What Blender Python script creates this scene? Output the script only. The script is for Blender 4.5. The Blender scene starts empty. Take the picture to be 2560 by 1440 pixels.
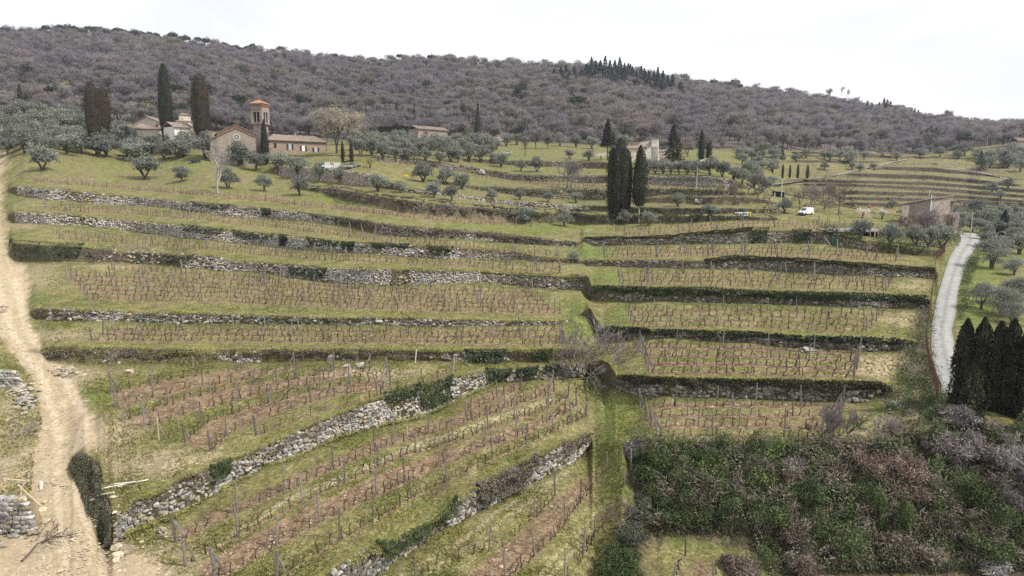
import bpy, math, random
import numpy as np
from mathutils import Vector, Matrix, Quaternion
random.seed(7); rng = np.random.default_rng(11)
PITCH = math.radians(8.33); CAMZ = 40.0
scene = bpy.context.scene; COL = scene.collection
# ---------------------------------------------------------------- camera
cd = bpy.data.cameras.new('camera'); cam = bpy.data.objects.new('camera', cd); COL.objects.link(cam)
cd.sensor_width = 36; cd.lens = 24.0; cd.clip_start = .5; cd.clip_end = 6000
cam.location = (0, 0, CAMZ); cam.rotation_euler = (math.radians(90) - PITCH, 0, 0)
scene.camera = cam
# ---------------------------------------------------------------- light
SUN_EL, SUN_AZ = math.radians(50), math.radians(112)      # azimuth clockwise from +Y
SUN_DIR = Vector((math.sin(SUN_AZ) * math.cos(SUN_EL), math.cos(SUN_AZ) * math.cos(SUN_EL), math.sin(SUN_EL)))
ld = bpy.data.lights.new('sun', 'SUN'); ld.energy = 4.7; ld.angle = math.radians(1.6); ld.color = (1.0, .965, .91)
sun = bpy.data.objects.new('sun', ld); COL.objects.link(sun)
sun.rotation_euler = SUN_DIR.to_track_quat('Z', 'Y').to_euler(); sun.location = (60, 0, 150)
world = bpy.data.worlds.new('World'); scene.world = world; world.use_nodes = True
nt = world.node_tree; nt.nodes.clear()
wo = nt.nodes.new('ShaderNodeOutputWorld'); bg = nt.nodes.new('ShaderNodeBackground'); bg.inputs[1].default_value = .1
sky = nt.nodes.new('ShaderNodeTexSky'); sky.sky_type = 'NISHITA'; sky.sun_disc = False
sky.sun_elevation = SUN_EL; sky.sun_rotation = SUN_AZ; sky.altitude = 300; sky.dust_density = 2.0
tc = nt.nodes.new('ShaderNodeTexCoord'); mp = nt.nodes.new('ShaderNodeMapping'); mp.inputs['Scale'].default_value = (1.2, 1.2, 5)
nz = nt.nodes.new('ShaderNodeTexNoise'); nz.inputs['Scale'].default_value = 1.6; nz.inputs['Detail'].default_value = 4; nz.inputs['Distortion'].default_value = .4
cr = nt.nodes.new('ShaderNodeValToRGB')
cr.color_ramp.elements[0].position = .34; cr.color_ramp.elements[0].color = (9.9, 10.2, 11.0, 1)
cr.color_ramp.elements[1].position = .62; cr.color_ramp.elements[1].color = (12.6, 12.7, 13.0, 1)
mx = nt.nodes.new('ShaderNodeMixRGB'); mx.inputs[0].default_value = .9     # thin bright overcast veil in front of the blue
nt.links.new(tc.outputs['Generated'], mp.inputs[0]); nt.links.new(mp.outputs[0], nz.inputs[0]); nt.links.new(nz.outputs[0], cr.inputs[0])
nt.links.new(sky.outputs[0], mx.inputs[1]); nt.links.new(cr.outputs[0], mx.inputs[2])
nt.links.new(mx.outputs[0], bg.inputs[0]); nt.links.new(bg.outputs[0], wo.inputs[0])
vs = scene.view_settings; vs.view_transform = 'Standard'; vs.look = 'None'; vs.exposure = 0.0; vs.gamma = 1.0
try: vs.use_curve_mapping = False
except Exception: pass
scene.cycles.max_bounces = 4; scene.cycles.diffuse_bounces = 2; scene.cycles.glossy_bounces = 1; scene.cycles.transparent_max_bounces = 4
scene.cycles.volume_bounces = 0; scene.cycles.use_denoising = False

# ---------------------------------------------------------------- helpers
def hash2(ix, iy, s):
    h = (ix.astype(np.int64) * 374761393 + iy.astype(np.int64) * 668265263 + s * 974634777) & 0xffffffff
    h = ((h ^ (h >> 13)) * 1274126177) & 0xffffffff
    return ((h ^ (h >> 16)) & 0xffff) / 65535.0
def vnoise(x, y, s=0):
    x = np.asarray(x, float); y = np.asarray(y, float)
    ix, iy = np.floor(x), np.floor(y); fx, fy = x - ix, y - iy
    fx = fx * fx * (3 - 2 * fx); fy = fy * fy * (3 - 2 * fy)
    a, b = hash2(ix, iy, s), hash2(ix + 1, iy, s); c, d = hash2(ix, iy + 1, s), hash2(ix + 1, iy + 1, s)
    return (a * (1 - fx) + b * fx) * (1 - fy) + (c * (1 - fx) + d * fx) * fy
def fbm(x, y, s=0, o=4):
    r = 0; a = .5; n = 0
    for i in range(o): r = r + a * vnoise(x * 2 ** i, y * 2 ** i, s + i); n += a; a *= .5
    return r / n
def sstep(a, b, x): t = np.clip((x - a) / (b - a), 0, 1); return t * t * (3 - 2 * t)

def tag(o, label=None, cat=None, group=None, kind=None):
    if label: o['label'] = label
    if cat: o['category'] = cat
    if group: o['group'] = group
    if kind: o['kind'] = kind
    return o
def link(o, parent=None):
    COL.objects.link(o)
    if parent is not None: o.parent = parent
    return o
def empty(name, loc=(0, 0, 0), rz=0):
    o = bpy.data.objects.new(name, None); o.empty_display_size = .3; o.location = loc; o.rotation_euler = (0, 0, rz); COL.objects.link(o); return o
def mesh_data(name, V, F, mats=(), mi=None, smooth=False, col=None):
    """V (n,3); F: (m,3) or (m,4) array or a list of such arrays"""
    V = np.asarray(V, np.float32); Fs = F if isinstance(F, list) else [F]
    Fs = [np.asarray(f, np.int32) for f in Fs if len(f)]
    me = bpy.data.meshes.new(name); me.vertices.add(len(V)); me.vertices.foreach_set('co', V.ravel())
    nl = sum(f.size for f in Fs); npoly = sum(len(f) for f in Fs)
    me.loops.add(nl); me.polygons.add(npoly)
    me.loops.foreach_set('vertex_index', np.concatenate([f.ravel() for f in Fs]))
    tot = np.concatenate([np.full(len(f), f.shape[1], np.int32) for f in Fs])
    st = np.concatenate([[0], np.cumsum(tot)[:-1]]).astype(np.int32)
    me.polygons.foreach_set('loop_start', st)
    try: me.polygons.foreach_set('loop_total', tot)
    except Exception: pass
    for m in mats: me.materials.append(m)
    if mi is not None: me.polygons.foreach_set('material_index', np.asarray(mi, np.int32))
    me.polygons.foreach_set('use_smooth', np.full(npoly, bool(smooth)))
    if col is not None:
        c = np.asarray(col, np.float32)
        if c.ndim == 1: c = np.stack([c, c, c], 1)
        a = me.color_attributes.new('Col', 'FLOAT_COLOR', 'POINT')
        a.data.foreach_set('color', np.concatenate([c, np.ones((len(c), 1), np.float32)], 1).ravel())
    me.update(calc_edges=True); return me
def obj(name, me, parent=None, loc=None, rz=0, sc=None):
    o = bpy.data.objects.new(name, me)
    if loc is not None: o.location = loc
    if rz: o.rotation_euler = (0, 0, rz)
    if sc is not None: o.scale = (sc, sc, sc) if np.isscalar(sc) else sc
    return link(o, parent)
class MB:
    """collects quads and triangles of one mesh"""
    def __init__(s): s.V = []; s.F3 = []; s.F4 = []; s.M3 = []; s.M4 = []; s.C = []; s.n = 0
    def add(s, V, F, m=0, c=1.0):
        V = np.asarray(V, float).reshape(-1, 3); F = np.asarray(F, int)
        if F.shape[1] == 3: s.F3.append(F + s.n); s.M3.append(np.full(len(F), m))
        else: s.F4.append(F + s.n); s.M4.append(np.full(len(F), m))
        s.V.append(V); cc = np.asarray(c, float)
        if cc.ndim == 0: cc = np.full((len(V), 3), float(cc))
        elif cc.ndim == 1 and len(cc) == 3 and len(V) != 3: cc = np.tile(cc, (len(V), 1))
        elif cc.ndim == 1: cc = np.stack([cc] * 3, 1)
        s.C.append(cc); s.n += len(V)
    def box(s, c, d, m=0, rz=0, col=1.0, top=None):
        """centre, full dims; top = (sx, sy) scale of the upper face"""
        x, y, z = [q / 2 for q in d]; tx, ty = top or (1, 1)
        V = np.array([[-x,-y,-z],[x,-y,-z],[x,y,-z],[-x,y,-z],[-x*tx,-y*ty,z],[x*tx,-y*ty,z],[x*tx,y*ty,z],[-x*tx,y*ty,z]])
        if rz: R = np.array([[math.cos(rz), -math.sin(rz), 0],[math.sin(rz), math.cos(rz), 0],[0,0,1]]); V = V @ R.T
        s.add(V + np.array(c), [[0,3,2,1],[4,5,6,7],[0,1,5,4],[1,2,6,5],[2,3,7,6],[3,0,4,7]], m, col)
    def tube(s, P, R, n=6, m=0, col=1.0, cap=True):
        P = np.asarray(P, float); R = np.broadcast_to(np.asarray(R, float), (len(P),)); k = len(P)
        T = np.gradient(P, axis=0); T /= np.linalg.norm(T, axis=1)[:, None] + 1e-9
        up = np.array([0, 0, 1.0]); 
        if abs(T[0][2]) > .9: up = np.array([1.0, 0, 0])
        A = np.cross(T, up); A /= np.linalg.norm(A, axis=1)[:, None] + 1e-9; B = np.cross(T, A)
        a = np.arange(n) * 2 * math.pi / n
        V = (P[:, None] + R[:, None, None] * (np.cos(a)[None, :, None] * A[:, None] + np.sin(a)[None, :, None] * B[:, None])).reshape(-1, 3)
        i = np.arange(k - 1)[:, None] * n; j = np.arange(n)[None, :]; j2 = (j + 1) % n
        F = np.stack([i + j, i + j2, i + n + j2, i + n + j], -1).reshape(-1, 4); s.add(V, F, m, col)
        if cap and n >= 3:
            if n == 4: s.add(V[-4:], [[0, 1, 2, 3]], m, col)
            else: s.add(np.vstack([V[-n:], P[-1:]]), [[q, (q + 1) % n, n] for q in range(n)], m, col)
    def quad(s, p, m=0, col=1.0): s.add(p, [[0, 1, 2, 3]], m, col)
    def tri(s, p, m=0, col=1.0): s.add(p, [[0, 1, 2]], m, col)
    def data(s, name, mats, smooth=False):
        V = np.vstack(s.V); C = np.vstack(s.C); F = []; M = []
        if s.F3: F.append(np.vstack(s.F3)); M.append(np.concatenate(s.M3))
        if s.F4: F.append(np.vstack(s.F4)); M.append(np.concatenate(s.M4))
        return mesh_data(name, V, F, mats, np.concatenate(M), smooth, C)
    def build(s, name, mats, parent=None, loc=None, rz=0, smooth=False):
        return obj(name, s.data(name, mats if isinstance(mats, (list, tuple)) else [mats], smooth), parent, loc, rz)

def mat(name, color, rough=.85, var=.25, vscale=3.0, rand=0.0, bump=0.0, bscale=12.0, attr=False, spec=.25, col2=None, metallic=0, transl=0.0, detail=3):
    m = bpy.data.materials.new(name); m.use_nodes = True; t = m.node_tree; b = t.nodes['Principled BSDF']
    b.inputs['Roughness'].default_value = rough; b.inputs['Specular IOR Level'].default_value = spec; b.inputs['Metallic'].default_value = metallic
    co = t.nodes.new('ShaderNodeTexCoord'); n = t.nodes.new('ShaderNodeTexNoise'); n.inputs['Scale'].default_value = vscale; n.inputs['Detail'].default_value = detail
    t.links.new(co.outputs['Object'], n.inputs[0])
    r = t.nodes.new('ShaderNodeValToRGB'); c2 = col2 or [c * (1 + var) for c in color]; c1 = color if col2 else [c * (1 - var) for c in color]
    r.color_ramp.elements[0].position = .32; r.color_ramp.elements[1].position = .68
    r.color_ramp.elements[0].color = (*c1, 1); r.color_ramp.elements[1].color = (*c2, 1)
    t.links.new(n.outputs[0], r.inputs[0]); last = r.outputs[0]
    if attr:
        a = t.nodes.new('ShaderNodeVertexColor'); a.layer_name = 'Col'; x = t.nodes.new('ShaderNodeMixRGB'); x.blend_type = 'MULTIPLY'; x.inputs[0].default_value = 1
        t.links.new(last, x.inputs[1]); t.links.new(a.outputs[0], x.inputs[2]); last = x.outputs[0]
    if rand:
        oi = t.nodes.new('ShaderNodeObjectInfo'); mr = t.nodes.new('ShaderNodeMapRange'); mr.inputs[3].default_value = 1 - rand; mr.inputs[4].default_value = 1 + rand
        hs = t.nodes.new('ShaderNodeVectorMath'); hs.operation = 'SCALE'
        t.links.new(oi.outputs['Random'], mr.inputs[0]); t.links.new(last, hs.inputs[0]); t.links.new(mr.outputs[0], hs.inputs['Scale']); last = hs.outputs[0]
    t.links.new(last, b.inputs['Base Color'])
    if transl:
        tr = t.nodes.new('ShaderNodeBsdfTranslucent'); ms = t.nodes.new('ShaderNodeMixShader'); ms.inputs[0].default_value = transl
        t.links.new(last, tr.inputs[0]); t.links.new(b.outputs[0], ms.inputs[1]); t.links.new(tr.outputs[0], ms.inputs[2])
        t.links.new(ms.outputs[0], t.nodes['Material Output'].inputs[0])
    if bump:
        n2 = t.nodes.new('ShaderNodeTexNoise'); n2.inputs['Scale'].default_value = bscale; n2.inputs['Detail'].default_value = 4
        t.links.new(co.outputs['Object'], n2.inputs[0]); bp = t.nodes.new('ShaderNodeBump'); bp.inputs['Strength'].default_value = bump; bp.inputs['Distance'].default_value = .1
        t.links.new(n2.outputs[0], bp.inputs['Height']); t.links.new(bp.outputs[0], b.inputs['Normal'])
    return m
# ---------------------------------------------------------------- terrain
# Terrace edges were measured as bearings from the viewpoint and turned into
# distances by walking every tread uphill; here each edge is (bearing, dip) points.
def curve(pts):
    a = np.array(pts, float); return a[:, 0], a[:, 1]
def cur(c, x): return np.interp(x, c[0], c[1])
# name, kind run-per-rise, base points, top points
EDGES = [
 ('low_wall',
  [(0,1672),(560,1672),(700,1580),(830,1500),(938,1440),(992,1401),(1048,1362),(1098,1326),(1151,1305),(1204,1273),(1257,1249),(1346,1199),(1410,1167),(1452,1142),(1473,1121),(1482,1101),(1540,1101),(1556,1112),(1600,1270),(1640,1325),(1800,1362),(2000,1402),(2300,1440),(2560,1450)],
  [(0,1670),(560,1640),(700,1520),(830,1425),(871,1404),(914,1376),(967,1365),(1020,1337),(1070,1312),(1105,1282),(1126,1260),(1169,1234),(1229,1202),(1293,1174),(1346,1142),(1392,1121),(1470,1089),(1482,1099),(1540,1099),(1600,1098),(1800,1106),(2060,1112),(2300,1085),(2400,1040),(2560,1060)]),
 ('diagonal_wall',
  [(0,1162),(168,1162),(182,1166),(198,1206),(227,1284),(244,1348),(269,1373),(284,1358),(301,1344),(319,1332),(418,1298),(496,1263),(567,1217),(673,1164),(744,1142),(850,1092),(992,1057),(1070,1040),(1133,1006),(1204,972),(1243,956),(1381,949),(1452,942),(1490,943),(1503,950),(1512,968),(1545,974),(1594,990),(1660,990),(1908,997),(2014,1003),(2156,1004),(2200,995),(2238,985),(2560,985)],
  [(0,1160),(168,1160),(180,1152),(212,1134),(240,1150),(255,1171),(265,1238),(284,1280),(304,1284),(333,1252),(386,1238),(467,1195),(567,1157),(694,1103),(744,1079),(832,1043),(921,1007),(992,986),(1062,968),(1126,947),(1208,929),(1275,930),(1381,915),(1452,911),(1490,905),(1506,902),(1523,908),(1544,942),(1660,949),(1908,954),(2100,958),(2191,961),(2223,970),(2240,983),(2560,983)]),
 ('vine_bank_wall',
  [(0,880),(105,882),(120,900),(180,910),(250,914),(386,912),(600,908),(850,901),(1041,903),(1162,904),(1254,907),(1377,905),(1440,902),(1475,882),(1550,882),(1700,888),(2300,890),(2560,890)],
  [(0,878),(100,876),(120,866),(250,868),(400,874),(600,874),(850,873),(1062,876),(1254,879),(1381,874),(1450,873),(1475,880),(1550,880),(1700,886),(2300,888),(2560,888)]),
 ('middle_wall',
  [(0,786),(72,786),(90,798),(135,800),(319,805),(460,809),(623,809),(857,812),(992,812),(1098,818),(1275,814),(1381,812),(1416,806),(1436,792),(1463,790),(1470,800),(1485,826),(1500,846),(1544,850),(1660,844),(1750,850),(1872,857),(2014,869),(2191,880),(2244,874),(2295,862),(2560,862)],
  [(0,784),(72,784),(90,772),(135,773),(319,781),(460,784),(623,788),(857,795),(992,795),(1098,798),(1275,802),(1381,803),(1424,800),(1436,790),(1463,777),(1470,767),(1480,775),(1492,800),(1510,818),(1660,827),(1750,828),(1872,834),(2014,844),(2191,848),(2287,855),(2297,860),(2560,860)]),
 ('tall_wall',
  [(0,640),(22,640),(40,655),(212,657),(300,657),(460,668),(531,675),(673,682),(726,692),(822,708),(981,713),(1098,710),(1204,706),(1275,712),(1381,722),(1452,724),(1462,740),(1472,750),(1480,751),(1750,756),(1908,759),(2120,768),(2315,773),(2330,762),(2560,762)],
  [(0,638),(22,638),(30,607),(100,612),(212,618),(300,632),(460,641),(531,639),(584,653),(673,658),(726,664),(822,673),(977,673),(1204,680),(1452,694),(1464,690),(1472,692),(1478,712),(1482,718),(1660,722),(1750,722),(1908,731),(2120,736),(2315,743),(2332,760),(2560,760)]),
 ('upper_wall',
  [(0,545),(15,545),(30,556),(227,566),(453,593),(581,607),(768,624),(900,634),(1091,646),(1289,649),(1356,655),(1459,661),(1466,665),(1750,673),(1837,674),(2014,681),(2191,692),(2336,696),(2345,685),(2560,685)],
  [(0,543),(15,543),(30,530),(60,529),(227,543),(453,564),(581,578),(768,596),(850,607),(1070,616),(1289,632),(1356,644),(1459,653),(1466,650),(1660,650),(1750,652),(1837,642),(2014,651),(2191,664),(2336,674),(2347,683),(2560,683)]),
 ('top_wall',
  [(0,480),(18,480),(46,487),(106,499),(212,508),(414,519),(581,543),(744,551),(840,562),(956,586),(1038,593),(1169,600),(1310,610),(1438,618),(1450,612),(1459,605),(1487,614),(1660,611),(1750,610),(2064,608),(2200,632),(2340,642),(2360,632),(2560,632)],
  [(0,478),(18,478),(30,467),(46,467),(212,481),(414,501),(581,515),(744,532),(850,545),(956,561),(1038,571),(1169,579),(1310,593),(1438,607),(1450,605),(1459,595),(1587,594),(1660,592),(1766,582),(1872,573),(2014,577),(2064,579),(2200,612),(2340,625),(2360,630),(2560,630)]),
 ('bramble_bank',
  [(0,446),(740,470),(800,480),(850,500),(1000,530),(1150,546),(1300,557),(1500,561),(1700,558),(1830,550),(2000,552),(2200,575),(2400,590),(2560,592)],
  [(0,444),(740,468),(850,474),(1000,500),(1150,516),(1300,530),(1500,539),(1700,540),(1830,541),(2000,550),(2200,573),(2400,588),(2560,590)]),
 ('orchard_wall',
  [(0,425),(670,428),(700,440),(770,450),(830,455),(900,464),(932,468),(1017,480),(1075,488),(1140,493),(1220,506),(1300,516),(1438,525),(1550,532),(1660,536),(1800,535),(1943,532),(2200,565),(2560,583)],
  [(0,423),(670,426),(700,414),(800,419),(900,432),(930,440),(1017,471),(1075,478),(1140,484),(1220,497),(1300,505),(1438,513),(1550,517),(1660,521),(1800,521),(1943,524),(1960,530),(2200,563),(2560,581)]),
 ('mound_wall',
  [(0,415),(700,408),(900,424),(1000,455),(1140,478),(1300,499),(1500,508),(1620,508),(1700,509),(1750,512),(1850,514),(1908,508),(1940,512),(2200,555),(2560,575)],
  [(0,413),(700,406),(900,422),(1000,453),(1140,476),(1300,497),(1500,506),(1620,497),(1700,491),(1750,493),(1850,493),(1908,499),(1940,510),(2200,553),(2560,573)]),
 ('terrace_wall',
  [(0,408),(700,403),(900,416),(1000,440),(1180,473),(1300,489),(1430,500),(1530,500),(1600,494),(1660,487),(1830,489),(1900,488),(1940,500),(2200,548),(2560,568)],
  [(0,406),(700,401),(900,414),(1000,438),(1180,465),(1300,472),(1430,473),(1530,474),(1660,473),(1800,476),(1900,484),(1940,498),(2200,546),(2560,566)]),
 ('lawn_wall',
  [(0,400),(700,398),(930,402),(946,404),(1050,413),(1151,429),(1286,450),(1400,456),(1516,458),(1615,460),(1750,467),(1826,469),(1870,474),(1940,492),(2200,542),(2560,560)],
  [(0,398),(700,396),(930,398),(946,394),(1050,399),(1151,414),(1286,437),(1400,440),(1516,441),(1615,442),(1750,441),(1826,447),(1870,470),(1940,490),(2200,540),(2560,558)]),
 ('grove_wall',
  [(0,388),(700,390),(946,390),(1151,402),(1226,410),(1350,417),(1509,422),(1620,428),(1750,432),(1870,450),(1940,480),(2200,536),(2560,552)],
  [(0,386),(700,388),(946,388),(1151,398),(1226,400),(1350,403),(1509,405),(1620,426),(1750,430),(1870,448),(1940,478),(2200,534),(2560,550)]),
]
RUN = {  # horizontal run per unit rise of the face, by bearing
 'low_wall': ([0,1480,1520,2560],[.12,.12,1.1,1.1]), 'diagonal_wall': ([0,177,200,227,245,255,262,269,278,284,2560],[.8,.8,1.2,2.3,3.4,3.8,2.8,1.5,.5,.14,.14]),
 'vine_bank_wall': ([0,500,900,1100,2560],[.8,.7,.4,.15,.15]), 'bramble_bank': ([0,1250,1320,2560],[.9,.9,.5,.5]),
 'tall_wall': ([0,230,300,430,470,2560],[.4,.4,1.0,.8,.13,.13]), 'mound_wall': ([0,2560],[.6,.6])}
FOREST_BASE = curve([(0,285),(150,298),(300,308),(400,312),(500,322),(640,340),(820,352),(1000,340),(1150,345),(1300,352),(1500,360),(1640,368),(1830,372),(1960,374),(2100,382),(2300,385),(2420,370),(2560,352)])
SKY = curve([(0,94),(150,90),(300,96),(380,102),(470,116),(560,127),(700,142),(830,158),(930,162),(1040,158),(1150,160),(1230,168),(1330,172),(1440,172),(1500,176),(1600,190),(1700,208),(1760,222),(1850,226),(1900,235),(2000,248),(2060,257),(2150,274),(2240,280),(2300,294),(2360,306),(2420,316),(2480,318),(2560,312)])
FOCAL = 1706.67
def ray(x, y):
    u = (np.asarray(x, float) - 1280) / FOCAL; v = (720 - np.asarray(y, float)) / FOCAL
    c, s = math.cos(PITCH), math.sin(PITCH); dy = c + s * v
    return u / dy, (c * v - s) / dy          # X per metre of depth, Z per metre of depth
def slope_t(x, y): return ray(x, y)[1]
BASEX = [0, 178, 290, 500, 850, 1243, 1400, 1600, 1900, 2200, 2340, 2420, 2560]
D0B = [33.5, 33.5, 33.5, 33.5, 33.5, 34, 34.5, 36, 37, 37.5, 37.5, 38, 38]          # depth at row 1700
# tread slopes after: start,low,diag,bank,mid,tall,upper,top,bramble,orchard,mound,terrace,lawn,(grove)
SL = {
 0:   [.06,.08,.115,.13,.14,.15,.16,.18,.20,.20,.20,.20,.20],
 178: [.05,.08,.08,.07,.065,.08,.10,.15,.18,.20,.20,.20,.20],
 290: [.0,.0,.04,.05,.065,.08,.10,.15,.18,.20,.20,.20,.20],
 500: [.0,.0,.04,.045,.055,.07,.09,.15,.18,.20,.20,.20,.20],
 850: [.0,.01,.04,.04,.05,.05,.065,.11,.14,.15,.16,.16,.16],
 1243:[.02,.03,.03,.04,.04,.04,.05,.08,.08,.08,.09,.11,.13],
 1400:[.03,.03,.03,.04,.04,.04,.05,.08,.08,.08,.08,.09,.12],
 1600:[.02,.03,.02,.03,.03,.03,.04,.05,.05,.06,.07,.08,.11],
 1900:[.02,.03,.02,.03,.03,.03,.04,.05,.05,.05,.06,.06,.08],
 2200:[.02,.03,.03,.03,.03,.03,.04,.05,.05,.05,.06,.06,.08],
 2340:[.05,.07,.08,.08,.08,.07,.05,.04,.04,.04,.04,.04,.04],
 2420:[.05,.08,.09,.08,.08,.07,.05,.04,.04,.04,.04,.04,.04],
 2560:[.05,.08,.09,.08,.08,.07,.05,.04,.04,.04,.04,.04,.04]}
REFX = [0, 60, 120, 178, 240] + list(range(284, 1600, 14)) + list(range(1600, 2231, 30)) + [2340, 2420, 2560]
D0 = [float(np.interp(x, BASEX, D0B) + np.interp(x, [1455, 1485, 1550, 1600], [0, 2.8, 2.8, 0])) for x in REFX]
def integrate(x):
    """depth at the base and top of every edge for one bearing"""
    sl = [np.interp(x, BASEX, [SL[b][k] for b in BASEX]) for k in range(13)]; D = D0[REFX.index(x)]; z = slope_t(x, 1700) * D; out = []
    for i, (nm, b, t) in enumerate(EDGES):
        yb, yt = cur(curve(b), x), cur(curve(t), x)
        tb = slope_t(x, yb); s = sl[i]
        Dn = (z - s * D) / (tb - s) if abs(tb - s) > 1e-4 else D + 5
        Db = Dn; zb = tb * Db; tt = slope_t(x, yt)
        k = cur(RUN[nm], x) if nm in RUN else .14
        Dt = Db * (1 - k * tb) / (1 - k * tt)      # Dt - Db = k (zt - zb)
        if i == 0 and 1476 <= x < 1610:            # the grassy ramp climbs between the two lower terraces
            zt_ = np.interp(x, [1476, 1526, 1600], [-26.3, -24.5, -23.7]); zb_ = np.interp(x, [1476, 1526, 1556, 1604], [-26.4, -24.6, -24.1, -27.6]); Db = zb_ / tb; Dt = zt_ / tt
        out.append((Db, Dt)); D, z = Dt, tt * Dt
    return out

_I = {x: integrate(x) for x in REFX}
def _smooth():
    R = np.array(REFX, float); A = np.array([_I[r] for r in REFX])          # (ref, edge, 2)
    for i in range(len(EDGES)):
        
        for r_, x in enumerate(R):
            sg = (22.0 if 1430 < x < 1560 else 8.0) if i < 1 else (26.0 if i < 2 else 40.0)
            if i < 2 and x < 330: w = (np.abs(R - x) < 1).astype(float)
            else: w = np.exp(-.5 * ((R - x) / sg) ** 2) * np.gradient(R)
            w /= w.sum(); v = (A[:, i] * w[:, None]).sum(0); _S[REFX[r_]].append((v[0], v[1]))
_S = {x: [] for x in REFX}; _smooth(); _I = _S
# terraces on the far hill to the right (base, top)
FAR = [
 ([(0,0),(1,0)], None),
]
def far_pair(pb, pt): return (curve(pb), curve(pt))
FAR = [
 far_pair([(1950,506),(2100,512),(2130,516),(2340,520),(2560,530)], [(1950,504),(2100,510),(2130,506),(2340,511),(2560,521)]),
 far_pair([(1950,494),(2100,498),(2130,501),(2340,505),(2560,519)], [(1950,492),(2100,496),(2130,493),(2340,496),(2560,508)]),
 far_pair([(1950,480),(2100,484),(2130,487),(2340,492),(2560,512)], [(1950,478),(2100,482),(2130,477),(2340,483),(2560,502)]),
 far_pair([(1950,463),(2100,466),(2333,478),(2560,496)], [(1950,461),(2100,459),(2333,469),(2560,489)]),
 far_pair([(1950,454),(1996,455),(2333,465),(2560,483)], [(1950,452),(1996,449),(2333,456),(2560,474)]),
 far_pair([(1950,441),(2110,441),(2333,451),(2528,466),(2560,467)], [(1950,439),(2110,439),(2130,433),(2333,439),(2528,459),(2560,465)]),
 far_pair([(1950,424),(2180,426),(2209,425),(2333,431),(2475,441),(2560,450)], [(1950,422),(2180,424),(2209,417),(2333,419),(2475,437),(2560,448)]),
 far_pair([(1950,407),(2170,409),(2220,406),(2560,420)], [(1950,400),(2170,403),(2220,404),(2560,418)]),
 far_pair([(1950,392),(2170,395),(2560,400)], [(1950,387),(2170,390),(2560,398)]),
]
D_FB = curve([(0,380),(500,370),(900,400),(1300,450),(1600,430),(1900,430),(2200,520),(2560,560)])
D_SKY = curve([(0,820),(800,900),(1500,1000),(2000,950),(2300,900),(2420,930),(2480,1200),(2560,1350)])
def line_D(t, D1, z1, D2, z2):
    den = t * (D2 - D1) - (z2 - z1)
    return np.where(np.abs(den) < 1e-6, D1, (z1 * D2 - z2 * D1) / np.where(np.abs(den) < 1e-6, 1, den))
def profiles(x):
    """break rows (descending) and depths for an array of bearings"""
    x = np.asarray(x, float); xc = np.clip(x, 0, 2560)
    Y = [np.full_like(x, 1700.0)]; D = [np.interp(xc, REFX, D0)]
    for i, (nm, b, t) in enumerate(EDGES):
        Y += [cur(curve(b), xc), cur(curve(t), xc)]
        D += [np.interp(xc, REFX, [_I[r][i][0] for r in REFX]), np.interp(xc, REFX, [_I[r][i][1] for r in REFX])]
    for i in range(len(EDGES) - 1):                  # where an edge dies out the ground simply runs on
        b, t_, nb = 1 + 2 * i, 2 + 2 * i, 3 + 2 * i; g = sstep(2.2, 4.5, Y[b] - Y[t_]); zb = slope_t(x, Y[b]) * D[b]; zn = slope_t(x, Y[nb]) * D[nb]
        Dl = np.clip(line_D(slope_t(x, Y[t_]), D[b], zb, D[nb], zn), D[b], D[nb]); D[t_] = D[t_] * g + Dl * (1 - g)
    # hidden dip between the near spur and the far hill
    jf = sstep(1915, 2010, xc) * .55
    yj = Y[-1] - 1.2; Y.append(yj); D.append(D[-1] * 1.015 + 1)
    yk = yj - .8; Y.append(yk); D.append(D[-1] * (1 + jf) + .5)
    yfb = cur(FOREST_BASE, xc); dfb = cur(D_FB, xc); Dj = D[-1]; zj = slope_t(x, yk) * Dj; zf = slope_t(x, yfb) * dfb
    w = sstep(1900, 1960, xc)
    for k, (b, t) in enumerate(FAR):
        ylin = yk + (yfb - yk) * (k + 1) / (len(FAR) + 1)
        yb = ylin * (1 - w) + cur(b, xc) * w; yt = (ylin - .5) * (1 - w) + cur(t, xc) * w
        yb = np.minimum(yb, Y[-1] - .4); yt = np.minimum(yt, yb - .4)
        Db = line_D(slope_t(x, yb), Dj, zj, dfb, zf); Y += [yb, yt]; D += [Db, Db + .5]
    Y.append(np.minimum(yfb, Y[-1] - .5)); D.append(dfb)
    ysk = cur(SKY, xc); dsk = cur(D_SKY, xc)
    zs = slope_t(x, ysk) * dsk; zf = slope_t(x, Y[-1]) * dfb; y0 = Y[-1]
    for k in range(1, 11):
        f = k / 10; yy = y0 + (ysk - y0) * f; Dl = line_D(slope_t(x, yy), dfb, zf, dsk, zs)
        Dl = Dl * (1 + .06 * math.sin(math.pi * f) * (2 * fbm(x / 260 + 3, k * .55 + x / 900, 5, 3) - 1))
        Y.append(yy); D.append(np.maximum(Dl, D[-1] + 4))
    return np.stack(Y, -1), np.stack(D, -1)
NB = None
_TX = np.arange(-200, 2762, 2.0); _TY, _TD = profiles(_TX)
def depth(x, y):
    x = np.atleast_1d(np.asarray(x, float)); y = np.atleast_1d(np.asarray(y, float))
    c = np.clip(((x + 200) / 2).round().astype(int), 0, len(_TX) - 1); Yc = _TY[c]; Dc = _TD[c]
    k = np.clip((Yc >= y[:, None]).sum(1) - 1, 0, Yc.shape[1] - 2); r = np.arange(len(x))
    ya, yb, da, db = Yc[r, k], Yc[r, k + 1], Dc[r, k], Dc[r, k + 1]
    t = slope_t(x, y); d = line_D(t, da, slope_t(x, ya) * da, db, slope_t(x, yb) * db)
    return np.clip(d, np.minimum(da, db), np.maximum(da, db))
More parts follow.
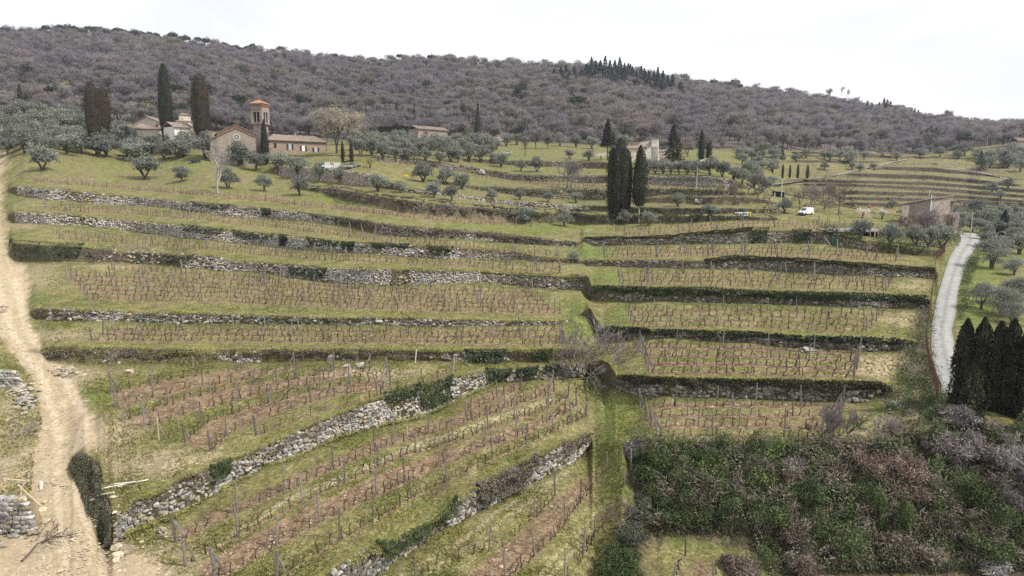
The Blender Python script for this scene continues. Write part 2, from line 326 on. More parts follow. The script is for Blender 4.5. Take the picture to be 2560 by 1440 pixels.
def at_many(x, y, dz=0.0):
    d = depth(x, y); rx, rz = ray(x, y); return np.stack([rx * d, d, rz * d + CAMZ + dz], -1)
def at(x, y, dz=0.0): return Vector(at_many(x, y, dz)[0])
def mpp(x, y): return float(depth(x, y)[0]) / FOCAL * 1.01      # metres per photo unit there
def at_depth(x, y, D): rx, rz = ray(x, y); return Vector((float(rx) * D, D, float(rz) * D + CAMZ))
# ---------------------------------------------------------------- vine rows: (place, side text, points along the foot of the row, vine gap m, post gap m, post height m)
UD = 'upper diagonal terrace'; LD = 'long terrace between the diagonal walls'; BD = 'lowest terrace under the short wall'
ROWS = [
 (UD, 1, [(276,984),(345,968),(450,945),(605,926)], 1.0, 4.6, 2.3),
 (UD, 2, [(288,1020),(470,970),(614,950),(735,918)], 1.0, 4.8, 2.3),
 (UD, 3, [(306,1054),(414,1012),(560,972),(749,945),(835,926)], 1.0, 4.6, 2.3),
 (UD, 4, [(362,1068),(464,1032),(570,1003),(720,968),(925,926)], 1.0, 4.6, 2.3),
 (UD, 5, [(464,1106),(520,1056),(627,1020),(775,980),(969,943)], 1.0, 4.6, 2.3),
 (UD, 6, [(526,1128),(584,1076),(685,1032),(853,985),(975,968)], 1.0, 4.8, 2.3),
 (UD, 7, [(641,1090),(742,1050),(908,1000),(1034,968),(1130,930)], 1.3, 6.5, 2.0),
 (LD, 1, [(1163,1030),(1303,970)], .8, 5.0, 2.3),
 (LD, 2, [(438,1356),(602,1278),(733,1218),(861,1160),(953,1121),(1133,1066),(1321,1001),(1385,980)], .85, 4.6, 2.5),
 (LD, 3, [(466,1416),(560,1360),(700,1285),(857,1210),(985,1149),(1158,1096),(1346,1029),(1420,994)], .85, 4.6, 2.5),
 (LD, 4, [(535,1452),(700,1360),(857,1277),(995,1213),(1155,1139),(1310,1086),(1441,1015)], .85, 4.6, 2.5),
 (LD, 5, [(690,1450),(815,1370),(903,1323),(1027,1249),(1155,1185),(1300,1118),(1466,1040)], .9, 4.6, 2.4),
 (BD, 1, [(1040,1455),(1110,1400),(1243,1376),(1298,1330),(1344,1288),(1388,1242)], .9, 5.0, 2.15),
 (BD, 2, [(1262,1452),(1337,1394),(1383,1344),(1422,1295),(1454,1252),(1486,1210),(1513,1183)], .8, 4.5, 2.15),
 (BD, 3, [(1412,1450),(1431,1429),(1470,1369),(1502,1323),(1530,1273),(1555,1227),(1578,1183)], .8, 4.5, 2.15),
 ('small plot below the bramble bank', 1, [(1684,1448),(1698,1422),(1714,1388)], 1.0, 2.5, 1.6),
 ('small plot below the bramble bank', 2, [(1783,1450),(1789,1426),(1900,1425),(1968,1430)], 1.3, 4.0, 1.5),
]
def rows_between(place, first, last, n, gap, pgap, ph):
    for k in range(n):
        f = k / max(n - 1, 1); a = np.array(first, float); b = np.array(last, float)
        xs = np.linspace(0, 1, 7); ia = np.stack([np.interp(xs, np.linspace(0, 1, len(a)), a[:, i]) for i in (0, 1)], 1); ib = np.stack([np.interp(xs, np.linspace(0, 1, len(b)), b[:, i]) for i in (0, 1)], 1)
        ROWS.append((place, k + 1, [tuple(p) for p in (ia * (1 - f) + ib * f)], gap, pgap, ph))
R1t = 'lowest right terrace above the brambles'; R2t = 'second right terrace from below'; R3t = 'third right terrace from below'
R4t = 'fourth right terrace from below'; R5t = 'fifth right terrace from below'; R6t = 'topmost right terrace below the van'
rows_between(R1t, [(1600,1018),(1850,1013),(2110,1016)], [(1640,1092),(1850,1092),(2085,1096)], 4, 1.0, 4.5, 2.15)
rows_between(R2t, [(1600,868),(1860,870),(2150,884)], [(1622,932),(1860,932),(2135,946)], 4, 1.0, 5, 2.15)
rows_between(R3t, [(1565,776),(1860,776),(2205,788)], [(1582,818),(1860,816),(2165,830)], 4, 1.1, 5.5, 2.15)
rows_between(R4t, [(1545,682),(1880,686),(2230,700)], [(1550,713),(1880,715),(2215,728)], 4, 1.2, 6, 2.15)
rows_between(R5t, [(1508,626),(1880,622),(2245,634)], [(1512,645),(1850,638),(2240,654)], 3, 1.2, 6, 2.15)
rows_between(R6t, [(1540,579),(1700,569),(1850,558),(2100,562)], [(1560,590),(1700,581),(1860,568),(2110,574)], 2, 1.2, 6, 2.15)
M1 = 'left terrace above the stone bank'; M2 = 'broad left terrace under tall wall'; M3 = 'left terrace below the ivied wall'; M4 = 'left terrace under the topmost wall'; M5 = 'hedge like vine row under olives'
rows_between(M1, [(285,826),(700,826),(1100,834),(1400,826)], [(230,851),(600,852),(1000,856),(1412,860)], 3, 1.0, 5.5, 2.15)
rows_between(M2, [(168,690),(600,700),(900,722),(1330,732)], [(222,748),(600,755),(900,770),(1400,785)], 6, 1.1, 6, 2.15)
ROWS.append((M2, 7, [(280,674),(480,682),(700,700)], 1.2, 8, 2.15))
rows_between(M3, [(135,585),(450,604),(760,634),(1090,652),(1400,670)], [(150,597),(450,618),(760,646),(1090,662),(1400,682)], 2, 1.2, 5, 2.0)
rows_between(M4, [(112,517),(414,529),(744,560),(1038,604),(1390,640)], [(120,525),(414,539),(744,574),(1038,616),(1395,647)], 2, 1.2, 5, 2.1)
rows_between(M5, [(88,454),(340,474),(659,500),(900,530),(1150,556),(1330,566)], [(88,454),(340,474),(659,500),(900,530),(1150,556),(1330,566)], 1, 1.0, 4, 2.0)
FAR1 = 'vineyard strip beside the tall cypresses'
rows_between(FAR1, [(1180,432),(1400,464),(1520,464)], [(1190,444),(1400,470),(1520,471)], 3, 1.5, 7, 1.8)
rows_between(FAR1, [(1620,464),(1750,472),(1830,476)], [(1620,470),(1750,476),(1830,480)], 2, 1.5, 7, 1.8)
for r_ in [(1, [(2120,428),(2230,414),(2330,412),(2440,428)]), (2, [(2130,446),(2330,446),(2500,462)]), (3, [(2010,460),(2330,467),(2540,490)]), (4, [(2000,470),(2330,478),(2540,500)]), (5, [(2125,490),(2330,494),(2540,512)]), (6, [(2130,503),(2300,507),(2500,518)]), (7, [(2210,525),(2400,530),(2500,535)])]:
    ROWS.append(('far hillside terraces to the right', r_[0], r_[1], 1.6, 7, 1.8))
# tilled soil ribbons: (points, half width up, half width down) in rows of the survey
SOIL = []
for pl, k, pts, *_ in ROWS:
    if pl == UD and k == 7: SOIL.append((pts, 2, 2))
    elif pl == UD: SOIL.append((pts, 4, 4))
    elif pl == LD:
        if k in (1, 2): SOIL.append((pts, 24, 5))
        if k == 3: SOIL.append((pts, 3, 4))
        if k == 4: SOIL.append((pts, 12, 6))
        if k == 5: SOIL.append((pts, 2, 3))
    elif pl == R1t and k in (1, 2, 4): SOIL.append((pts, 6, 6))
    elif pl == R1t: SOIL.append((pts, 10, 5))
    elif pl == R2t: SOIL.append((pts, 5, 6 if k in (1, 3) else 3))
    elif pl in (R3t, R4t, R5t, R6t): SOIL.append((pts, 1.8, 2.0))
    elif pl in (M1, M2): SOIL.append((pts, 2.8, 3.4))
    elif pl in (M3, M4, FAR1): SOIL.append((pts, 1.5, 1.5))
    elif pl == M5: SOIL.append((pts, 9, 2))
SOIL.append(([(1150,1452),(1262,1376),(1330,1310),(1400,1240),(1480,1200),(1513,1183)], 2, 2))

BETWEEN = []        # tilled ground between two neighbouring rows (rows as bearing functions), inset above and below
def rowp(pl, k): return np.array([r for r in ROWS if r[0] == pl and r[1] == k][0][2], float)
for a_, b_, i0, i1 in ((1, 2, -2, 3), (3, 4, -2, 3), (5, 6, -2, 4)): BETWEEN.append((rowp(UD, a_), rowp(UD, b_), i0, i1))
BETWEEN.append((rowp(LD, 3), rowp(LD, 4), 18, 5))
def between_mask(x, y, wob=0.0, soft=3.0):
    m = np.zeros(np.shape(x))
    for A, B, i0, i1 in BETWEEN:
        ya = np.interp(x, A[:, 0], A[:, 1]) + i0; yb = np.interp(x, B[:, 0], B[:, 1]) + i1; lo = min(A[0, 0], B[0, 0]); hi = max(A[-1, 0], B[-1, 0]) - 10
        # the slanting left head of the plot
        sl = np.interp(y, *zip(*sorted([(A[0, 1], A[0, 0]), (B[0, 1], B[0, 0])])))
        m = np.maximum(m, np.clip((y - ya + wob) / soft + .5, 0, 1) * np.clip((yb - y + wob) / soft + .5, 0, 1) * np.clip((x - sl) / 12 + .7, 0, 1) * np.clip((hi - x) / 12 + .5, 0, 1))
    return m
# ---------------------------------------------------------------- the ground sheet
xs = np.concatenate([np.arange(-900, -60, 60), np.arange(-60, 1446, 4.0), np.arange(1446, 1560, 2.0), np.arange(1560, 2620, 4.0), np.arange(2620, 3500, 60)])
YB, DB = profiles(xs)
sub = []
gap = (YB[:, :-1] - YB[:, 1:]).max(0)
for k in range(YB.shape[1] - 1):
    step = 4.2 if k < 27 else (3.5 if k < 47 else 11)
    g = gap[k] if k else (1700 - 1440) / 3 + 420
    if k == 0: step = 6
    sub.append(max(1, int(math.ceil(min(g, 400) / step))))
# structured rows
PX, PY, PD, KI = [], [], [], []
for k in range(YB.shape[1] - 1):
    for j in range(sub[k]):
        f = j / sub[k]; y = YB[:, k] * (1 - f) + YB[:, k + 1] * f; t = slope_t(xs, y)
        d = line_D(t, DB[:, k], slope_t(xs, YB[:, k]) * DB[:, k], DB[:, k + 1], slope_t(xs, YB[:, k + 1]) * DB[:, k + 1])
        d = np.clip(d, np.minimum(DB[:, k], DB[:, k + 1]), np.maximum(DB[:, k], DB[:, k + 1]))
        PX.append(xs); PY.append(y); PD.append(d); KI.append(np.full(len(xs), k + (0 if j else -.5)))
PX.append(xs); PY.append(YB[:, -1]); PD.append(DB[:, -1]); KI.append(np.full(len(xs), YB.shape[1] - 1.0))
PX, PY, PD, KI = map(np.array, (PX, PY, PD, KI)); NR = len(PX)
rx, rz = ray(PX, PY); X = rx * PD; Yw = PD.copy(); Z = rz * PD + CAMZ
# nearer ground (below the view) and the back of the ridge
near = []; r0x = rx[0]
for d in (24, 12, -20, -90): near.append((r0x * 33.5 * (1 if d > 0 else 1.3), np.full_like(xs, float(d)), Z[0] - (33.5 - d) * .02))
far = [(X[-1] * 1.05, Yw[-1] * 1.05, Z[-1] - 3), (X[-1] * 1.3, Yw[-1] * 1.3, Z[-1] - 60), (X[-1] * 2.2, Yw[-1] * 2.2, Z[-1] - 220)]
# ---- colours by zone
def dist_line(pts, px, py, ys=1.0):
    best = np.full(px.shape, 1e9); p = np.array(pts, float)
    for (ax, ay), (bx, by) in zip(p[:-1], p[1:]):
        ex, ey = bx - ax, (by - ay) * ys; L = ex * ex + ey * ey + 1e-9
        t = np.clip(((px - ax) * ex + (py - ay) * ys * ey) / L, 0, 1)
        best = np.minimum(best, np.hypot(px - ax - t * ex, (py - ay) * ys - t * ey))
    return best
def blob(cx, cy, rx_, ry_, px, py, soft=.35, nz=None):
    d = np.hypot((px - cx) / rx_, (py - cy) / ry_); d = d + ((nz - .5) * .9 if nz is not None else 0)
    return 1 - sstep(1 - soft, 1 + soft, d)
N1 = fbm(X / 1.1, Yw / 1.6, 1, 4); N2 = fbm(X / 5, Yw / 8, 2, 4); N3 = fbm(X / .45, Yw / .6, 3, 3); N4 = fbm(X / 18, Yw / 30, 4, 3)
def mixc(c, d, m): return c * (1 - m[..., None]) + np.array(d) * m[..., None]
GRASS = (.120, .134, .036); GRASS2 = (.180, .170, .064); STRAW = (.265, .225, .115); SOILC = (.165, .112, .066); SOIL2 = (.260, .188, .115); DIRT = (.43, .345, .225); LUSH = (.125, .165, .036); MOSS = (.085, .075, .05); WHITE = (.50, .47, .42)
c = np.broadcast_to(np.array(GRASS), PX.shape + (3,)).copy()
c = mixc(c, GRASS2, sstep(.42, .62, N2)); c = mixc(c, STRAW, sstep(.52, .74, N1) * .55); c = mixc(c, (.16, .12, .075), sstep(.55, .75, fbm(X / 2.2, Yw / 3, 9, 4)) * .6)
# tilled soil
soil = np.zeros(PX.shape)
for pts, up, dn in SOIL:
    p = np.array(pts, float); yl = np.interp(PX, p[:, 0], p[:, 1]); inx = sstep(p[0, 0] - 14, p[0, 0] + 6, PX) * (1 - sstep(p[-1, 0] - 6, p[-1, 0] + 14, PX))
    wob = (N1 - .5) * min(up, 10) * .6
    up_, dn_ = up, dn
    m = sstep(-up_ - 2.5, -up_ + .5, PY - yl + wob) * (1 - sstep(dn_ - .5, dn_ + 2.5, PY - yl + wob)) * inx
    soil = np.maximum(soil, m)
# the wide ribbon between the two lowest rows
pe = np.array([(1150,1452),(1243,1376),(1298,1330),(1344,1288),(1388,1242),(1440,1205),(1500,1180)]); pf = np.array([(1262,1452),(1337,1394),(1383,1344),(1422,1295),(1454,1252),(1486,1210),(1513,1183)])
xe = np.interp(PY, pe[::-1, 1], pe[::-1, 0]); xf = np.interp(PY, pf[::-1, 1], pf[::-1, 0])
soil = np.maximum(soil, sstep(xe - 2, xe + 10, PX + (N1 - .5) * 14) * (1 - sstep(xf - 4, xf + 8, PX + (N1 - .5) * 14)) * (PY > 1178))
soil = np.maximum(soil, blob(1750, 1450, 40, 45, PX, PY, .3, N1) * .9)
soil = np.maximum(soil, between_mask(PX, PY, (N1 - .5) * 8) * (PY > 900))
clod = sstep(.35, .65, N3)
sfar = np.where((PX > 1540) & (PY < 860) | (PY < 780), .8, 1.0); c = mixc(c, SOILC, soil * .95 * sfar); c = mixc(c, SOIL2, soil * clod * .6 * sfar)
# pale wheel track between the second and third long rows
dl = dist_line([(470,1408),(700,1262),(861,1190),(1020,1122),(1180,1070),(1380,1000)], PX, PY, 1.0)
c = mixc(c, (.40, .34, .22), (1 - sstep(3, 10, dl + (N1 - .5) * 8)) * .75)
for pl in ([(1000,1440),(1130,1370),(1260,1270),(1380,1190)], [(1060,1440),(1200,1350),(1300,1270),(1420,1180)], [(1350,1440),(1440,1345),(1520,1250)], [(1375,1440),(1465,1345),(1540,1250)]):
    c = mixc(c, (.36, .31, .19), (1 - sstep(3, 9, dist_line(pl, PX, PY) + (N1 - .5) * 7)) * .6)
# lush green
for b in ((1530,1120,42,150),(1560,1020,60,40),(1500,930,50,30),(1450,790,26,60),(1520,690,50,40),(1480,620,40,30),(1545,790,30,25),(90,745,40,12),(40,1180,60,45),(230,980,50,26),(1500,640,40,18),(1300,568,200,10),(480,415,260,14),(900,500,160,12),(260,1150,40,20),(1750,1350,120,22),(2440,700,60,80),(2500,650,70,30),(2430,780,60,30)):
    c = mixc(c, LUSH, blob(*b, PX, PY, .5, N2) * .7)
for k in range(2, 14):      # lawns in the upper middle
    pass
up = sstep(560, 500, PY) * sstep(900, 1300, PX) * (1 - sstep(1850, 1950, PX)) * (PY > 350)
c = mixc(c, (.14, .14, .055), up * .5)
lawn = sstep(1100, 1250, PX) * (1 - sstep(1830, 1900, PX)) * ((PY < 445) & (PY > 352)); c = mixc(c, (.15, .165, .05), lawn * .6)
orch = sstep(60, 200, PX) * (1 - sstep(880, 1000, PX)) * sstep(372, 385, PY) * (1 - sstep(465, 500, PY)); c = mixc(c, (.17, .17, .06), orch * .5); c = mixc(c, (.15, .12, .07), up * sstep(.5, .66, N2) * .6); c = mixc(c, (.16, .12, .075), orch * sstep(.52, .68, N2) * .55)
# mown, paler turning places at the right ends of the terraces
for b in ((2240,905,70,28),(2260,800,45,18),(2280,715,40,12),(2250,1060,70,25),(2180,1095,60,22),(2190,925,50,30)):
    c = mixc(c, (.36, .29, .18), blob(*b, PX, PY, .6, N1) * .7)
# the gully floor
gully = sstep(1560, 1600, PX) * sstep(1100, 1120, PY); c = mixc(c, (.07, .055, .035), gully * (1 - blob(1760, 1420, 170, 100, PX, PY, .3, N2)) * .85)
# dirt track on the left
TL = np.array([(385,-60,22),(410,-60,26),(440,-60,12),(500,-60,12),(560,-60,16),(640,-60,30),(665,-60,72),(720,-60,90),(760,-60,78),(800,-60,80),(850,5,105),(900,40,155),(950,78,185),(1000,92,212),(1050,100,235),(1100,92,262),(1150,80,212),(1200,75,205),(1260,70,232),(1300,40,262),(1340,-60,300),(1372,-60,330),(1440,-60,430),(1700,-60,520)], float)
le, ri = np.interp(PY, TL[:, 0], TL[:, 1]), np.interp(PY, TL[:, 0], TL[:, 2])
w = 9 + (N1 - .5) * 46
trk = sstep(le - 12, le + 10, PX - w * .6) * (1 - sstep(ri - 12, ri + 14, PX + w)) * (PY > 372)
bare = sstep(300, 120, PX) * ((PY > 1120) & (PX < 300)) ; bare = np.maximum(bare, blob(40, 1250, 110, 60, PX, PY, .4, N2)); bare = np.maximum(bare, blob(30, 1060, 90, 70, PX, PY, .4, N2) * .8)
bare = np.maximum(bare, blob(20, 1420, 240, 130, PX, PY, .4, N2)); bare = np.maximum(bare, blob(380, 1160, 190, 34, PX, PY, .5, N1)); bare = np.maximum(bare, blob(270, 1085, 90, 45, PX, PY, .5, N1)); bare = np.maximum(bare, blob(400, 1420, 110, 60, PX, PY, .5, N1) * .8); bare = np.maximum(bare, blob(935, 932, 100, 13, PX, PY, .6, N1))
bare = np.maximum(bare, blob(130, 840, 120, 14, PX, PY, .6, N1) * .7); bare = np.maximum(bare, blob(50, 560, 60, 12, PX, PY, .6, N1) * .6); bare = np.maximum(bare, blob(90, 690, 60, 30, PX, PY, .6, N1) * .6); bare = np.maximum(bare, blob(170, 935, 70, 28, PX, PY, .6, N1) * .8)
bare = np.maximum(bare, blob(300, 648, 90, 22, PX, PY, .5, N1) * .8)
bare = np.maximum(bare, blob(1480, 598, 40, 8, PX, PY, .5, N1) * .7)
c = mixc(c, (.37, .295, .195), bare * .85); c = mixc(c, (.26, .18, .115), bare * sstep(.5, .7, N3) * .6)
c = mixc(c, DIRT, trk); c = mixc(c, (.41, .325, .215), trk * sstep(.45, .75, N2) * .7); c = mixc(c, (.40, .30, .19), trk * sstep(.55, .8, N1) * .4)
# ruts
for pts in ([(-10,700),(30,830),(110,950),(150,1100),(140,1200),(150,1300),(165,1440)], [(40,700),(70,830),(160,940),(215,1050),(185,1150),(190,1240),(230,1340),(260,1440)]):
    c = mixc(c, (.54, .445, .305), trk * (1 - sstep(5, 16, dist_line(pts, PX, PY) + (N1 - .5) * 10)) * .8)
fb = cur(FOREST_BASE, np.clip(PX, 0, 2560))
forest = 1 - sstep(-4, 10, PY - fb)
c = mixc(c, (.105, .092, .085), forest)
# small fields and cut lines in the wood
c = mixc(c, (.14, .13, .06), forest * np.maximum.reduce([blob(60, 222, 180, 12, PX, PY, .4, N2), blob(2200, 285, 90, 9, PX, PY, .5, N2), blob(2130, 262, 50, 5, PX, PY, .5, N2), blob(1290, 160, 70, 5, PX, PY, .5), blob(1800, 380, 60, 8, PX, PY, .5)]))
# far right hill
fr = sstep(1930, 1980, PX) * (KI > 28) * (1 - forest); c = mixc(c, (.15, .14, .062), fr * .6); c = mixc(c, (.20, .17, .10), fr * sstep(.5, .7, N2) * .5)
# faces of walls and banks
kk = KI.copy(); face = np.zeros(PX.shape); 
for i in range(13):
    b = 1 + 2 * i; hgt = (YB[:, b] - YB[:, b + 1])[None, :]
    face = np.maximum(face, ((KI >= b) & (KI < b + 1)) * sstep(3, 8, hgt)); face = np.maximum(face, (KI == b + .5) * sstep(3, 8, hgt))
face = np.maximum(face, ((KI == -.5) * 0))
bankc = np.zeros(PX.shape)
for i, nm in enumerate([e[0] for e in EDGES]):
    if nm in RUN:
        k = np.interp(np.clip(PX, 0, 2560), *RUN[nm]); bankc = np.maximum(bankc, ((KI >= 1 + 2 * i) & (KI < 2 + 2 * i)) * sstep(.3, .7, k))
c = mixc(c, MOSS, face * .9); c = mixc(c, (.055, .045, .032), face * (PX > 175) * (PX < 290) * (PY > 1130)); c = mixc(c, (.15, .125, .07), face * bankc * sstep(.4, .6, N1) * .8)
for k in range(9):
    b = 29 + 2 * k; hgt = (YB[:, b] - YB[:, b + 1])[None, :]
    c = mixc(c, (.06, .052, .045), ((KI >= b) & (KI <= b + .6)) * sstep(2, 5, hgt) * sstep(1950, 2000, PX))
# rank grass along the brinks
brink = np.zeros(PX.shape)
for i in range(7):
    yt = YB[:, 2 + 2 * i][None, :]; hgt = (YB[:, 1 + 2 * i] - YB[:, 2 + 2 * i])[None, :]; sc_ = np.clip(60 / np.maximum(DB[:, 2 + 2 * i][None, :], 30), .3, 1.3)
    brink = np.maximum(brink, sstep(4, 9, hgt) * (1 - sstep(6 * sc_, 26 * sc_, yt - PY)) * (PY <= yt + .5))
c = mixc(c, (.175, .165, .05), brink * .75 * (1 - soil)); c = mixc(c, (.12, .095, .055), brink * sstep(.5, .7, N1) * .7)
base_brush = np.zeros(PX.shape)
for i in range(7):
    yb = YB[:, 1 + 2 * i][None, :]; hgt = (YB[:, 1 + 2 * i] - YB[:, 2 + 2 * i])[None, :]; sc_ = np.clip(60 / np.maximum(DB[:, 1 + 2 * i][None, :], 30), .3, 1.3)
    base_brush = np.maximum(base_brush, sstep(4, 9, hgt) * (1 - sstep(3 * sc_, 16 * sc_, PY - yb)) * (PY >= yb))
c = mixc(c, (.11, .115, .045), base_brush * .6)
lane = sstep(2310, 2330, PX) * (PX < 2470) * (PY > 575) * (PX > np.interp(PY, [583,600,640,681,742,812,869,940,985], [2370,2395,2368,2354,2336,2322,2321,2336,2345])) * (PX < np.interp(PY, [583,600,640,688,742,784,827,862,985], [2455,2458,2439,2414,2400,2397,2386,2400,2420]))
soft = np.clip(trk * .75 + bare * .3 + lane, 0, 1)
c *= (.86 + .28 * N3)[..., None]
# ---- relief
near_w = np.clip(90 / PD, .2, 1.0); tread = (1 - face) * (1 - forest)
Z += tread * ((N2 - .5) * .35 + (N1 - .5) * .16) * (1 - soil * .4) * (1 - lane) - lane * .05 + soil * (N3 - .5) * .22
Z += tread * trk * (-.06) + tread * brink * .08
Yw -= face * (N3 - .5) * .35 * (PD < 160); X += face * (N1 - .5) * .2 * (PD < 160)
Z += forest * (fbm(X / 60, Yw / 60, 21, 3) - .5) * 10 * sstep(0, 30, fb - PY) * sstep(0, 20, PY - cur(SKY, np.clip(PX, 0, 2560)))
GX = np.vstack([n[0] for n in near[::-1]] + [X] + [f[0] for f in far]); GY = np.vstack([n[1] for n in near[::-1]] + [Yw] + [f[1] for f in far]); GZ = np.vstack([n[2] for n in near[::-1]] + [Z] + [f[2] for f in far])
cc = np.concatenate([np.repeat(c[:1], 4, 0), c, np.repeat(c[-1:], 3, 0)], 0)
nr, nc = GX.shape; V = np.stack([GX, GY, GZ], -1).reshape(-1, 3)
i = (np.arange(nr - 1)[:, None] * nc + np.arange(nc - 1)[None, :]); F = np.stack([i, i + 1, i + 1 + nc, i + nc], -1).reshape(-1, 4)
print('ground', nr, nc, len(F) * 2)
def ground_mat():
    m = bpy.data.materials.new('hillside_ground'); m.use_nodes = True; t = m.node_tree; b = t.nodes['Principled BSDF']; b.inputs['Roughness'].default_value = .95; b.inputs['Specular IOR Level'].default_value = .1
    a = t.nodes.new('ShaderNodeVertexColor'); a.layer_name = 'Col'; co = t.nodes.new('ShaderNodeTexCoord')
    last = a.outputs[0]; mk = t.nodes.new('ShaderNodeVertexColor'); mk.layer_name = 'Soft'; inv = t.nodes.new('ShaderNodeMath'); inv.operation = 'SUBTRACT'; inv.inputs[0].default_value = 1; t.links.new(mk.outputs[0], inv.inputs[1]); orig = a.outputs[0]
    for sc_, lo, hi, det in ((.55, .78, 1.2, 5), (2.6, .60, 1.40, 4), (6.5, .62, 1.42, 4), (14, .66, 1.34, 2)):
        n = t.nodes.new('ShaderNodeTexNoise'); n.inputs['Scale'].default_value = sc_; n.inputs['Detail'].default_value = det; t.links.new(co.outputs['Object'], n.inputs[0])
        r = t.nodes.new('ShaderNodeMapRange'); r.inputs[1].default_value = .33; r.inputs[2].default_value = .67; r.inputs[3].default_value = lo; r.inputs[4].default_value = hi
        v = t.nodes.new('ShaderNodeVectorMath'); v.operation = 'SCALE'; t.links.new(n.outputs[0], r.inputs[0]); t.links.new(last, v.inputs[0]); t.links.new(r.outputs[0], v.inputs['Scale']); last = v.outputs[0]
    # hue drift between blades, dead stalks and bare specks
    n = t.nodes.new('ShaderNodeTexNoise'); n.inputs['Scale'].default_value = 1.7; n.inputs['Detail'].default_value = 6; n.inputs['Roughness'].default_value = .7; t.links.new(co.outputs['Object'], n.inputs[0])
    r = t.nodes.new('ShaderNodeMapRange'); r.inputs[1].default_value = .46; r.inputs[2].default_value = .66; r.inputs[4].default_value = .5
    x = t.nodes.new('ShaderNodeMixRGB'); x.inputs[2].default_value = (.20, .155, .095, 1); t.links.new(n.outputs[0], r.inputs[0]); t.links.new(r.outputs[0], x.inputs[0]); t.links.new(last, x.inputs[1]); last = x.outputs[0]
    fm = t.nodes.new('ShaderNodeMixRGB'); t.links.new(mk.outputs[0], fm.inputs[0]); t.links.new(last, fm.inputs[1]); t.links.new(orig, fm.inputs[2]); last = fm.outputs[0]
    t.links.new(last, b.inputs['Base Color'])
    n2 = t.nodes.new('ShaderNodeTexNoise'); n2.inputs['Scale'].default_value = 5; n2.inputs['Detail'].default_value = 6; n2.inputs['Roughness'].default_value = .7; t.links.new(co.outputs['Object'], n2.inputs[0])
    bp = t.nodes.new('ShaderNodeBump'); bp.inputs['Strength'].default_value = .8; bp.inputs['Distance'].default_value = .22; t.links.new(n2.outputs[0], bp.inputs['Height']); t.links.new(bp.outputs[0], b.inputs['Normal'])
    return m
MG = ground_mat()
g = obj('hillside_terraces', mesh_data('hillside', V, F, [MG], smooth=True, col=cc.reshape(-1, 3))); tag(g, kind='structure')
sa = np.concatenate([np.repeat(soft[:1], 4, 0), soft, np.repeat(soft[-1:], 3, 0)], 0).reshape(-1).astype(np.float32) * .7; ca_ = g.data.color_attributes.new('Soft', 'FLOAT_COLOR', 'POINT'); ca_.data.foreach_set('color', np.stack([sa, sa, sa, np.ones_like(sa)], 1).ravel())
# ---------------------------------------------------------------- dry stone walls
def rock_variant(seed, boxy=.55, jit=.16):
    """about 44 triangles: chamfered block knocked out of square, unit size"""
    r = np.random.default_rng(seed); V = []
    a = boxy
    for sx in (-1, 1):
        for sy in (-1, 1):
            for sz in (-1, 1):
                V += [(sx, sy * a, sz * a), (sx * a, sy, sz * a), (sx * a, sy * a, sz)]
    V = np.array(V, float) * .5; V += r.normal(0, jit * .22, V.shape)
    # convex hull by bmesh
    import bmesh
    bm = bmesh.new(); vs_ = [bm.verts.new(v) for v in V]; bmesh.ops.convex_hull(bm, input=vs_)
    for v in [v for v in bm.verts if not v.link_faces]: bm.verts.remove(v)
    bmesh.ops.triangulate(bm, faces=bm.faces[:]); bm.verts.index_update()
    VV = np.array([v.co[:] for v in bm.verts]); FF = np.array([[v.index for v in f.verts] for f in bm.faces]); bm.free(); return VV, FF
ROCKS = [rock_variant(100 + i, .45 + .3 * (i % 3) / 2, .42) for i in range(12)]
def ico():
    p = (1 + 5 ** .5) / 2; V = np.array([(-1,p,0),(1,p,0),(-1,-p,0),(1,-p,0),(0,-1,p),(0,1,p),(0,-1,-p),(0,1,-p),(p,0,-1),(p,0,1),(-p,0,-1),(-p,0,1)]) / math.hypot(1, p)
    F = [(0,11,5),(0,5,1),(0,1,7),(0,7,10),(0,10,11),(1,5,9),(5,11,4),(11,10,2),(10,7,6),(7,1,8),(3,9,4),(3,4,2),(3,2,6),(3,6,8),(3,8,9),(4,9,5),(2,4,11),(6,2,10),(8,6,7),(9,8,1)]
    return V, np.array(F)
IV, IF = ico(); LROCK = []
for i in range(6):
    v = np.sign(IV) * np.abs(IV) ** .62 * .56; v = v + np.random.default_rng(i).normal(0, .09, v.shape); LROCK.append((v, IF))
M_STONE = mat('limestone', (.20, .19, .165), .9, rand=.4, bump=.8, bscale=7, vscale=2.6, col2=(.47, .455, .42), attr=True)
M_STONE_FAR = mat('limestone_far', (.29, .27, .24), .9, bump=0, vscale=1.5, col2=(.47, .445, .41), attr=True)
STONE_ME = [mesh_data('stone', v, f, [M_STONE], col=np.full(len(v), 1.0)) for v, f in ROCKS]
STONE_MEW = [mesh_data('stone', v, f, [M_STONE], col=np.tile([1.12, .98, .78], (len(v), 1))) for v, f in ROCKS]
M_STONED = mat('mossy_shaded_limestone', (.13, .12, .10), .95, rand=.4, bump=.8, bscale=7, vscale=2.2, col2=(.30, .285, .255), attr=True)  # dark mossy tone, also painting shade into the right hand walls
STONE_MED = [mesh_data('stone', v, f, [M_STONED], col=np.full(len(v), 1.0)) for v, f in ROCKS]
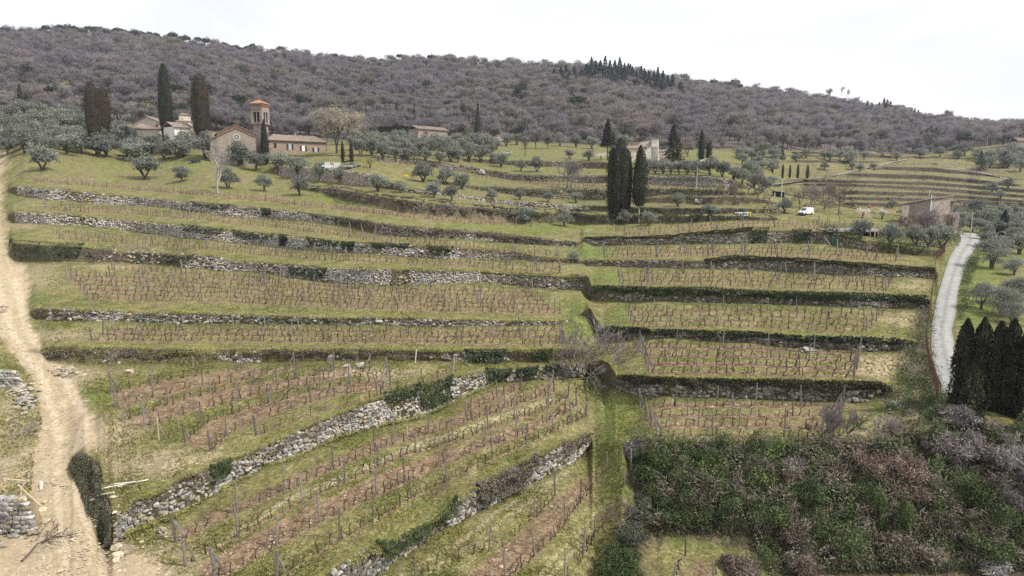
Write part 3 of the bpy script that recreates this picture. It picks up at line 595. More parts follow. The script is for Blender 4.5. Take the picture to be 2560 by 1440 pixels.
def join_rocks(C, S, Q, tint, variants=LROCK):
    """C centres (n,3), S sizes (n,3), Q yaw+tilt matrices (n,3,3)"""
    n = len(C); which = rng.integers(0, len(variants), n); Vs, Fs, Cs = [], [], []; off = 0
    for k, (v, f) in enumerate(variants):
        sel = np.where(which == k)[0]
        if not len(sel): continue
        P = np.einsum('nij,nvj->nvi', Q[sel], v[None] * S[sel][:, None]) + C[sel][:, None]
        Vs.append(P.reshape(-1, 3)); Fs.append((f[None] + (np.arange(len(sel)) * len(v))[:, None, None] + off).reshape(-1, 3)); off += len(sel) * len(v)
        Cs.append(np.repeat(tint[sel], len(v), 0))
    return np.vstack(Vs), np.vstack(Fs), np.vstack(Cs)
EDGE_I = {e[0]: i for i, e in enumerate(EDGES)}
def wall_samples(edge, x0, x1, step=2.0):
    """foot, head and outward normal along the run"""
    i = EDGE_I[edge]; x = np.arange(x0, x1, step); Yp, Dp = profiles(x)
    yb, yt, db, dt = Yp[:, 1 + 2 * i], Yp[:, 2 + 2 * i], Dp[:, 1 + 2 * i], Dp[:, 2 + 2 * i]
    a, b = ray(x, yb); B = np.stack([a * db, db, b * db + CAMZ], -1); a, b = ray(x, yt); T = np.stack([a * dt, dt, b * dt + CAMZ], -1)
    return x, B, T
def stone_wall(edge, x0, x1, label, size, name='stone_wall', parts=300, keep=None, tint=(1, 1, 1), hi=1.0, lo=0.0, proud=.1, gap=.9, warm=.2, group=None, seed=1):
    """size = mean stone length (m); keep(f, h) -> probability that a stone shows (vegetation and earth hide the rest)"""
    r = np.random.default_rng(seed * 77 + 5); x, B, T = wall_samples(edge, x0, x1)
    d = np.hypot(*np.diff((B + T)[:, :2] / 2, axis=0).T); s = np.concatenate([[0], np.cumsum(d)]); L = s[-1]
    c, S, Rm = [], [], []
    H = np.maximum(T[:, 2] - B[:, 2], .05); Hm = H.max() * hi; z = lo * Hm
    tn = np.stack([np.gradient(B[:, 0]), np.gradient(B[:, 1])], -1)
    ker = np.ones(9) / 9; tn = np.stack([np.convolve(np.pad(tn[:, j], 4, 'edge'), ker, 'valid') for j in (0, 1)], -1); tn /= np.linalg.norm(tn, axis=1)[:, None] + 1e-9
    rows = 0
    while z < Hm + size * .25:
        hh = size * r.uniform(.48, .78); p = r.uniform(-size, 0); rows += 1
        while p < L:
            w = size * r.lognormal(0, .3); w = min(max(w, size * .5), size * 2.0); h1 = hh * r.uniform(.65, 1.45); q = p + w / 2; p += w
            if q < 0 or q > L: continue
            hgt = np.interp(q, s, H) * hi
            zz = z + hh / 2 + r.normal(0, hh * .2)
            if zz > hgt + hh * r.uniform(-.1, .5): continue
            f = q / L; hf = zz / max(hgt, .1)
            if keep is not None and r.random() > keep(f, hf): continue
            bx = np.array([np.interp(q, s, B[:, j]) for j in range(3)]); tx = np.array([np.interp(q, s, T[:, j]) for j in range(3)])
            t_ = np.array([np.interp(q, s, tn[:, j]) for j in (0, 1)]); t_ /= np.linalg.norm(t_); nrm = np.array([t_[1], -t_[0]])
            k = min(zz / max(np.interp(q, s, H), .1), 1.05); cc_ = bx * (1 - k) + tx * k; cc_[2] = bx[2] + zz - .03
            cc_[:2] += nrm * (proud - .12 + r.normal(0, .07)); dep = size * r.uniform(.7, 1.0)
            ang = math.atan2(t_[1], t_[0]) + r.normal(0, .08); ti = r.normal(0, .2)
            ca, sa, ct, st_ = math.cos(ang), math.sin(ang), math.cos(ti), math.sin(ti)
            c.append(cc_); S.append((w * gap, dep, h1 * gap * 1.12)); Rm.append(np.array([[ca, -sa, 0], [sa, ca, 0], [0, 0, 1]]) @ np.array([[ct, 0, st_], [0, 1, 0], [-st_, 0, ct]]))
        z += hh * .94
    c, S, Rm = np.array(c), np.array(S), np.array(Rm); n = len(c)
    mid = (B[len(B) // 2]); root = empty(name, tuple(mid)); tag(root, label, 'stone wall', group, 'thing')
    if n == 0: return root
    app = S[:, 0] * S[:, 2] / (c[:, 1] ** 2); order = np.argsort(-app); np_ = min(parts, n)
    for j in order[:np_]:
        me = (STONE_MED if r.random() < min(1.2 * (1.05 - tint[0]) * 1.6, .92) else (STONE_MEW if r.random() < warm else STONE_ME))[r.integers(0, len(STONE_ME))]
        o = bpy.data.objects.new('stone', me); M4 = Matrix(Rm[j].tolist()).to_4x4(); o.matrix_world = Matrix.Translation(Vector(c[j] - mid)) @ M4 @ Matrix.Diagonal((*S[j], 1)); link(o, root)
    rest = order[np_:]
    if len(rest):
        tt = r.uniform(.62, 1.25, (len(rest), 1)) * np.array(tint)[None]; wm = r.random(len(rest)) < warm; tt[wm] *= np.array([1.08, .97, .8])
        Vv, Ff, Cc = join_rocks(c[rest] - mid, S[rest], Rm[rest], tt)
        o = obj('smaller_stones', mesh_data('smaller_stones', Vv, Ff, [M_STONE_FAR], col=Cc), root); tag(o, kind='stuff')
    print('wall', edge, x0, 'stones', n, 'len', round(L)); return root
nz1 = lambda f, s, k=14: vnoise(np.array([f * k]), np.array([s + .5]), 31)[0]
def patchy(base, s, k=14, amp=.7, topcut=1.0, basecut=0.0):
    def fn(f, h):
        p = base + amp * (nz1(f, s, k) - .5) * 2 + .25 * (vnoise(np.array([f * k * 3]), np.array([h * 3.0]), s)[0] - .5)
        if h > topcut: p *= .15
        if h < basecut: p *= .3
        return p
    return fn
stone_wall('diagonal_wall', 284, 1243, 'long pale dry stone wall climbing diagonally across the lower left slope', .41, parts=300, keep=patchy(1.15, 1, 12, .9, basecut=.06), seed=1)
stone_wall('diagonal_wall', 1246, 1462, 'short mossy stone wall running level behind the big bare tree', .42, parts=60, keep=patchy(.7, 2, 6, .5), seed=2, tint=(.75, .72, .66))
stone_wall('low_wall', 830, 1474, 'short overgrown stone wall slanting up the bottom centre of the slope', .42, parts=300, keep=patchy(.85, 3, 7, .9), seed=3)
stone_wall('diagonal_wall', 1546, 2225, 'dark shaded wall above the lowest right hand vine terrace', .5, parts=220, keep=patchy(.75, 4, 16, .5, topcut=.72), seed=4, tint=(.55, .52, .47))  # low tints on the right hand walls put their shade into the stone colour
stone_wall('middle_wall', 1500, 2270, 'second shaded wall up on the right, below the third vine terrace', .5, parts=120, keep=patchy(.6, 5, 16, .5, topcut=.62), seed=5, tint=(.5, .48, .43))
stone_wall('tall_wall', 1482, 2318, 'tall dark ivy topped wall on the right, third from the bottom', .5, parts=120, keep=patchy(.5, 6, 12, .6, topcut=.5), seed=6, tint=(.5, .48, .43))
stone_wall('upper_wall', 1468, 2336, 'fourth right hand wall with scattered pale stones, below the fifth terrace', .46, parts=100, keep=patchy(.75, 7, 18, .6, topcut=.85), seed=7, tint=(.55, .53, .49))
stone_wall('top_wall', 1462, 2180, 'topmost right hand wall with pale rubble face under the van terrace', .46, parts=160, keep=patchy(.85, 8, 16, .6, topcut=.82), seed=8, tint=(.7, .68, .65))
stone_wall('vine_bank_wall', 240, 1450, 'broken grassy stone bank above the upper diagonal vine terrace', .5, parts=160, keep=patchy(.35, 9, 14, .85, topcut=.8), seed=9, tint=(.85, .8, .72))
stone_wall('middle_wall', 120, 1430, 'low continuous stone wall across the middle left slope', .5, parts=280, keep=patchy(.85, 10, 16, .6), seed=10, tint=(.8, .77, .7))
stone_wall('tall_wall', 455, 820, 'patched stone wall at the left with a loose rubble face', .55, parts=200, keep=patchy(.95, 11, 8, .5), seed=11)
stone_wall('tall_wall', 822, 980, 'bright clean rebuilt wall panel left of the collapsed gap', .42, parts=200, seed=12, tint=(1.15, 1.13, 1.1), warm=.05)
stone_wall('tall_wall', 1024, 1203, 'bright wall panel just right of the collapsed earth gap', .44, parts=160, seed=13, tint=(1.0, .98, .95), warm=.1)
stone_wall('tall_wall', 1206, 1458, 'darker wall stretch ending at the grassy central ramp', .46, parts=100, keep=patchy(.9, 14, 8, .3, topcut=.85), seed=14, tint=(.7, .67, .62))
stone_wall('upper_wall', 40, 1150, 'long ivy hung stone wall on the upper left slope', .6, parts=300, keep=patchy(1.0, 15, 14, .6), seed=15)
stone_wall('upper_wall', 1150, 1455, 'low dark end of the ivy hung wall near the central ramp', .42, parts=20, keep=patchy(.8, 16, 8, .5), seed=16, tint=(.7, .67, .62))
stone_wall('top_wall', 44, 840, 'topmost left stone wall under the hedge like vine row', .6, parts=300, keep=patchy(.95, 17, 14, .6), seed=17)
stone_wall('top_wall', 940, 1438, 'upper wall half hidden by brambles right of the topmost left wall', .5, parts=60, keep=patchy(.75, 18, 10, .5), seed=18, tint=(.75, .72, .68))
stone_wall('orchard_wall', 690, 932, 'retaining wall below the long stone house and its car park', .55, parts=120, keep=patchy(1.05, 19, 8, .3), seed=19, tint=(1.0, .95, .92))
stone_wall('orchard_wall', 1010, 1480, 'low pale garden wall above the brown bramble bank', .55, parts=60, keep=patchy(.85, 20, 10, .4), seed=20)
stone_wall('orchard_wall', 1480, 1940, 'shadowed wall behind the tall cypress pair', .5, parts=0, keep=patchy(.3, 21, 10, .3), seed=21, tint=(.5, .48, .45))
stone_wall('terrace_wall', 1190, 1840, 'stone wall above the small garden left of the tall cypresses', .55, parts=20, keep=patchy(.55, 22, 10, .5), seed=22, tint=(.7, .67, .63))
stone_wall('lawn_wall', 946, 1510, 'stone wall below the bright upper lawn', .55, parts=40, keep=patchy(.8, 23, 10, .5), seed=23, tint=(.8, .77, .72))
stone_wall('lawn_wall', 1620, 1830, 'pale stone wall under the olive row by the utility pole', .6, parts=60, keep=patchy(1.0, 24, 5, .4), seed=24)
stone_wall('grove_wall', 1230, 1505, 'short dark wall between the two upper lawns', .55, parts=0, keep=patchy(.4, 25, 6, .5), seed=25, tint=(.6, .58, .55))
# ---------------------------------------------------------------- vines and posts
ORD = ['zeroth','first','second','third','fourth','fifth','sixth','seventh','eighth','ninth','tenth','eleventh','twelfth','thirteenth','fourteenth','fifteenth','sixteenth','seventeenth','eighteenth','nineteenth','twentieth']
def ordw(n):
    if n <= 20: return ORD[n]
    if n < 30: return 'twenty-' + ORD[n - 20]
    t_, u_ = divmod(n, 10); return {3: 'thirt', 4: 'fort', 5: 'fift', 6: 'sixt', 7: 'sevent', 8: 'eight', 9: 'ninet'}[min(t_, 9)] + ('ieth' if u_ == 0 else 'y-' + ORD[u_])
M_WOOD = mat('weathered_post_wood', (.11, .095, .08), .9, rand=.35, vscale=9, col2=(.23, .205, .18), attr=True)
M_VINE = mat('vine_bark', (.045, .032, .024), .95, rand=.4, vscale=14, col2=(.10, .075, .055), attr=True)
M_RAW = mat('raw_new_wood', (.42, .33, .21), .8, vscale=6, col2=(.55, .46, .32))
def vine_mesh(k):
    r = np.random.default_rng(300 + k); m = MB(); h = r.uniform(.55, .8); b = r.normal(0, .05, (4, 3)); b[:, 2] = 0; lean = r.normal(0, .12)
    P = np.array([[0, 0, -.1], [lean * .3, 0, h * .35], [lean * .7, 0, h * .7], [lean, 0, h]]) + b * [[0], [1], [1], [1]]
    m.tube(P, [.06, .045, .04, .04], 5)
    sgn = 1 if k % 2 else -1; L = r.uniform(.35, .85) if k % 5 else .15
    m.tube(np.array([P[-1], P[-1] + [sgn * L * .4, .02, .10], P[-1] + [sgn * L, r.normal(0, .03), .08 + r.normal(0, .04)]]), [.036, .028, .016], 4)
    if k % 3 == 0: m.tube(np.array([P[-1], P[-1] + [-sgn * .12, 0, .14]]), [.03, .018], 4)
    return m.data('vine_stock', [M_VINE])
VINES = [vine_mesh(k) for k in range(8)]
def post_mesh(k, h=1.0):
    r = np.random.default_rng(400 + k); m = MB(); d = r.normal(0, .035, (3, 2))
    P = np.array([[0, 0, -.25], [d[1, 0], d[1, 1], .5], [d[2, 0] * 1.5, d[2, 1] * 1.5, 1.0]]); m.tube(P, [.078, .072, .064], 6); return m.data('vine_post', [M_WOOD])
POSTS = [post_mesh(k) for k in range(5)]
def brace_mesh():
    m = MB(); m.tube(np.array([[0, 0, .82], [.35, 0, .38], [.62, 0, -.12]]), [.045, .05, .055], 6); return m.data('brace', [M_WOOD])
BRACE = brace_mesh()
def row_path(pts):
    p = np.array(pts, float); n = 60; s = np.linspace(0, 1, n); seg = np.concatenate([[0], np.cumsum(np.hypot(*np.diff(p, axis=0).T))]); seg /= seg[-1]
    q = np.stack([np.interp(s, seg, p[:, 0]), np.interp(s, seg, p[:, 1])], 1); W = at_many(q[:, 0], q[:, 1]); d = np.concatenate([[0], np.cumsum(np.linalg.norm(np.diff(W, axis=0), axis=1))]); return W, d
post_list, vine_list = [], []
for ri, (place, rk, pts, vg, pg, ph) in enumerate(ROWS):
    W, d = row_path(pts); L = d[-1]; r = np.random.default_rng(900 + ri)
    samp = lambda q: np.array([np.interp(q, d, W[:, j]) for j in range(3)])
    npst = max(2, int(round(L / pg)) + 1); qs = np.linspace(0, L, npst); qs[1:-1] += r.normal(0, pg * .12, npst - 2)
    for j, q in enumerate(qs):
        p = samp(q); t = samp(min(q + .5, L)) - samp(max(q - .5, 0)); a = math.atan2(t[1], t[0]); end = 'left' if j == 0 else ('right' if j == npst - 1 else None)
        post_list.append(dict(p=p, a=a, h=ph * r.uniform(.82, 1.12), end=end if place not in (M5, 'far hillside terraces to the right', FAR1) else None, place=place, rk=rk, j=j + 1, ri=ri, app=ph / p[1]))
    q = r.uniform(.3, .8)
    while q < L - .2:
        if r.random() > .06:
            p = samp(q); t = samp(min(q + .5, L)) - samp(max(q - .5, 0)); p[:2] += r.normal(0, .05, 2)
            vine_list.append(dict(p=p, a=math.atan2(t[1], t[0]), s=r.uniform(.85, 1.25), place=place, rk=rk, ri=ri, app=1 / p[1]))
        q += vg * r.uniform(.75, 1.25)
print('posts', len(post_list), 'vines', len(vine_list))
def rowtext(rk): return ordw(rk) + ' row'
post_list.sort(key=lambda q: -q['app']); vine_list.sort(key=lambda q: -q['app'])
def frame_(a, tx=0, ty=0): return Matrix.Rotation(a, 4, 'Z') @ Matrix.Rotation(tx, 4, 'X') @ Matrix.Rotation(ty, 4, 'Y')
for n, q in enumerate(post_list[:300]):
    r = random.Random(n); tilt = (r.gauss(0, .03), r.gauss(0, .04)); place = q['place']
    if q['end'] and place in (UD, LD, R1t, R2t, M1) and not (place == LD and q['rk'] == 1):
        e = empty('end_post', tuple(q['p'])); e.rotation_euler = frame_(q['a'] + (math.pi if q['end'] == 'right' else 0), *tilt).to_euler()
        o = obj('post', POSTS[n % 5], e, sc=(1.35, 1.35, q['h'] * .98)); o2 = obj('brace', BRACE, e, sc=(q['h'] * .6, 1, q['h']))
        tag(e, f"braced grey end post, {q['end']} end of {rowtext(q['rk'])}, {place}", 'vineyard post', 'braced end posts of the vine rows')
    else:
        o = bpy.data.objects.new('vine_post', POSTS[n % 5]); o.matrix_world = Matrix.Translation(q['p'].tolist()) @ frame_(q['a'], *tilt) @ Matrix.Diagonal((1, 1, q['h'], 1)); link(o)
        tag(o, f"grey wooden post, {ordw(q['j'])} from left, {rowtext(q['rk'])} of {place}", 'vineyard post', 'wooden posts along the vine rows')
def join_instances(name, items, variants, mats, kindsc):
    Vs, Fs3, Fs4, off = [], [], [], 0; Cs = []
    dat = []
    for me in variants:
        v = np.empty(len(me.vertices) * 3, np.float32); me.vertices.foreach_get('co', v); v = v.reshape(-1, 3)
        f3 = [list(p.vertices) for p in me.polygons if len(p.vertices) == 3]; f4 = [list(p.vertices) for p in me.polygons if len(p.vertices) == 4]
        dat.append((v, np.array(f3).reshape(-1, 3).astype(int), np.array(f4).reshape(-1, 4).astype(int)))
    for n, (M, k, tint) in enumerate(items):
        v, f3, f4 = dat[k]; M = np.array(M); P = v @ M[:3, :3].T + M[:3, 3]; Vs.append(P); Cs.append(np.tile(tint, (len(P), 1)))
        if len(f3): Fs3.append(f3 + off)
        if len(f4): Fs4.append(f4 + off)
        off += len(P)
    F = [];
    if Fs3: F.append(np.vstack(Fs3))
    if Fs4: F.append(np.vstack(Fs4))
    o = obj(name, mesh_data(name, np.vstack(Vs), F, mats, col=np.vstack(Cs))); tag(o, kind='stuff'); return o
items = []
for n, q in enumerate(post_list[300:]):
    r = random.Random(n); c = r.uniform(1.0, 2.1); M = Matrix.Translation(q['p'].tolist()) @ frame_(q['a'], r.gauss(0, .04), r.gauss(0, .04)) @ Matrix.Diagonal((1.55, 1.55, q['h'] * 1.08, 1)); items.append((M, n % 5, (c, c, c)))
join_instances('distant_vine_posts', items, POSTS, [M_WOOD], 0)
for n, q in enumerate(vine_list[:300]):
    r = random.Random(n); o = bpy.data.objects.new('grape_vine', VINES[n % 8]); s = q['s']
    o.matrix_world = Matrix.Translation(q['p'].tolist()) @ frame_(q['a'], r.gauss(0, .06), r.gauss(0, .08)) @ Matrix.Diagonal((s, s, s, 1)); link(o)
    tag(o, f"bare pruned dark vine stock in the {rowtext(q['rk'])} of {q['place']}", 'grape vine', f"vine stocks in {rowtext(q['rk'])} of {q['place']}")
items = []
for n, q in enumerate(vine_list[300:]):
    r = random.Random(n); s = q['s'] * 1.1; c = r.uniform(.8, 1.4); M = Matrix.Translation(q['p'].tolist()) @ frame_(q['a'], r.gauss(0, .06), r.gauss(0, .1)) @ Matrix.Diagonal((s * 1.3, s * 1.25, s, 1)); items.append((M, n % 8, (c, c, c)))
join_instances('distant_vine_stocks', items, VINES, [M_VINE], 0)
# ---------------------------------------------------------------- plants
def cards(P, N, size, asp=.55, spread=.8, r=rng, updir=0.0, quad=True):
    """leaf clumps: centres P, outward normals N, sizes (n,)"""
    n = len(P); D = N + r.normal(0, spread, (n, 3)); D /= np.linalg.norm(D, axis=1)[:, None] + 1e-9
    A = r.normal(0, 1, (n, 3)); A[:, 2] += updir * 3; A -= (A * D).sum(1)[:, None] * D; A /= np.linalg.norm(A, axis=1)[:, None] + 1e-9; B = np.cross(D, A)
    s = np.broadcast_to(size, (n,))[:, None]; a = A * s * .5; b = B * s * .5 * asp
    if quad:
        V = np.stack([P - a, P + b * .9 - a * .1, P + a, P - b * .9 + a * .1], 1).reshape(-1, 3); F = np.arange(4 * n).reshape(-1, 4)
    else:
        V = np.stack([P - a * .7 - b, P - a * .7 + b, P + a], 1).reshape(-1, 3); F = np.arange(3 * n).reshape(-1, 3)
    return V, F
def lobes(r, n, rad, h0, flat=.8, spread=.6, full=False):
    c = r.normal(0, 1, (n, 3)); c /= np.linalg.norm(c, axis=1)[:, None]; c *= r.uniform(.25, 1, (n, 1)) * spread
    if not full: c[:, 2] = np.abs(c[:, 2]) * .9 - .15
    return c * [rad, rad, rad * flat] + [0, 0, h0], r.uniform(.38, .62, n) * rad
def lobe_cloud(r, n, C, R, shell=.55):
    k = r.integers(0, len(C), n); d = r.normal(0, 1, (n, 3)); d /= np.linalg.norm(d, axis=1)[:, None]; d[:, 2] = np.where(d[:, 2] < -.3, -d[:, 2] * .6, d[:, 2])
    rr = r.uniform(shell, 1.05, n) ** .7; P = C[k] + d * (R[k] * rr)[:, None] * [1, 1, .85]; return P, d
def leafmat(name, c1, c2, transl=.12, rough=.7, rand=.2, spec=.2, vscale=.9): return mat(name, c1, rough, rand=rand, vscale=vscale, col2=c2, attr=True, spec=spec, transl=transl)
M_OLIVE = leafmat('olive_leaves', (.17, .183, .145), (.31, .325, .27), .4)
M_CYP = leafmat('cypress_foliage', (.016, .021, .010), (.042, .044, .020), .05, vscale=.6)
M_CYPB = leafmat('brownish_cypress_foliage', (.024, .020, .010), (.070, .046, .024), .05, vscale=.5)
M_PINE = leafmat('pine_needles', (.022, .033, .016), (.055, .070, .034), .05)
M_FIR = leafmat('fir_needles', (.018, .028, .022), (.042, .058, .046), .03)
M_IVY = leafmat('ivy_leaves', (.018, .030, .010), (.055, .078, .025), .08, rough=.45, spec=.4)
M_SHRUBG = leafmat('evergreen_shrub', (.042, .062, .022), (.12, .15, .058), .15)
M_BRIGHT = leafmat('fresh_bramble_leaves', (.062, .088, .028), (.14, .175, .060), .2)
M_BRAM = leafmat('dead_bramble', (.085, .072, .052), (.215, .185, .14), .1)
M_DKB = leafmat('dark_wall_brush', (.035, .036, .018), (.085, .078, .042), .05)
M_RUSSET = leafmat('russet_dry_leaves', (.15, .105, .082), (.31, .235, .185), .15)
M_GREYBUSH = leafmat('grey_leafed_hedge', (.075, .085, .055), (.16, .175, .12), .15)
M_YELG = leafmat('spring_yellow_green', (.21, .22, .075), (.34, .33, .14), .15)
M_BLOS = leafmat('white_blossom', (.55, .53, .48), (.80, .78, .74), .2)
M_PINK = leafmat('pink_blossom', (.50, .36, .40), (.72, .58, .60), .2)
M_YEL = leafmat('yellow_forsythia', (.60, .42, .01), (.85, .66, .03), .1)
M_GRASST = leafmat('grass_blades', (.24, .25, .075), (.46, .43, .18), .45)
M_BARK = mat('dark_bark', (.055, .045, .038), .95, rand=.3, vscale=6, col2=(.12, .10, .085), attr=True)
M_BARKP = mat('pale_bark', (.26, .24, .22), .9, rand=.2, vscale=6, col2=(.46, .43, .39), attr=True)
M_TWIG = mat('purple_grey_twigs', (.15, .132, .122), .95, rand=.25, vscale=.5, col2=(.29, .255, .24), attr=True)
M_TWIGY = mat('pale_yellow_twigs', (.24, .21, .15), .95, rand=.2, vscale=.5, col2=(.36, .31, .235), attr=True)
M_TWIGW = mat('pale_silver_twigs', (.22, .205, .19), .95, rand=.2, vscale=.5, col2=(.36, .34, .315), attr=True)
M_TWIGB = mat('brown_twigs', (.10, .078, .060), .95, rand=.25, vscale=.5, col2=(.20, .155, .125), attr=True)

def crown_mesh(name, seed, n, rad, h0, size, m, nl=8, flat=.8, shell=.5, asp=.5, spread=.6, bright=(.62, 1.25), quad=True, full=False):
    r = np.random.default_rng(seed); C, R = lobes(r, nl, rad, h0, flat, spread, full); P, d = lobe_cloud(r, n, C, R, shell)
    V, F = cards(P, d, size * r.uniform(.6, 1.3, n), asp, .9, r, quad=quad); t = np.repeat(r.uniform(*bright, n), 4 if quad else 3); return mesh_data(name, V, F, [m], col=t)
def stems_mesh(name, seed, h, n=3, r0=.16, m=None, spread=.35):
    r = np.random.default_rng(seed); mb = MB()
    for k in range(n):
        a = r.uniform(0, 6.28) + k * 6.28 / n; dx, dy = math.cos(a) * spread, math.sin(a) * spread
        P = np.array([[dx * .15, dy * .15, -.3], [dx * .5 + r.normal(0, .05), dy * .5, h * .4], [dx * 1.3, dy * 1.3, h * .75], [dx * 2.6, dy * 2.6, h * 1.15]]) ; mb.tube(P, [r0, r0 * .75, r0 * .5, r0 * .2], 6, cap=False)
    return mb.data(name, [m or M_BARK])
def tree(name, px, label, cat, crown, trunk, s=1.0, rz=None, group=None, dz=0.0, sxy=None, at_=None):
    p = at_ if at_ is not None else at(*px, dz); e = empty(name, tuple(p), random.uniform(0, 6.28) if rz is None else rz); k = sxy or s
    if trunk is not None: obj('trunk', trunk, e, sc=(k, k, s))
    obj('crown', crown, e, sc=(k, k, s)); tag(e, label, cat, group); return e
OLV = [crown_mesh('olive_crown', 20 + i, 2000, 1.9, 1.72, .34, M_OLIVE, nl=15, flat=.88, shell=.35, asp=.42, spread=.72, full=True) for i in range(5)]
OLVN = [crown_mesh('olive_crown', 30 + i, 5200, 1.9, 1.72, .19, M_OLIVE, nl=18, flat=.88, shell=.3, asp=.4, spread=.74, full=True) for i in range(2)]
OLT = [stems_mesh('olive_trunk', 40 + i, 1.3, 3 + i % 2, .15) for i in range(4)]
# ---- olive trees: (row list, description, group)
def place_word(x): return 'far left' if x < 150 else ('left' if x < 700 else ('centre left' if x < 1100 else ('centre' if x < 1500 else ('centre right' if x < 1900 else 'right'))))
OL = []
def addol(lst, desc, grp): OL.extend([(x, y, w, desc, grp) for x, y, w in lst])
addol([(107,427,68)], 'round bushy olive tree alone on the grass beside the dirt track', 'olive trees on the grass below the houses')
addol([(362,449,66)], 'two stemmed olive tree on the grass below the tall cypress', 'olive trees on the grass below the houses')
addol([(455,455,40)], 'small upright olive tree left of the pale leafless tree', 'olive trees on the grass below the houses')
addol([(570,472,50)], 'dark olive tree right behind the pale leafless tree', 'olive trees on the grass below the houses')
addol([(660,479,42)], 'slender olive tree in the middle of the slope below the church', 'olive trees on the grass below the houses')
addol([(750,489,50)], 'lowest olive tree on the slope below the long stone house', 'olive trees on the grass below the houses')
addol([(326,404,52)], 'olive tree in front of the cream gabled villa', 'olive trees around the church and villa')
addol([(445,398,50)], 'olive tree at the foot of the tallest cypress', 'olive trees around the church and villa')
addol([(513,396,62)], 'wide olive tree left of the church front', 'olive trees around the church and villa')
addol([(597,416,60)], 'olive tree just in front of the church door', 'olive trees around the church and villa')
addol([(640,426,50)], 'olive tree below the bell tower on the rubble bank', 'olive trees around the church and villa')
addol([(695,430,52)], 'olive tree before the left end of the long stone house', 'olive trees around the church and villa')
addol([(745,440,50)], 'olive tree before the middle of the long stone house', 'olive trees around the church and villa')
addol([(800,447,42)], 'olive tree before the right corner of the long stone house', 'olive trees around the church and villa')
addol([(850,458,40)], 'olive tree in front of the car park retaining wall', 'olive trees around the church and villa')
addol([(945,479,48)], 'dense olive tree at the right end of the car park wall', 'olive trees around the church and villa')
_r = np.random.default_rng(12)
for yk, nm_, st in ((388, 'front rank', 36), (372, 'second rank', 34), (356, 'third rank', 34), (340, 'fourth rank', 36), (324, 'fifth rank', 38), (310, 'backmost rank', 40)):
    addol([(x + _r.uniform(-9, 9), yk + _r.uniform(-6, 6) + (x > 300) * 6, _r.uniform(44, 68)) for x in range(-12, 215 if yk < 350 else (470 if yk > 365 else 330), st)], f'olive tree in the {nm_} of the left grove', f'{nm_} of the left olive grove')
for yk, nm_, st in ((402, 'front rank', 27), (389, 'second rank', 30), (376, 'third rank', 32), (366, 'backmost rank', 34)):
    addol([(x + _r.uniform(-7, 7), yk + _r.uniform(-4, 4) + (x - 1050) * .025, _r.uniform(32, 50)) for x in range(960 if yk > 400 else 895, 1246, st)], f'olive tree in the {nm_} below the clipped hedge', f'{nm_} of the central olive grove')
for yk, nm_, st in ((598, 'front', 34), (580, 'second', 34), (562, 'third', 36), (545, 'back', 36)):
    addol([(x + _r.uniform(-9, 9), yk + _r.uniform(-5, 5), _r.uniform(36, 58)) for x in range(2400 if yk < 590 else 2465, 2575, st)], f'hazy grey olive tree beyond the road bend, {nm_} rank', f'{nm_} rank of olive trees beyond the bend')
addol([(x + _r.uniform(-12, 12), y, _r.uniform(26, 46)) for x, y in [(1845,392),(1870,396),(1900,392),(1925,398),(1850,412),(1885,418),(1915,425),(1940,432),(1900,445),(1870,440),(2020,396),(2080,402),(2120,410),(2440,402),(2470,406),(2500,412),(2530,420),(2550,402),(2420,390),(2520,392),(2460,424),(2380,388)]], 'grey bushy tree on the hazy hillside right of the spur', 'grey bushes on the hazy right hillside')
addol([(1000,482,34)], 'small grey olive tree in the walled garden by the yellow shrubs', 'olive trees above the bramble bank')
addol([(1058,456,56),(1112,462,50),(1085,494,50),(1130,502,44),(1155,474,48)], 'olive tree in the clump above the brown bramble bank', 'olive clump above the bramble bank')
addol([(1230,502,32),(1300,500,30),(1370,506,32),(1440,507,32)], 'sparse small olive tree on the narrow garden terrace', 'olive trees on the narrow garden terrace')
addol([(1253,418,36)], 'olive tree at the left end of the bright lawn', 'olive trees on the upper lawns')
addol([(1302,428,28)], 'smallest olive tree in the middle of the bright lawn', 'olive trees on the upper lawns')
addol([(1343,430,38)], 'round olive tree on the bright lawn right of the smallest one', 'olive trees on the upper lawns')
addol([(1472,402,30),(1425,398,26)], 'small olive tree on the topmost lawn', 'olive trees on the topmost lawn')
addol([(1620,432,40),(1638,434,38),(1658,434,40),(1678,435,38),(1698,436,40),(1718,436,40),(1740,438,42),(1775,440,54),(1806,443,46),(1832,448,40)], 'olive tree in the close row above the pale wall right of the cypresses', 'olive row above the pale wall')
addol([(1312,560,44)], 'silver olive tree leftmost beside the bramble hedge', 'olive trees along the bramble hedge')
addol([(1411,567,40)], 'silver olive tree in the middle of the bramble hedge', 'olive trees along the bramble hedge')
addol([(1560,562,38)], 'dim olive tree under the broad triple cypress', 'olive trees along the bramble hedge')
addol([(1622,564,38)], 'olive tree right of the bare trunk of the slim cypress', 'olive trees along the bramble hedge')
addol([(1775,548,40)], 'olive tree in front of the dark wall left of the yellow trailer', 'olive trees along the bramble hedge')
addol([(1694,516,34)], 'pale olive shrub on the mound right of the cypresses', 'olive trees along the bramble hedge')
addol([(1962,532,42)], 'olive tree left of the white van', 'olive trees near the van')
addol([(1436,658,34)], 'small olive bush at the top of the central grassy ramp', 'olive bushes on the ramp')
addol([(1265,366,34),(1292,362,34),(1560,372,40),(1400,366,36),(1440,368,36),(1480,372,36),(1620,380,40),(1650,384,40)], 'greyish tree on the edge of the wood behind the lawns', 'grey trees at the wood edge')
addol([(2225,612,60)], 'round olive tree right of the dark shack', 'olive trees around the shack')
addol([(2288,616,60),(2320,618,60)], 'dark olive tree in the clump shading the junk yard', 'olive clump over the junk yard')
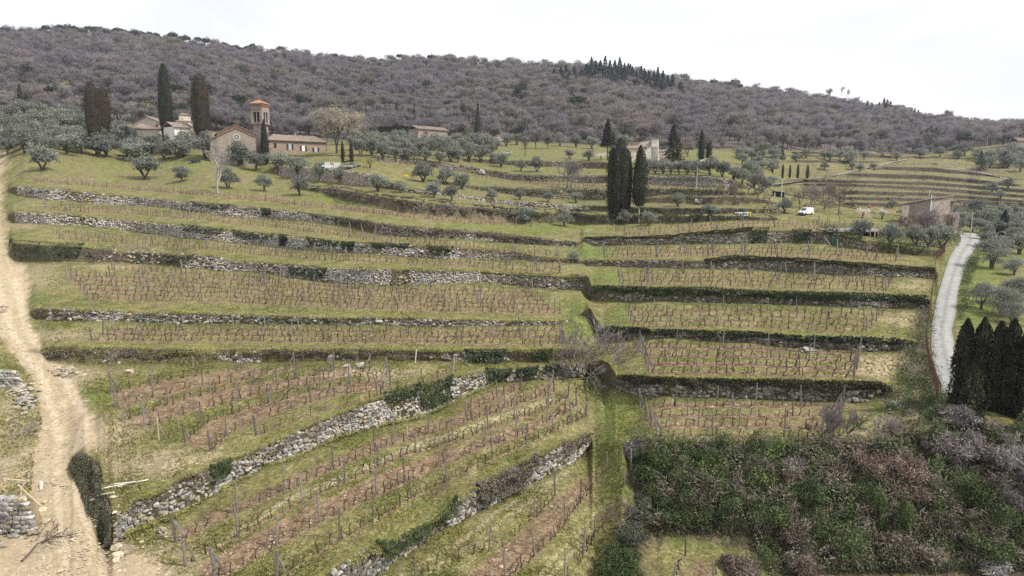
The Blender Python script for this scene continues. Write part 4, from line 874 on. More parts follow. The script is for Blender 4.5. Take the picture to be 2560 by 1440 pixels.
addol([(2355,622,76)], 'big dark olive tree where the white road bends', 'olive trees around the shack')
addol([(2150,598,56)], 'olive tree standing over the dark shack roof', 'olive trees around the shack')
addol([(2478,672,88)], 'big bushy olive tree right of the white road', 'olive trees right of the road')
addol([(2534,688,52)], 'small olive tree with bare stem at the right edge', 'olive trees right of the road')
addol([(2452,772,76)], 'olive tree on the grass left in the lower right grove', 'olive trees right of the road')
addol([(2505,790,80),(2545,770,80),(2530,810,60)], 'silvery olive tree above the dark cypress hedge', 'olive trees above the cypress hedge')
addol([(2510,640,56),(2548,635,60),(2470,618,50),(2535,612,50)], 'olive tree behind the big bushy one right of the road', 'olive trees behind the road bend')
addol([(1855,460,40),(1885,468,38),(1910,480,44),(1835,450,34),(1925,470,34)], 'scrubby olive tree at the right end of the spur', 'olive trees at the end of the spur')
addol([(1850,398,28),(1880,402,28),(1905,398,26),(1880,426,30),(1935,408,26),(1990,405,26),(2060,398,26),(2100,400,26),(2160,398,24),(2240,402,26),(2060,425,22),(2150,430,24),(2130,424,22),(2185,425,22),(2300,395,28),(2350,392,28),(2395,398,26),(2440,395,26),(2475,420,34),(2500,395,30),(2540,410,34),(2550,430,36)], 'small far olive tree on the hazy right hand terraces', 'far olive trees on the right hand terraces')
addol([(2480,480,30),(2520,470,30),(2300,532,30),(2500,498,26),(2230,520,24)], 'far grey bush among the right hand terraces', 'far bushes on the right hand terraces')
for n, (x, y, w, desc, grp) in enumerate(OL):
    s = w * mpp(x, y) / (3.15 if 'houses' in grp or 'church' in grp or 'lawn' in grp or 'hedge' in grp else 3.55); big = w > 60; near_ = depth(x, y)[0] < 130
    tree('olive_tree', (x, y), desc, 'olive tree', (OLVN if near_ else OLV)[n % (2 if near_ else 5)], OLT[n % 4], s, group=grp)
# ---- cypresses
def cyp_mesh(name, seed, h, w, n, m, prof=None, size=.36, tops=None, bright=(.55, 1.35)):
    """columnar crown built from overlapping upright sprays over a dense inner body"""
    r = np.random.default_rng(seed); prof = prof or [(0, .45), (.08, .8), (.3, 1), (.6, .92), (.8, .68), (.93, .36), (1, .04)]
    pz, pr = np.array(prof).T; tops = tops or [(0, 0, 1, 1)]; mb = MB()
    for (ox, oy, th, tw) in tops:
        zs = np.linspace(0, 1, 16); ang = np.arange(14) * 2 * math.pi / 14; rr = np.interp(zs, pz, pr) * w / 2 * tw * .76
        V = np.stack([ox + rr[:, None] * np.cos(ang) * (1 + .12 * np.sin(3 * ang + seed)), oy + rr[:, None] * np.sin(ang), np.broadcast_to((zs * h * th)[:, None], (16, 14))], -1).reshape(-1, 3)
        i = np.arange(15)[:, None] * 14; j = np.arange(14)[None]; j2 = (j + 1) % 14; mb.add(V, np.stack([i + j, i + j2, i + 14 + j2, i + 14 + j], -1).reshape(-1, 4), 0, .62)
        nn = int(n * th * tw / sum(t[2] * t[3] for t in tops)); z = r.uniform(0, 1, nn) ** .95; a = r.uniform(0, 6.283, nn)
        bumps = 1 + .30 * (vnoise(a * 2.2 + 7, z * h * .8, seed) - .5) * 2 + .2 * (vnoise(a * 5, z * h * 2, seed + 3) - .5) * 2
        R = np.interp(z, pz, pr) * w / 2 * tw * bumps * np.where(r.random(nn) < .08, r.uniform(1.05, 1.25, nn), r.uniform(.84, 1.06, nn))
        P = np.stack([ox + R * np.cos(a), oy + R * np.sin(a), z * h * th], 1); N = np.stack([np.cos(a), np.sin(a), np.full(nn, .25)], 1)
        V, F = cards(P, N, size * r.uniform(.6, 1.5, nn), .42, .65, r, updir=.9); mb.add(V, F, 0, np.repeat(r.uniform(*bright, nn) * (.45 + 1.1 * vnoise(a * 3.5 + seed, z * h * 1.3, seed + 9)), 4))
    return mb.data(name, [m])
def cyp_trunk(h, r0=.18, m=None): mb = MB(); mb.tube([[0, 0, -.5], [0, 0, h * .5], [0, 0, h]], [r0 * 1.2, r0, r0 * .5], 7, cap=False); return mb.data('trunk', [m or M_BARK])
CT = cyp_trunk(2.0)
def cypress(x, yb, yt, wpx, label, group=None, m=None, n=3200, prof=None, tops=None, lift=0, trunkm=None, seed=None, size=.36, cat='cypress', name='cypress_tree', D=None):
    k = mpp(x, yb) if D is None else D / FOCAL; h = (yb - yt) * k; lf = lift * k; p = at(x, yb) if D is None else at_depth(x, yb, D)
    e = empty(name, tuple(p), random.uniform(0, 6)); 
    if tops: e.rotation_euler = (0, 0, 0)
    cm = cyp_mesh('crown', seed or int(x), h - lf, wpx * k, n, m or M_CYP, prof, size, tops); obj('crown', cm, e, loc=(0, 0, lf)); obj('trunk', cyp_trunk(max(lf + 1.5, 1.6), .2, trunkm), e); tag(e, label, cat, group); return e
FAT = [(0, .30), (.1, .55), (.25, .85), (.5, 1), (.75, .95), (.9, .72), (.97, .42), (1, .1)]
SLIM = [(0, .35), (.1, .75), (.3, 1), (.6, .85), (.85, .5), (1, .05)]
cypress(240, 388, 215, 44, 'broad brown green cypress at the left, fuller one of the leftmost pair', m=M_CYPB, n=5000, prof=FAT, lift=14)
cypress(268, 378, 226, 36, 'reddish brown cypress joined to the right side of the broad left one', m=M_CYPB, n=3500, prof=FAT, lift=40)
cypress(422, 372, 172, 42, 'tallest dark cypress, in front of the cream villa', n=5500, prof=[(0, .3), (.1, .6), (.3, .95), (.55, 1), (.75, .8), (.88, .6), (.96, .42), (1, .1)])
cypress(508, 372, 195, 52, 'thick cypress between the villa and the church', n=5500, m=M_CYPB, prof=FAT)
cypress(664, 412, 304, 22, 'slim cypress against the foot of the bell tower', n=2200, prof=SLIM)
cypress(321, 372, 318, 20, 'short clipped cypress in front of the low villa roof', n=1200, prof=FAT)
cypress(857, 408, 354, 10, 'left one of two thin cypresses beside the car port', n=900, prof=SLIM)
cypress(879, 410, 352, 10, 'right one of two thin cypresses beside the car port', n=900, prof=SLIM)
cypress(1547, 548, 353, 64, 'broad almost black cypress with three tips on the spur', n=9000, prof=FAT, tops=[(0, 0, 1, .62), (-2.2, .3, .90, .46), (2.1, .2, .86, .46), (-.8, -.8, .93, .5), (1.0, -.8, .90, .5)], size=.42)
cypress(1597, 556, 369, 42, 'dark cypress on a pale bare trunk beside the triple cypress', n=5500, lift=40, trunkm=M_BARKP, prof=[(0, .4), (.08, .8), (.25, 1), (.5, .88), (.75, .62), (.9, .36), (1, .06)])
cypress(1195, 356, 258, 22, 'tall narrow cypress at the edge of the wood above the grove', n=1800, prof=[(0, .8), (.2, 1), (.45, .8), (.6, .5), (.8, .3), (1, .06)])
cypress(1022, 322, 274, 9, 'thin cypress just left of its taller twin behind the hedge', n=700)
cypress(1036, 322, 271, 12, 'taller of two thin cypresses behind the hedge', n=800)
cypress(917, 314, 274, 14, 'small cypress at the wood edge left of the hedge', n=700)
cypress(53, 278, 212, 13, 'taller narrow cypress on the hillside at the far left', n=800)
cypress(68, 280, 235, 14, 'shorter stout cypress beside the tall narrow one at the far left', n=700)
cypress(143, 290, 270, 9, 'tiny cypress alone above the left olive grove', n=300)
cypress(1752, 412, 327, 19, 'taller dark cypress right of the cedar', n=1500, prof=SLIM)
cypress(1771, 412, 359, 17, 'shorter cypress leaning on the taller one right of the cedar', n=1200, prof=FAT)
for k_, (x, w) in enumerate([(1956, 7), (1974, 7), (1994, 8), (2018, 10)]): cypress(x, 446, 411 + k_ % 2 * 2, w, ['first', 'second', 'third', 'fourth and widest'][k_] + ' of four little cypresses on the far terrace, from left', 'four little cypresses on the far terrace', n=400)
cypress(2508, 362, 336, 7, 'lone thin cypress far off at the right below the wood', n=300)
for k_, (x, yb, yt, w, t) in enumerate([(2394, 1075, 781, 50, 'leftmost dark cypress of the hedge beside the white road'), (2434, 1090, 776, 54, 'second cypress of the hedge beside the white road'), (2476, 1085, 787, 48, 'third and narrower cypress of the hedge beside the road'), (2507, 1095, 779, 54, 'fourth cypress of the hedge beside the road'), (2548, 1100, 797, 56, 'cypress cut by the right edge of the picture'), (2416, 1100, 900, 60, 'low cypress filling the gap behind the first two')]):
    cypress(x, yb, yt, w, t, 'dark cypress hedge beside the white road', n=9000, prof=[(0, .9), (.3, 1), (.6, .92), (.8, .72), (.92, .45), (1, .08)], size=.26, D=62 - k_ * .8)
# ---- conifers
def fir_mesh(seed, h, w, n, m, size=.5, ragged=.25, base=.0):
    r = np.random.default_rng(seed); z = base + (1 - base) * r.uniform(0, 1, n) ** 1.25; a = r.uniform(0, 6.283, n); tier = (z * h / 1.1) % 1
    R = (1 - z) ** .85 * w / 2 * (.72 + .4 * (1 - tier)) * (1 + ragged * 2 * (vnoise(a * 2, z * 9, seed) - .5)) * r.uniform(.3, 1.0, n) ** .5
    P = np.stack([R * np.cos(a), R * np.sin(a), z * h - R * .12], 1); N = np.stack([np.cos(a) * .5, np.sin(a) * .5, np.full(n, .8)], 1)
    V, F = cards(P, N, size * r.uniform(.6, 1.3, n), .5, .5, r); return mesh_data('crown', V, F, [m], col=np.repeat(r.uniform(.55, 1.35, n), 4))
def conifer(x, yb, yt, wpx, label, m=None, n=2500, ragged=.3, size=.5, group=None, base=.06, D=None, name='conifer', cat='conifer'):
    k = mpp(x, yb) if D is None else D / FOCAL; h = (yb - yt) * k; p = at(x, yb) if D is None else at_depth(x, yb, D); e = empty(name, tuple(p)); obj('crown', fir_mesh(int(x) + 3, h, wpx * k, n, m or M_FIR, size, ragged, base), e); obj('trunk', cyp_trunk(h * .9, .22), e); tag(e, label, cat, group); return e
conifer(1682, 410, 316, 64, 'ragged dark cedar right of the white farmhouse', m=M_CYP, n=5000, ragged=.9, size=.8, cat='cedar')
conifer(1518, 400, 303, 44, 'ragged dark cedar behind the triple cypress', m=M_CYP, n=3500, ragged=1.1, size=.8, base=.35, cat='cedar')
conifer(993, 322, 262, 42, 'dark fir tree rising behind the clipped hedge', n=2500)
conifer(2507, 596, 527, 58, 'bushy dark conifer right of the road bend', m=M_FIR, n=3000, ragged=.5)
conifer(775, 288, 250, 30, 'dark conifer on the wooded slope right of the bell tower', n=900)
conifer(2450, 428, 378, 36, 'dark conifer on the hazy right hillside', n=1000, ragged=.8, size=.8)
conifer(2510, 420, 380, 34, 'round dark conifer at the hazy right edge', n=1000, ragged=.8, size=.8)
conifer(1955, 400, 372, 22, 'small dark conifer below the wood at the right', n=500, size=.8)
for k_, (x, w, hh) in enumerate([(1385,16,20),(1402,18,28),(1418,16,26),(1435,16,24),(1452,18,26),(1466,18,36),(1478,16,44),(1489,16,42),(1500,18,44),(1512,16,48),(1524,16,46),(1536,18,48),(1548,18,50),(1560,16,44),(1570,16,46),(1580,14,36),(1590,12,32),(1602,16,44),(1612,12,32),(1621,14,38),(1633,12,34),(1643,14,42),(1656,16,42),(1668,12,36),(1680,14,34),(1700,20,28)]):
    ysk = float(cur(SKY, x)); conifer(x, ysk + 34 + 6 * math.sin(k_ * 2.1), ysk + 34 - hh * 1.25 - (6 if k_ % 3 == 0 else 0), w * 2.1, 'dark pointed fir in the dense clump on the ridge', n=900, size=2.2, group='firs in the clump on the ridge', ragged=.4)
for k_, (x, y, w, hh) in enumerate([(1415,205,20,40),(1440,225,26,34),(1475,212,18,44),(1500,205,18,46),(1530,214,18,40),(1552,215,18,50),(1575,208,18,44),(1540,240,18,20),(1424,212,18,30),(1275,200,10,26),(1307,222,14,24),(1357,222,9,20),(1610,212,18,38),(1635,214,16,34)]):
    conifer(x, y, y - hh, w * 1.5, 'dark fir standing on the slope below the ridge clump', n=600, size=2.0, group='firs below the ridge clump', ragged=.4)
for k_, (x, w, hh) in enumerate([(865,14,14),(872,12,14),(880,12,12),(2167,12,20),(2178,14,16),(2197,14,18),(2208,16,28),(2216,20,26),(2224,18,22),(2237,9,10),(2285,8,16),(2294,8,14)]):
    ysk = float(cur(SKY, x)); conifer(x, ysk + 8, ysk - 2 - hh, w * 1.5, 'dark conifer standing out on the far skyline', n=450, size=1.8, group='conifers on the far skyline', ragged=.5)
# ---- round pines on the hill
RP = [crown_mesh('pine_crown', 60 + i, 700, 4.2, 5.6, 1.1, M_PINE, nl=9, flat=.55, shell=.5, asp=.6, spread=.7) for i in range(4)]
PT = cyp_trunk(5.0, .3)
pines = [(x, 0) for x in (12,22,32,88,98,112,120,145,152,162,176,186,196,205,214,224,236,246,272,284,296,308,318,330,344,356,372,380,392,402,420,432,444,455,466,480,498,508,520,530,546,560,575,590,604,618,632,700,714,826,836,990,1000,1058,1068,1078,1088,1098,1108,1120,1132,1145,1160,1175,1212,1752,1785,1798,1812,1826,1838,1848)]
for n, (x, dy) in enumerate(pines):
    r = random.Random(n * 7); ysk = float(cur(SKY, x)); s = r.uniform(.9, 1.75) * (1.15 if 1785 <= x <= 1850 else 1)
    tree('round_pine', (x, ysk + r.uniform(-1, 5)), 'round topped dark pine lined up on the skyline', 'pine', RP[n % 4], PT, s, group='pines along the skyline ridge')
for n, (x, y, s, t) in enumerate([(123,100,1.3,'pine below the ridge at the far left'),(620,200,1.5,'lone dark round pine in the wood above the bell tower'),(540,125,1.0,'small pine just under the left skyline'),(470,130,1.0,'pine in the wood under the left skyline'),(1068,228,1.5,'dark holm oak in the wood above the hedge'),(1300,250,1.9,'round holm oak in the middle of the wood'),(1258,252,1.3,'smaller oak left of the round holm oak'),(1437,288,2.2,'broad holm oak in the wood above the lawns'),(1462,296,1.2,'small oak at the right foot of the broad holm oak'),(1022,165,1.3,'dark oak just under the central skyline'),(2087,283,1.6,'round dark oak below the far hamlet'),(1533,252,1.2,'dark bush before the ruined tower'),(1700,300,1.0,'small dark oak in the wood right of centre'),(2240,340,1.3,'dark oak in the right hand wood'),(2320,360,1.9,'large dark oak at the foot of the right hand wood'),(2410,368,1.6,'dark evergreen at the foot of the right hand wood'),(140,262,1.6,'dark evergreen bush on the far left clearing'),(600,272,1.4,'dark holm oak left of the bell tower'),(910,255,1.2,'left one of the dark oaks above the pale trees'),(930,252,1.2,'right one of the dark oaks above the pale trees')]):
    tree('dark_oak', (x, y + 8), t, 'evergreen oak', RP[n % 4], PT, s)
# umbrella pines
UPM = [crown_mesh('umbrella_crown', 80 + i, 1500, 4.6, 12.3, .55, M_PINE, nl=14, flat=.22, shell=.4, asp=.6, spread=.9) for i in range(2)]
def upt():
    mb = MB(); mb.tube([[0, 0, -.5], [.2, 0, 5], [0, .1, 9]], [.3, .24, .18], 7, cap=False)
    for k in range(7): a = k * .9; mb.tube([[0, .1, 8.5], [math.cos(a) * 1.5, math.sin(a) * 1.5, 10.6], [math.cos(a) * 3, math.sin(a) * 3, 12]], [.13, .09, .04], 4, cap=False)
    return mb.data('trunk', [M_BARK])
UT = upt()
for x, y, s, t in [(453, 285, .78, 'flat topped umbrella pine seen right of the tallest cypress'), (516, 285, .78, 'umbrella pine half hidden behind the thick cypress')]: tree('umbrella_pine', (x, y), t, 'umbrella pine', UPM[int(x) % 2], UT, s * mpp(x, y) / .16)
# ---- leafless trees
def bare_mesh(name, seed, h, spread, depth_, m, r0=.16, nstem=1, up=.35, twigs=2, trunkh=.25, split=3, thick=1.0, out=.5):
    r = np.random.default_rng(seed); mb = MB()
    def grow(p, d, L, rad, k):
        d = d / np.linalg.norm(d); mid = p + d * L * .5 + r.normal(0, .05 * L, 3); end = p + d * L + r.normal(0, .06 * L, 3)
        mb.tube([p, mid, end], [rad, rad * .85, rad * .68], 5 if rad > .03 else 3, cap=False)
        if k == 0:
            return
        for j in range(split if k > 1 else split + twigs):
            nd = d + r.normal(0, .55, 3) * spread + np.array([0, 0, up]); src = end if j < 2 else p + (end - p) * r.uniform(.45, .95)
            grow(src, nd, L * r.uniform(.6, .85), max(rad * r.uniform(.56, .72), .016), k - 1)
    for s_ in range(nstem):
        a = r.uniform(0, 6.28) if nstem < 4 else s_ * 6.28 / nstem + r.normal(0, .3); d = np.array([math.cos(a), math.sin(a), 0]) * (.15 if nstem == 1 else out * r.uniform(.4, 1.2)) + np.array([0, 0, 1]); p0 = np.array([math.cos(a), math.sin(a), 0]) * (.0 if nstem == 1 else .2) + [0, 0, -.2]
        grow(p0, d, h * trunkh, r0, depth_)
    me = mb.data(name, [m]); zz = np.vstack(mb.V)[:, 2]; BH[me.name] = float(np.percentile(zz, 99)); return me
BH = {}
def bare_tree(x, y, hpx, mesh, mh, label, cat='bare tree', group=None, name='bare_tree', D=None, rz=None):
    p = at(x, y) if D is None else at_depth(x, y, D); k = mpp(x, y) if D is None else D / FOCAL
    e = empty(name, tuple(p), random.uniform(0, 6) if rz is None else rz); obj('branches', mesh, e, sc=hpx * k / BH[mesh.name]); tag(e, label, cat, group); return e
BT_BIG = bare_mesh('branches', 501, 6, .75, 4, M_TWIG, r0=.12, up=.06, trunkh=.36, split=3, nstem=8, out=1.7); _e = empty('bare_tree', tuple(at(1467, 944)), 1.0); _k = mpp(1467, 944); obj('branches', BT_BIG, _e, sc=135 * _k / BH[BT_BIG.name])
_c = crown_mesh('twigs', 503, 1100, 66 * _k, 70 * _k, .6, M_TWIG, nl=14, flat=.85, shell=.2, asp=.04, spread=.7, quad=False, full=True); obj('twigs', _c, _e); tag(_e, 'big spreading leafless tree at the foot of the central ramp', 'bare tree')
BT_P = bare_mesh('branches', 502, 6, .62, 5, M_BARKP, r0=.13, up=.4, trunkh=.27, split=3)
bare_tree(545, 484, 118, BT_P, 6.2, 'pale silvery leafless tree on the slope below the church')
BT_M = [bare_mesh('branches', 510 + i, 6, .8, 5, [M_TWIGB, M_TWIG, M_TWIGB][i], r0=.12, up=.25, nstem=1 + 2 * (i == 1), trunkh=.24, split=3) for i in range(3)]
BT_W = bare_mesh('branches', 515, 6, .9, 5, M_TWIGW, r0=.11, up=.2, nstem=3, trunkh=.22, split=3)
bare_tree(1420, 474, 72, BT_M[1], 6, 'many stemmed leafless tree on the vine strip left of the cypresses')
bare_tree(1312, 390, 50, BT_M[0], 5.2, 'spreading leafless tree on the topmost lawn')
for k_, (x, y, h) in enumerate([(2000,530,60),(2030,520,56),(2060,528,66),(2095,535,60),(2080,510,50),(2040,500,40),(2110,515,50)]): bare_tree(x, y, h, BT_M[k_ % 3], 5.5, 'leafless grey tree in the thicket behind the white van', group='leafless thicket behind the van')
for k_, (x, y, h) in enumerate([(1800,496,36),(1840,500,40),(1870,490,46),(1895,505,40),(1905,480,50)]): bare_tree(x, y, h, BT_M[k_ % 3], 5.5, 'pale leafless tree at the right end of the spur', group='leafless trees at the end of the spur')
for k_, (x, y, h) in enumerate([(2085,600,36),(2110,602,30)]): bare_tree(x, y, h, BT_M[0], 5.2, ['crooked leafless tree left of the dark shack', 'low leafless tree behind the green tarpaulin'][k_])
for k_, (x, y, h) in enumerate([(2270,600,70),(2330,605,80),(2380,600,60),(2250,585,50)]): bare_tree(x, y, h, BT_M[k_ % 3], 5.5, 'leafless tree tangled before the stone farmhouse', group='leafless trees before the stone farmhouse')
for k_, (x, y, h) in enumerate([(2085,1110,110),(2118,1112,100),(2040,1130,90),(2215,1130,90),(2250,1140,80)]): bare_tree(x, y, h, BT_M[(k_ + 1) % 3], 6, 'thin leafless sapling rising from the brambles below the last terrace', group='saplings in the bramble bank', D=58)
bare_tree(1450, 722, 40, BT_M[2], 5.5, 'small fan shaped leafless tree against the dark wall end')
for k_, (x, y, h) in enumerate([(2105,232,16),(2075,238,16),(2370,302,24),(2378,304,26),(2362,300,22),(2410,310,12),(2440,318,12),(2460,318,10),(2120,240,14),(2155,268,14),(2145,262,18),(1245,160,10),(1262,160,10),(2245,275,10),(2330,298,12),(2310,294,12)]): bare_tree(x, y + 6, h + 6, BT_M[k_ % 3], 5.5, 'tiny leafless tree outlined on the far skyline', group='leafless trees on the skyline')
# pale tall leafless crowns behind the long house
TW = [crown_mesh('twig_crown', 90 + i, 4200, 4.6, 5.2, 1.0, M_TWIGY if i < 2 else M_TWIG, nl=16, flat=1.05, shell=.12, asp=.09, spread=.72, bright=(.7, 1.35), quad=False, full=True) for i in range(4)]
TWT = bare_mesh('branches', 520, 9, .7, 3, M_BARK, r0=.25, up=.4, trunkh=.3, split=3)
def twigtree(x, y, w, label, k, group=None, name='leafless_tree'):
    s = w * mpp(x, y) / 10.5; e = empty(name, tuple(at(x, y)), random.uniform(0, 6)); obj('crown', TW[k], e, sc=s); obj('branches', TWT, e, sc=s * 1.05); tag(e, label, 'leafless tree', group)
twigtree(842, 384, 128, 'large pale leafless tree rising behind the long stone house', 0); twigtree(886, 360, 92, 'pale leafless tree right of the large one behind the house', 1); twigtree(800, 345, 80, 'yellowish leafless tree on the slope behind the long house', 1)
for k_, (x, y, w) in enumerate([(585,330,50),(560,325,44),(615,325,44),(640,318,40),(700,330,50),(735,335,50),(765,335,46)]): twigtree(x, y, w, 'pinkish leafless tree behind the church roof', 2 + k_ % 2, 'leafless trees behind the church')
for k_, (x, y, w) in enumerate([(900,352,46),(925,340,40),(950,335,40),(1240,352,50),(1340,372,56),(1370,372,50),(1720,392,56),(1100,335,40),(1130,345,44),(1160,345,40)]): twigtree(x, y, w, 'brownish leafless tree at the lower edge of the wood', 2 + k_ % 2, 'leafless trees at the wood edge')
for k_, (x, y, w) in enumerate([(180,300,60),(300,300,56),(330,300,50),(210,280,50),(20,280,60),(100,255,50),(380,300,40)]): twigtree(x, y, w, 'leafless tree above the left olive grove', 2 + k_ % 2, 'leafless trees above the left grove')
# ---- flowering and coloured small trees
def puff(x, y, w, m, label, cat, seed, flat=.8, n=1500, size=.3, name='flowering_tree', D=None, shell=.2, group=None, h0=None, asp=.5):
    k = mpp(x, y) if D is None else D / FOCAL; R = w * k / 2.5; p = at(x, y) if D is None else at_depth(x, y, D)
    cm = crown_mesh('crown', seed, n, R, h0 if h0 is not None else R * .8, size, m, nl=9, flat=flat, shell=shell, asp=asp, spread=.75); e = empty(name, tuple(p)); obj('crown', cm, e)
    if h0 is None: obj('trunk', stems_mesh('trunk', seed, R * .9, 3, .07 * R), e)
    tag(e, label, cat, group); return e
puff(360, 292, 62, M_YELG, 'yellow green tree behind the cream villa', 'spring tree', 601, n=2200, size=.5)
puff(1240, 366, 44, M_PINK, 'pink blossoming tree right of the tall narrow cypress', 'blossoming tree', 602)
puff(1503, 402, 34, M_BLOS, 'white blossoming tree left of the triple cypress', 'blossoming tree', 603, n=900)
puff(1760, 414, 32, M_BLOS, 'white blossoming tree in front of the two right cypresses', 'blossoming tree', 604, n=700)
puff(2155, 545, 44, M_BLOS, 'white blossoming tree left of the red parasol', 'blossoming tree', 605, n=900)
puff(2205, 548, 48, M_BLOS, 'white blossoming tree right of the red parasol', 'blossoming tree', 606, n=1300)
puff(925, 420, 44, M_YELG, 'pale flowering bush above the car park wall', 'blossoming bush', 607, n=900)
puff(1108, 446, 50, M_TWIGW, 'whitish budding tree behind the clump above the brambles', 'budding tree', 608, n=1800, asp=.15)
for x in (1014, 1032): puff(x, 446, 19, M_YEL, ('left' if x < 1020 else 'right') + ' one of two bright yellow flowering shrubs', 'yellow shrub', 609 + x, n=900, size=.22, h0=.7, name='forsythia_bush', group='two yellow shrubs')
puff(2022, 262, 34, M_BLOS, 'white blossoming tree high on the far hillside', 'blossoming tree', 620, n=300, size=1.2)
puff(2185, 388, 14, M_BLOS, 'tiny white blossoming tree at the foot of the far wood', 'blossoming tree', 621, n=200, size=.9)
puff(2365, 372, 28, M_YELG, 'pale cream tree at the foot of the right hand wood', 'blossoming tree', 622, n=300, size=1.2)
for k_, (x, y) in enumerate([(1482, 222), (1500, 220), (1570, 222), (1594, 222)]): puff(x, y, 20, M_YELG, ['leftmost cream flowering tree left of the ruined tower', 'cream flowering tree nearest the ruined tower on its left', 'cream flowering tree nearest the ruined tower on its right', 'rightmost cream flowering tree beyond the ruined tower'][k_], 'flowering tree', 630 + k_, n=220, size=1.3)
puff(2205, 392, 14, M_YELG, 'tiny yellowish tree below the far wood', 'spring tree', 640, n=150, size=.9)
puff(1170, 352, 50, M_SHRUBG, 'rounded green bush tree left of the tall narrow cypress', 'evergreen tree', 641, n=1800, size=.5)
# ---- clipped hedge
e = empty('clipped_hedge', tuple(at(1000, 352))); k = mpp(1000, 352); mb = MB(); r = np.random.default_rng(5); w_, h_, d_ = 98 * k, 34 * k, 3.0
n = 6000; P = np.stack([r.uniform(-.5, .5, n) * w_, r.uniform(-.5, .5, n) * d_, r.uniform(0, 1, n) * h_], 1); f = r.integers(0, 3, n); P[f == 0, 1] = -d_ / 2 + r.normal(0, .12, (f == 0).sum()); P[f == 1, 2] = h_ + r.normal(0, .12, (f == 1).sum())
N = np.zeros((n, 3)); N[f == 0, 1] = -1; N[f == 1, 2] = 1; N[f == 2] = [0, -.5, .5]; V_, F_ = cards(P, N, .4 * r.uniform(.6, 1.2, n), .5, .6, r); mb.add(V_, F_, 0, np.repeat(r.uniform(.5, 1.2, n), 4)); mb.box((0, 0, h_ / 2), (w_ * .97, d_ * .9, h_ * .97), 0, col=.6)
mb.build('foliage', M_CYP, e); tag(e, 'tall dark clipped hedge hiding the farmhouse', 'hedge')
# ---- ivy and brush hanging on the walls
def ivy(edge, x0, x1, h0, h1, label, m=None, n=1500, size=.22, name='ivy', cat='ivy', out=.2, ragged=.35, seed=0, kind=None, group=None, taper=True, bright=(.5, 1.35)):
    r = np.random.default_rng(int(x0) + seed); x, B, T = wall_samples(edge, x0, x1, 1.0); m_ = len(x); i = r.integers(0, m_, n); hr = r.uniform(0, 1, n); Lw = np.linalg.norm(B[-1] - B[0])
    if kind: cl = fbm(i / m_ * Lw / 2.2 + seed, hr * 1.2, seed, 3); kp = r.random(n) < np.clip((cl - .36) * 4.5, .06, 1); i = i[kp]; hr = hr[kp]; n = len(i)
    u = i / m_; env = 1 - ragged * fbm(u * Lw / 2.5 + x0, u * 0 + 3, 7, 4) * 1.7; 
    if taper: env = env * sstep(0, .12, u) * sstep(1, .88, u)
    k = h1 - (h1 - h0) * hr * np.clip(env, .05, 1); P = B[i] * (1 - k[:, None]) + T[i] * k[:, None]
    t = np.gradient(B[:, :2], axis=0); ker = np.ones(15) / 15; t = np.stack([np.convolve(np.pad(t[:, j], 7, 'edge'), ker, 'valid') for j in (0, 1)], -1); t /= np.linalg.norm(t, axis=1)[:, None] + 1e-9; nn = np.stack([t[:, 1], -t[:, 0]], 1)[i]
    thick = out * (.15 + 1.7 * np.clip(fbm(u * Lw / 1.6, k * 3, 3, 3) - .25, 0, 1) * 1.4); P[:, :2] += nn * (thick * r.uniform(.5, 1.4, n) + .12)[:, None]; P[:, 2] += r.normal(0, .06, n) + (k > h1 - .12) * thick * .5
    N = np.concatenate([nn, np.full((n, 1), .5)], 1); V_, F_ = cards(P, N, size * r.uniform(.6, 1.3, n), .6, .7, r); c0 = np.mean(B, 0)
    o = obj(name, mesh_data(name, V_ - c0, F_, [m or M_IVY], col=np.repeat(r.uniform(*bright, n), 4)), loc=tuple(c0))
    if kind: tag(o, kind=kind)
    else: tag(o, label, cat, group)
    return o
ivy('tall_wall', 27, 214, .05, 1.15, 'dark ivy mound covering the left end of the third wall', n=5000, out=.7, ragged=.2, seed=1)
for k_, (x0, x1, h0, t) in enumerate([(332,490,.35,'ivy fringe left of the patched stone wall'),(720,822,-.1,'thick ivy curtain left of the bright rebuilt wall')]): ivy('tall_wall', x0, x1, h0, 1.1, t, n=2200, out=.35)
for k_, (x0, x1, h0, t) in enumerate([(455,560,.45,'first ivy patch on the long upper wall from the left'),(578,690,.3,'second ivy patch on the long upper wall'),(700,722,-.1,'narrow ivy strip hanging down the long upper wall'),(768,850,.35,'third ivy patch on the long upper wall'),(855,890,.1,'ivy strip before the pale middle of the upper wall'),(922,1025,.5,'wide flat ivy fringe on the long upper wall'),(1066,1132,.1,'drooping triangular ivy patch near the end of the upper wall')]): ivy('upper_wall', x0, x1, h0, 1.12, t, n=1500, out=.3, size=.28)
for k_, (x0, x1, h0, t) in enumerate([(480,575,.3,'ivy fringe on the topmost left wall'),(655,678,-.1,'small ivy tuft in the middle of the topmost left wall'),(775,905,.2,'ivy where the topmost left wall meets the brambles')]): ivy('top_wall', x0, x1, h0, 1.12, t, n=1200, out=.3, size=.3)
ivy('top_wall', 1870, 1920, -.1, 1.1, 'dark funnel shaped ivy patch on the topmost right wall', n=1600, out=.4, ragged=.2, size=.28)
ivy('top_wall', 1980, 2030, -.05, 1.05, 'round ivy patch near the right end of the topmost right wall', n=1500, out=.5, ragged=.25, size=.28)
ivy('diagonal_wall', 1040, 1128, .1, 1.15, 'dark shrubby growth on the middle of the diagonal wall', m=M_SHRUBG, n=2600, out=.35, size=.2, cat='wall shrub', name='wall_shrub')
ivy('diagonal_wall', 955, 1045, .55, 1.2, 'ivy draped over the diagonal wall left of its clean end', n=1800, out=.3, size=.18)
ivy('diagonal_wall', 1210, 1275, .3, 1.2, 'ivy clump where the diagonal wall turns level', n=2200, out=.5, size=.2)
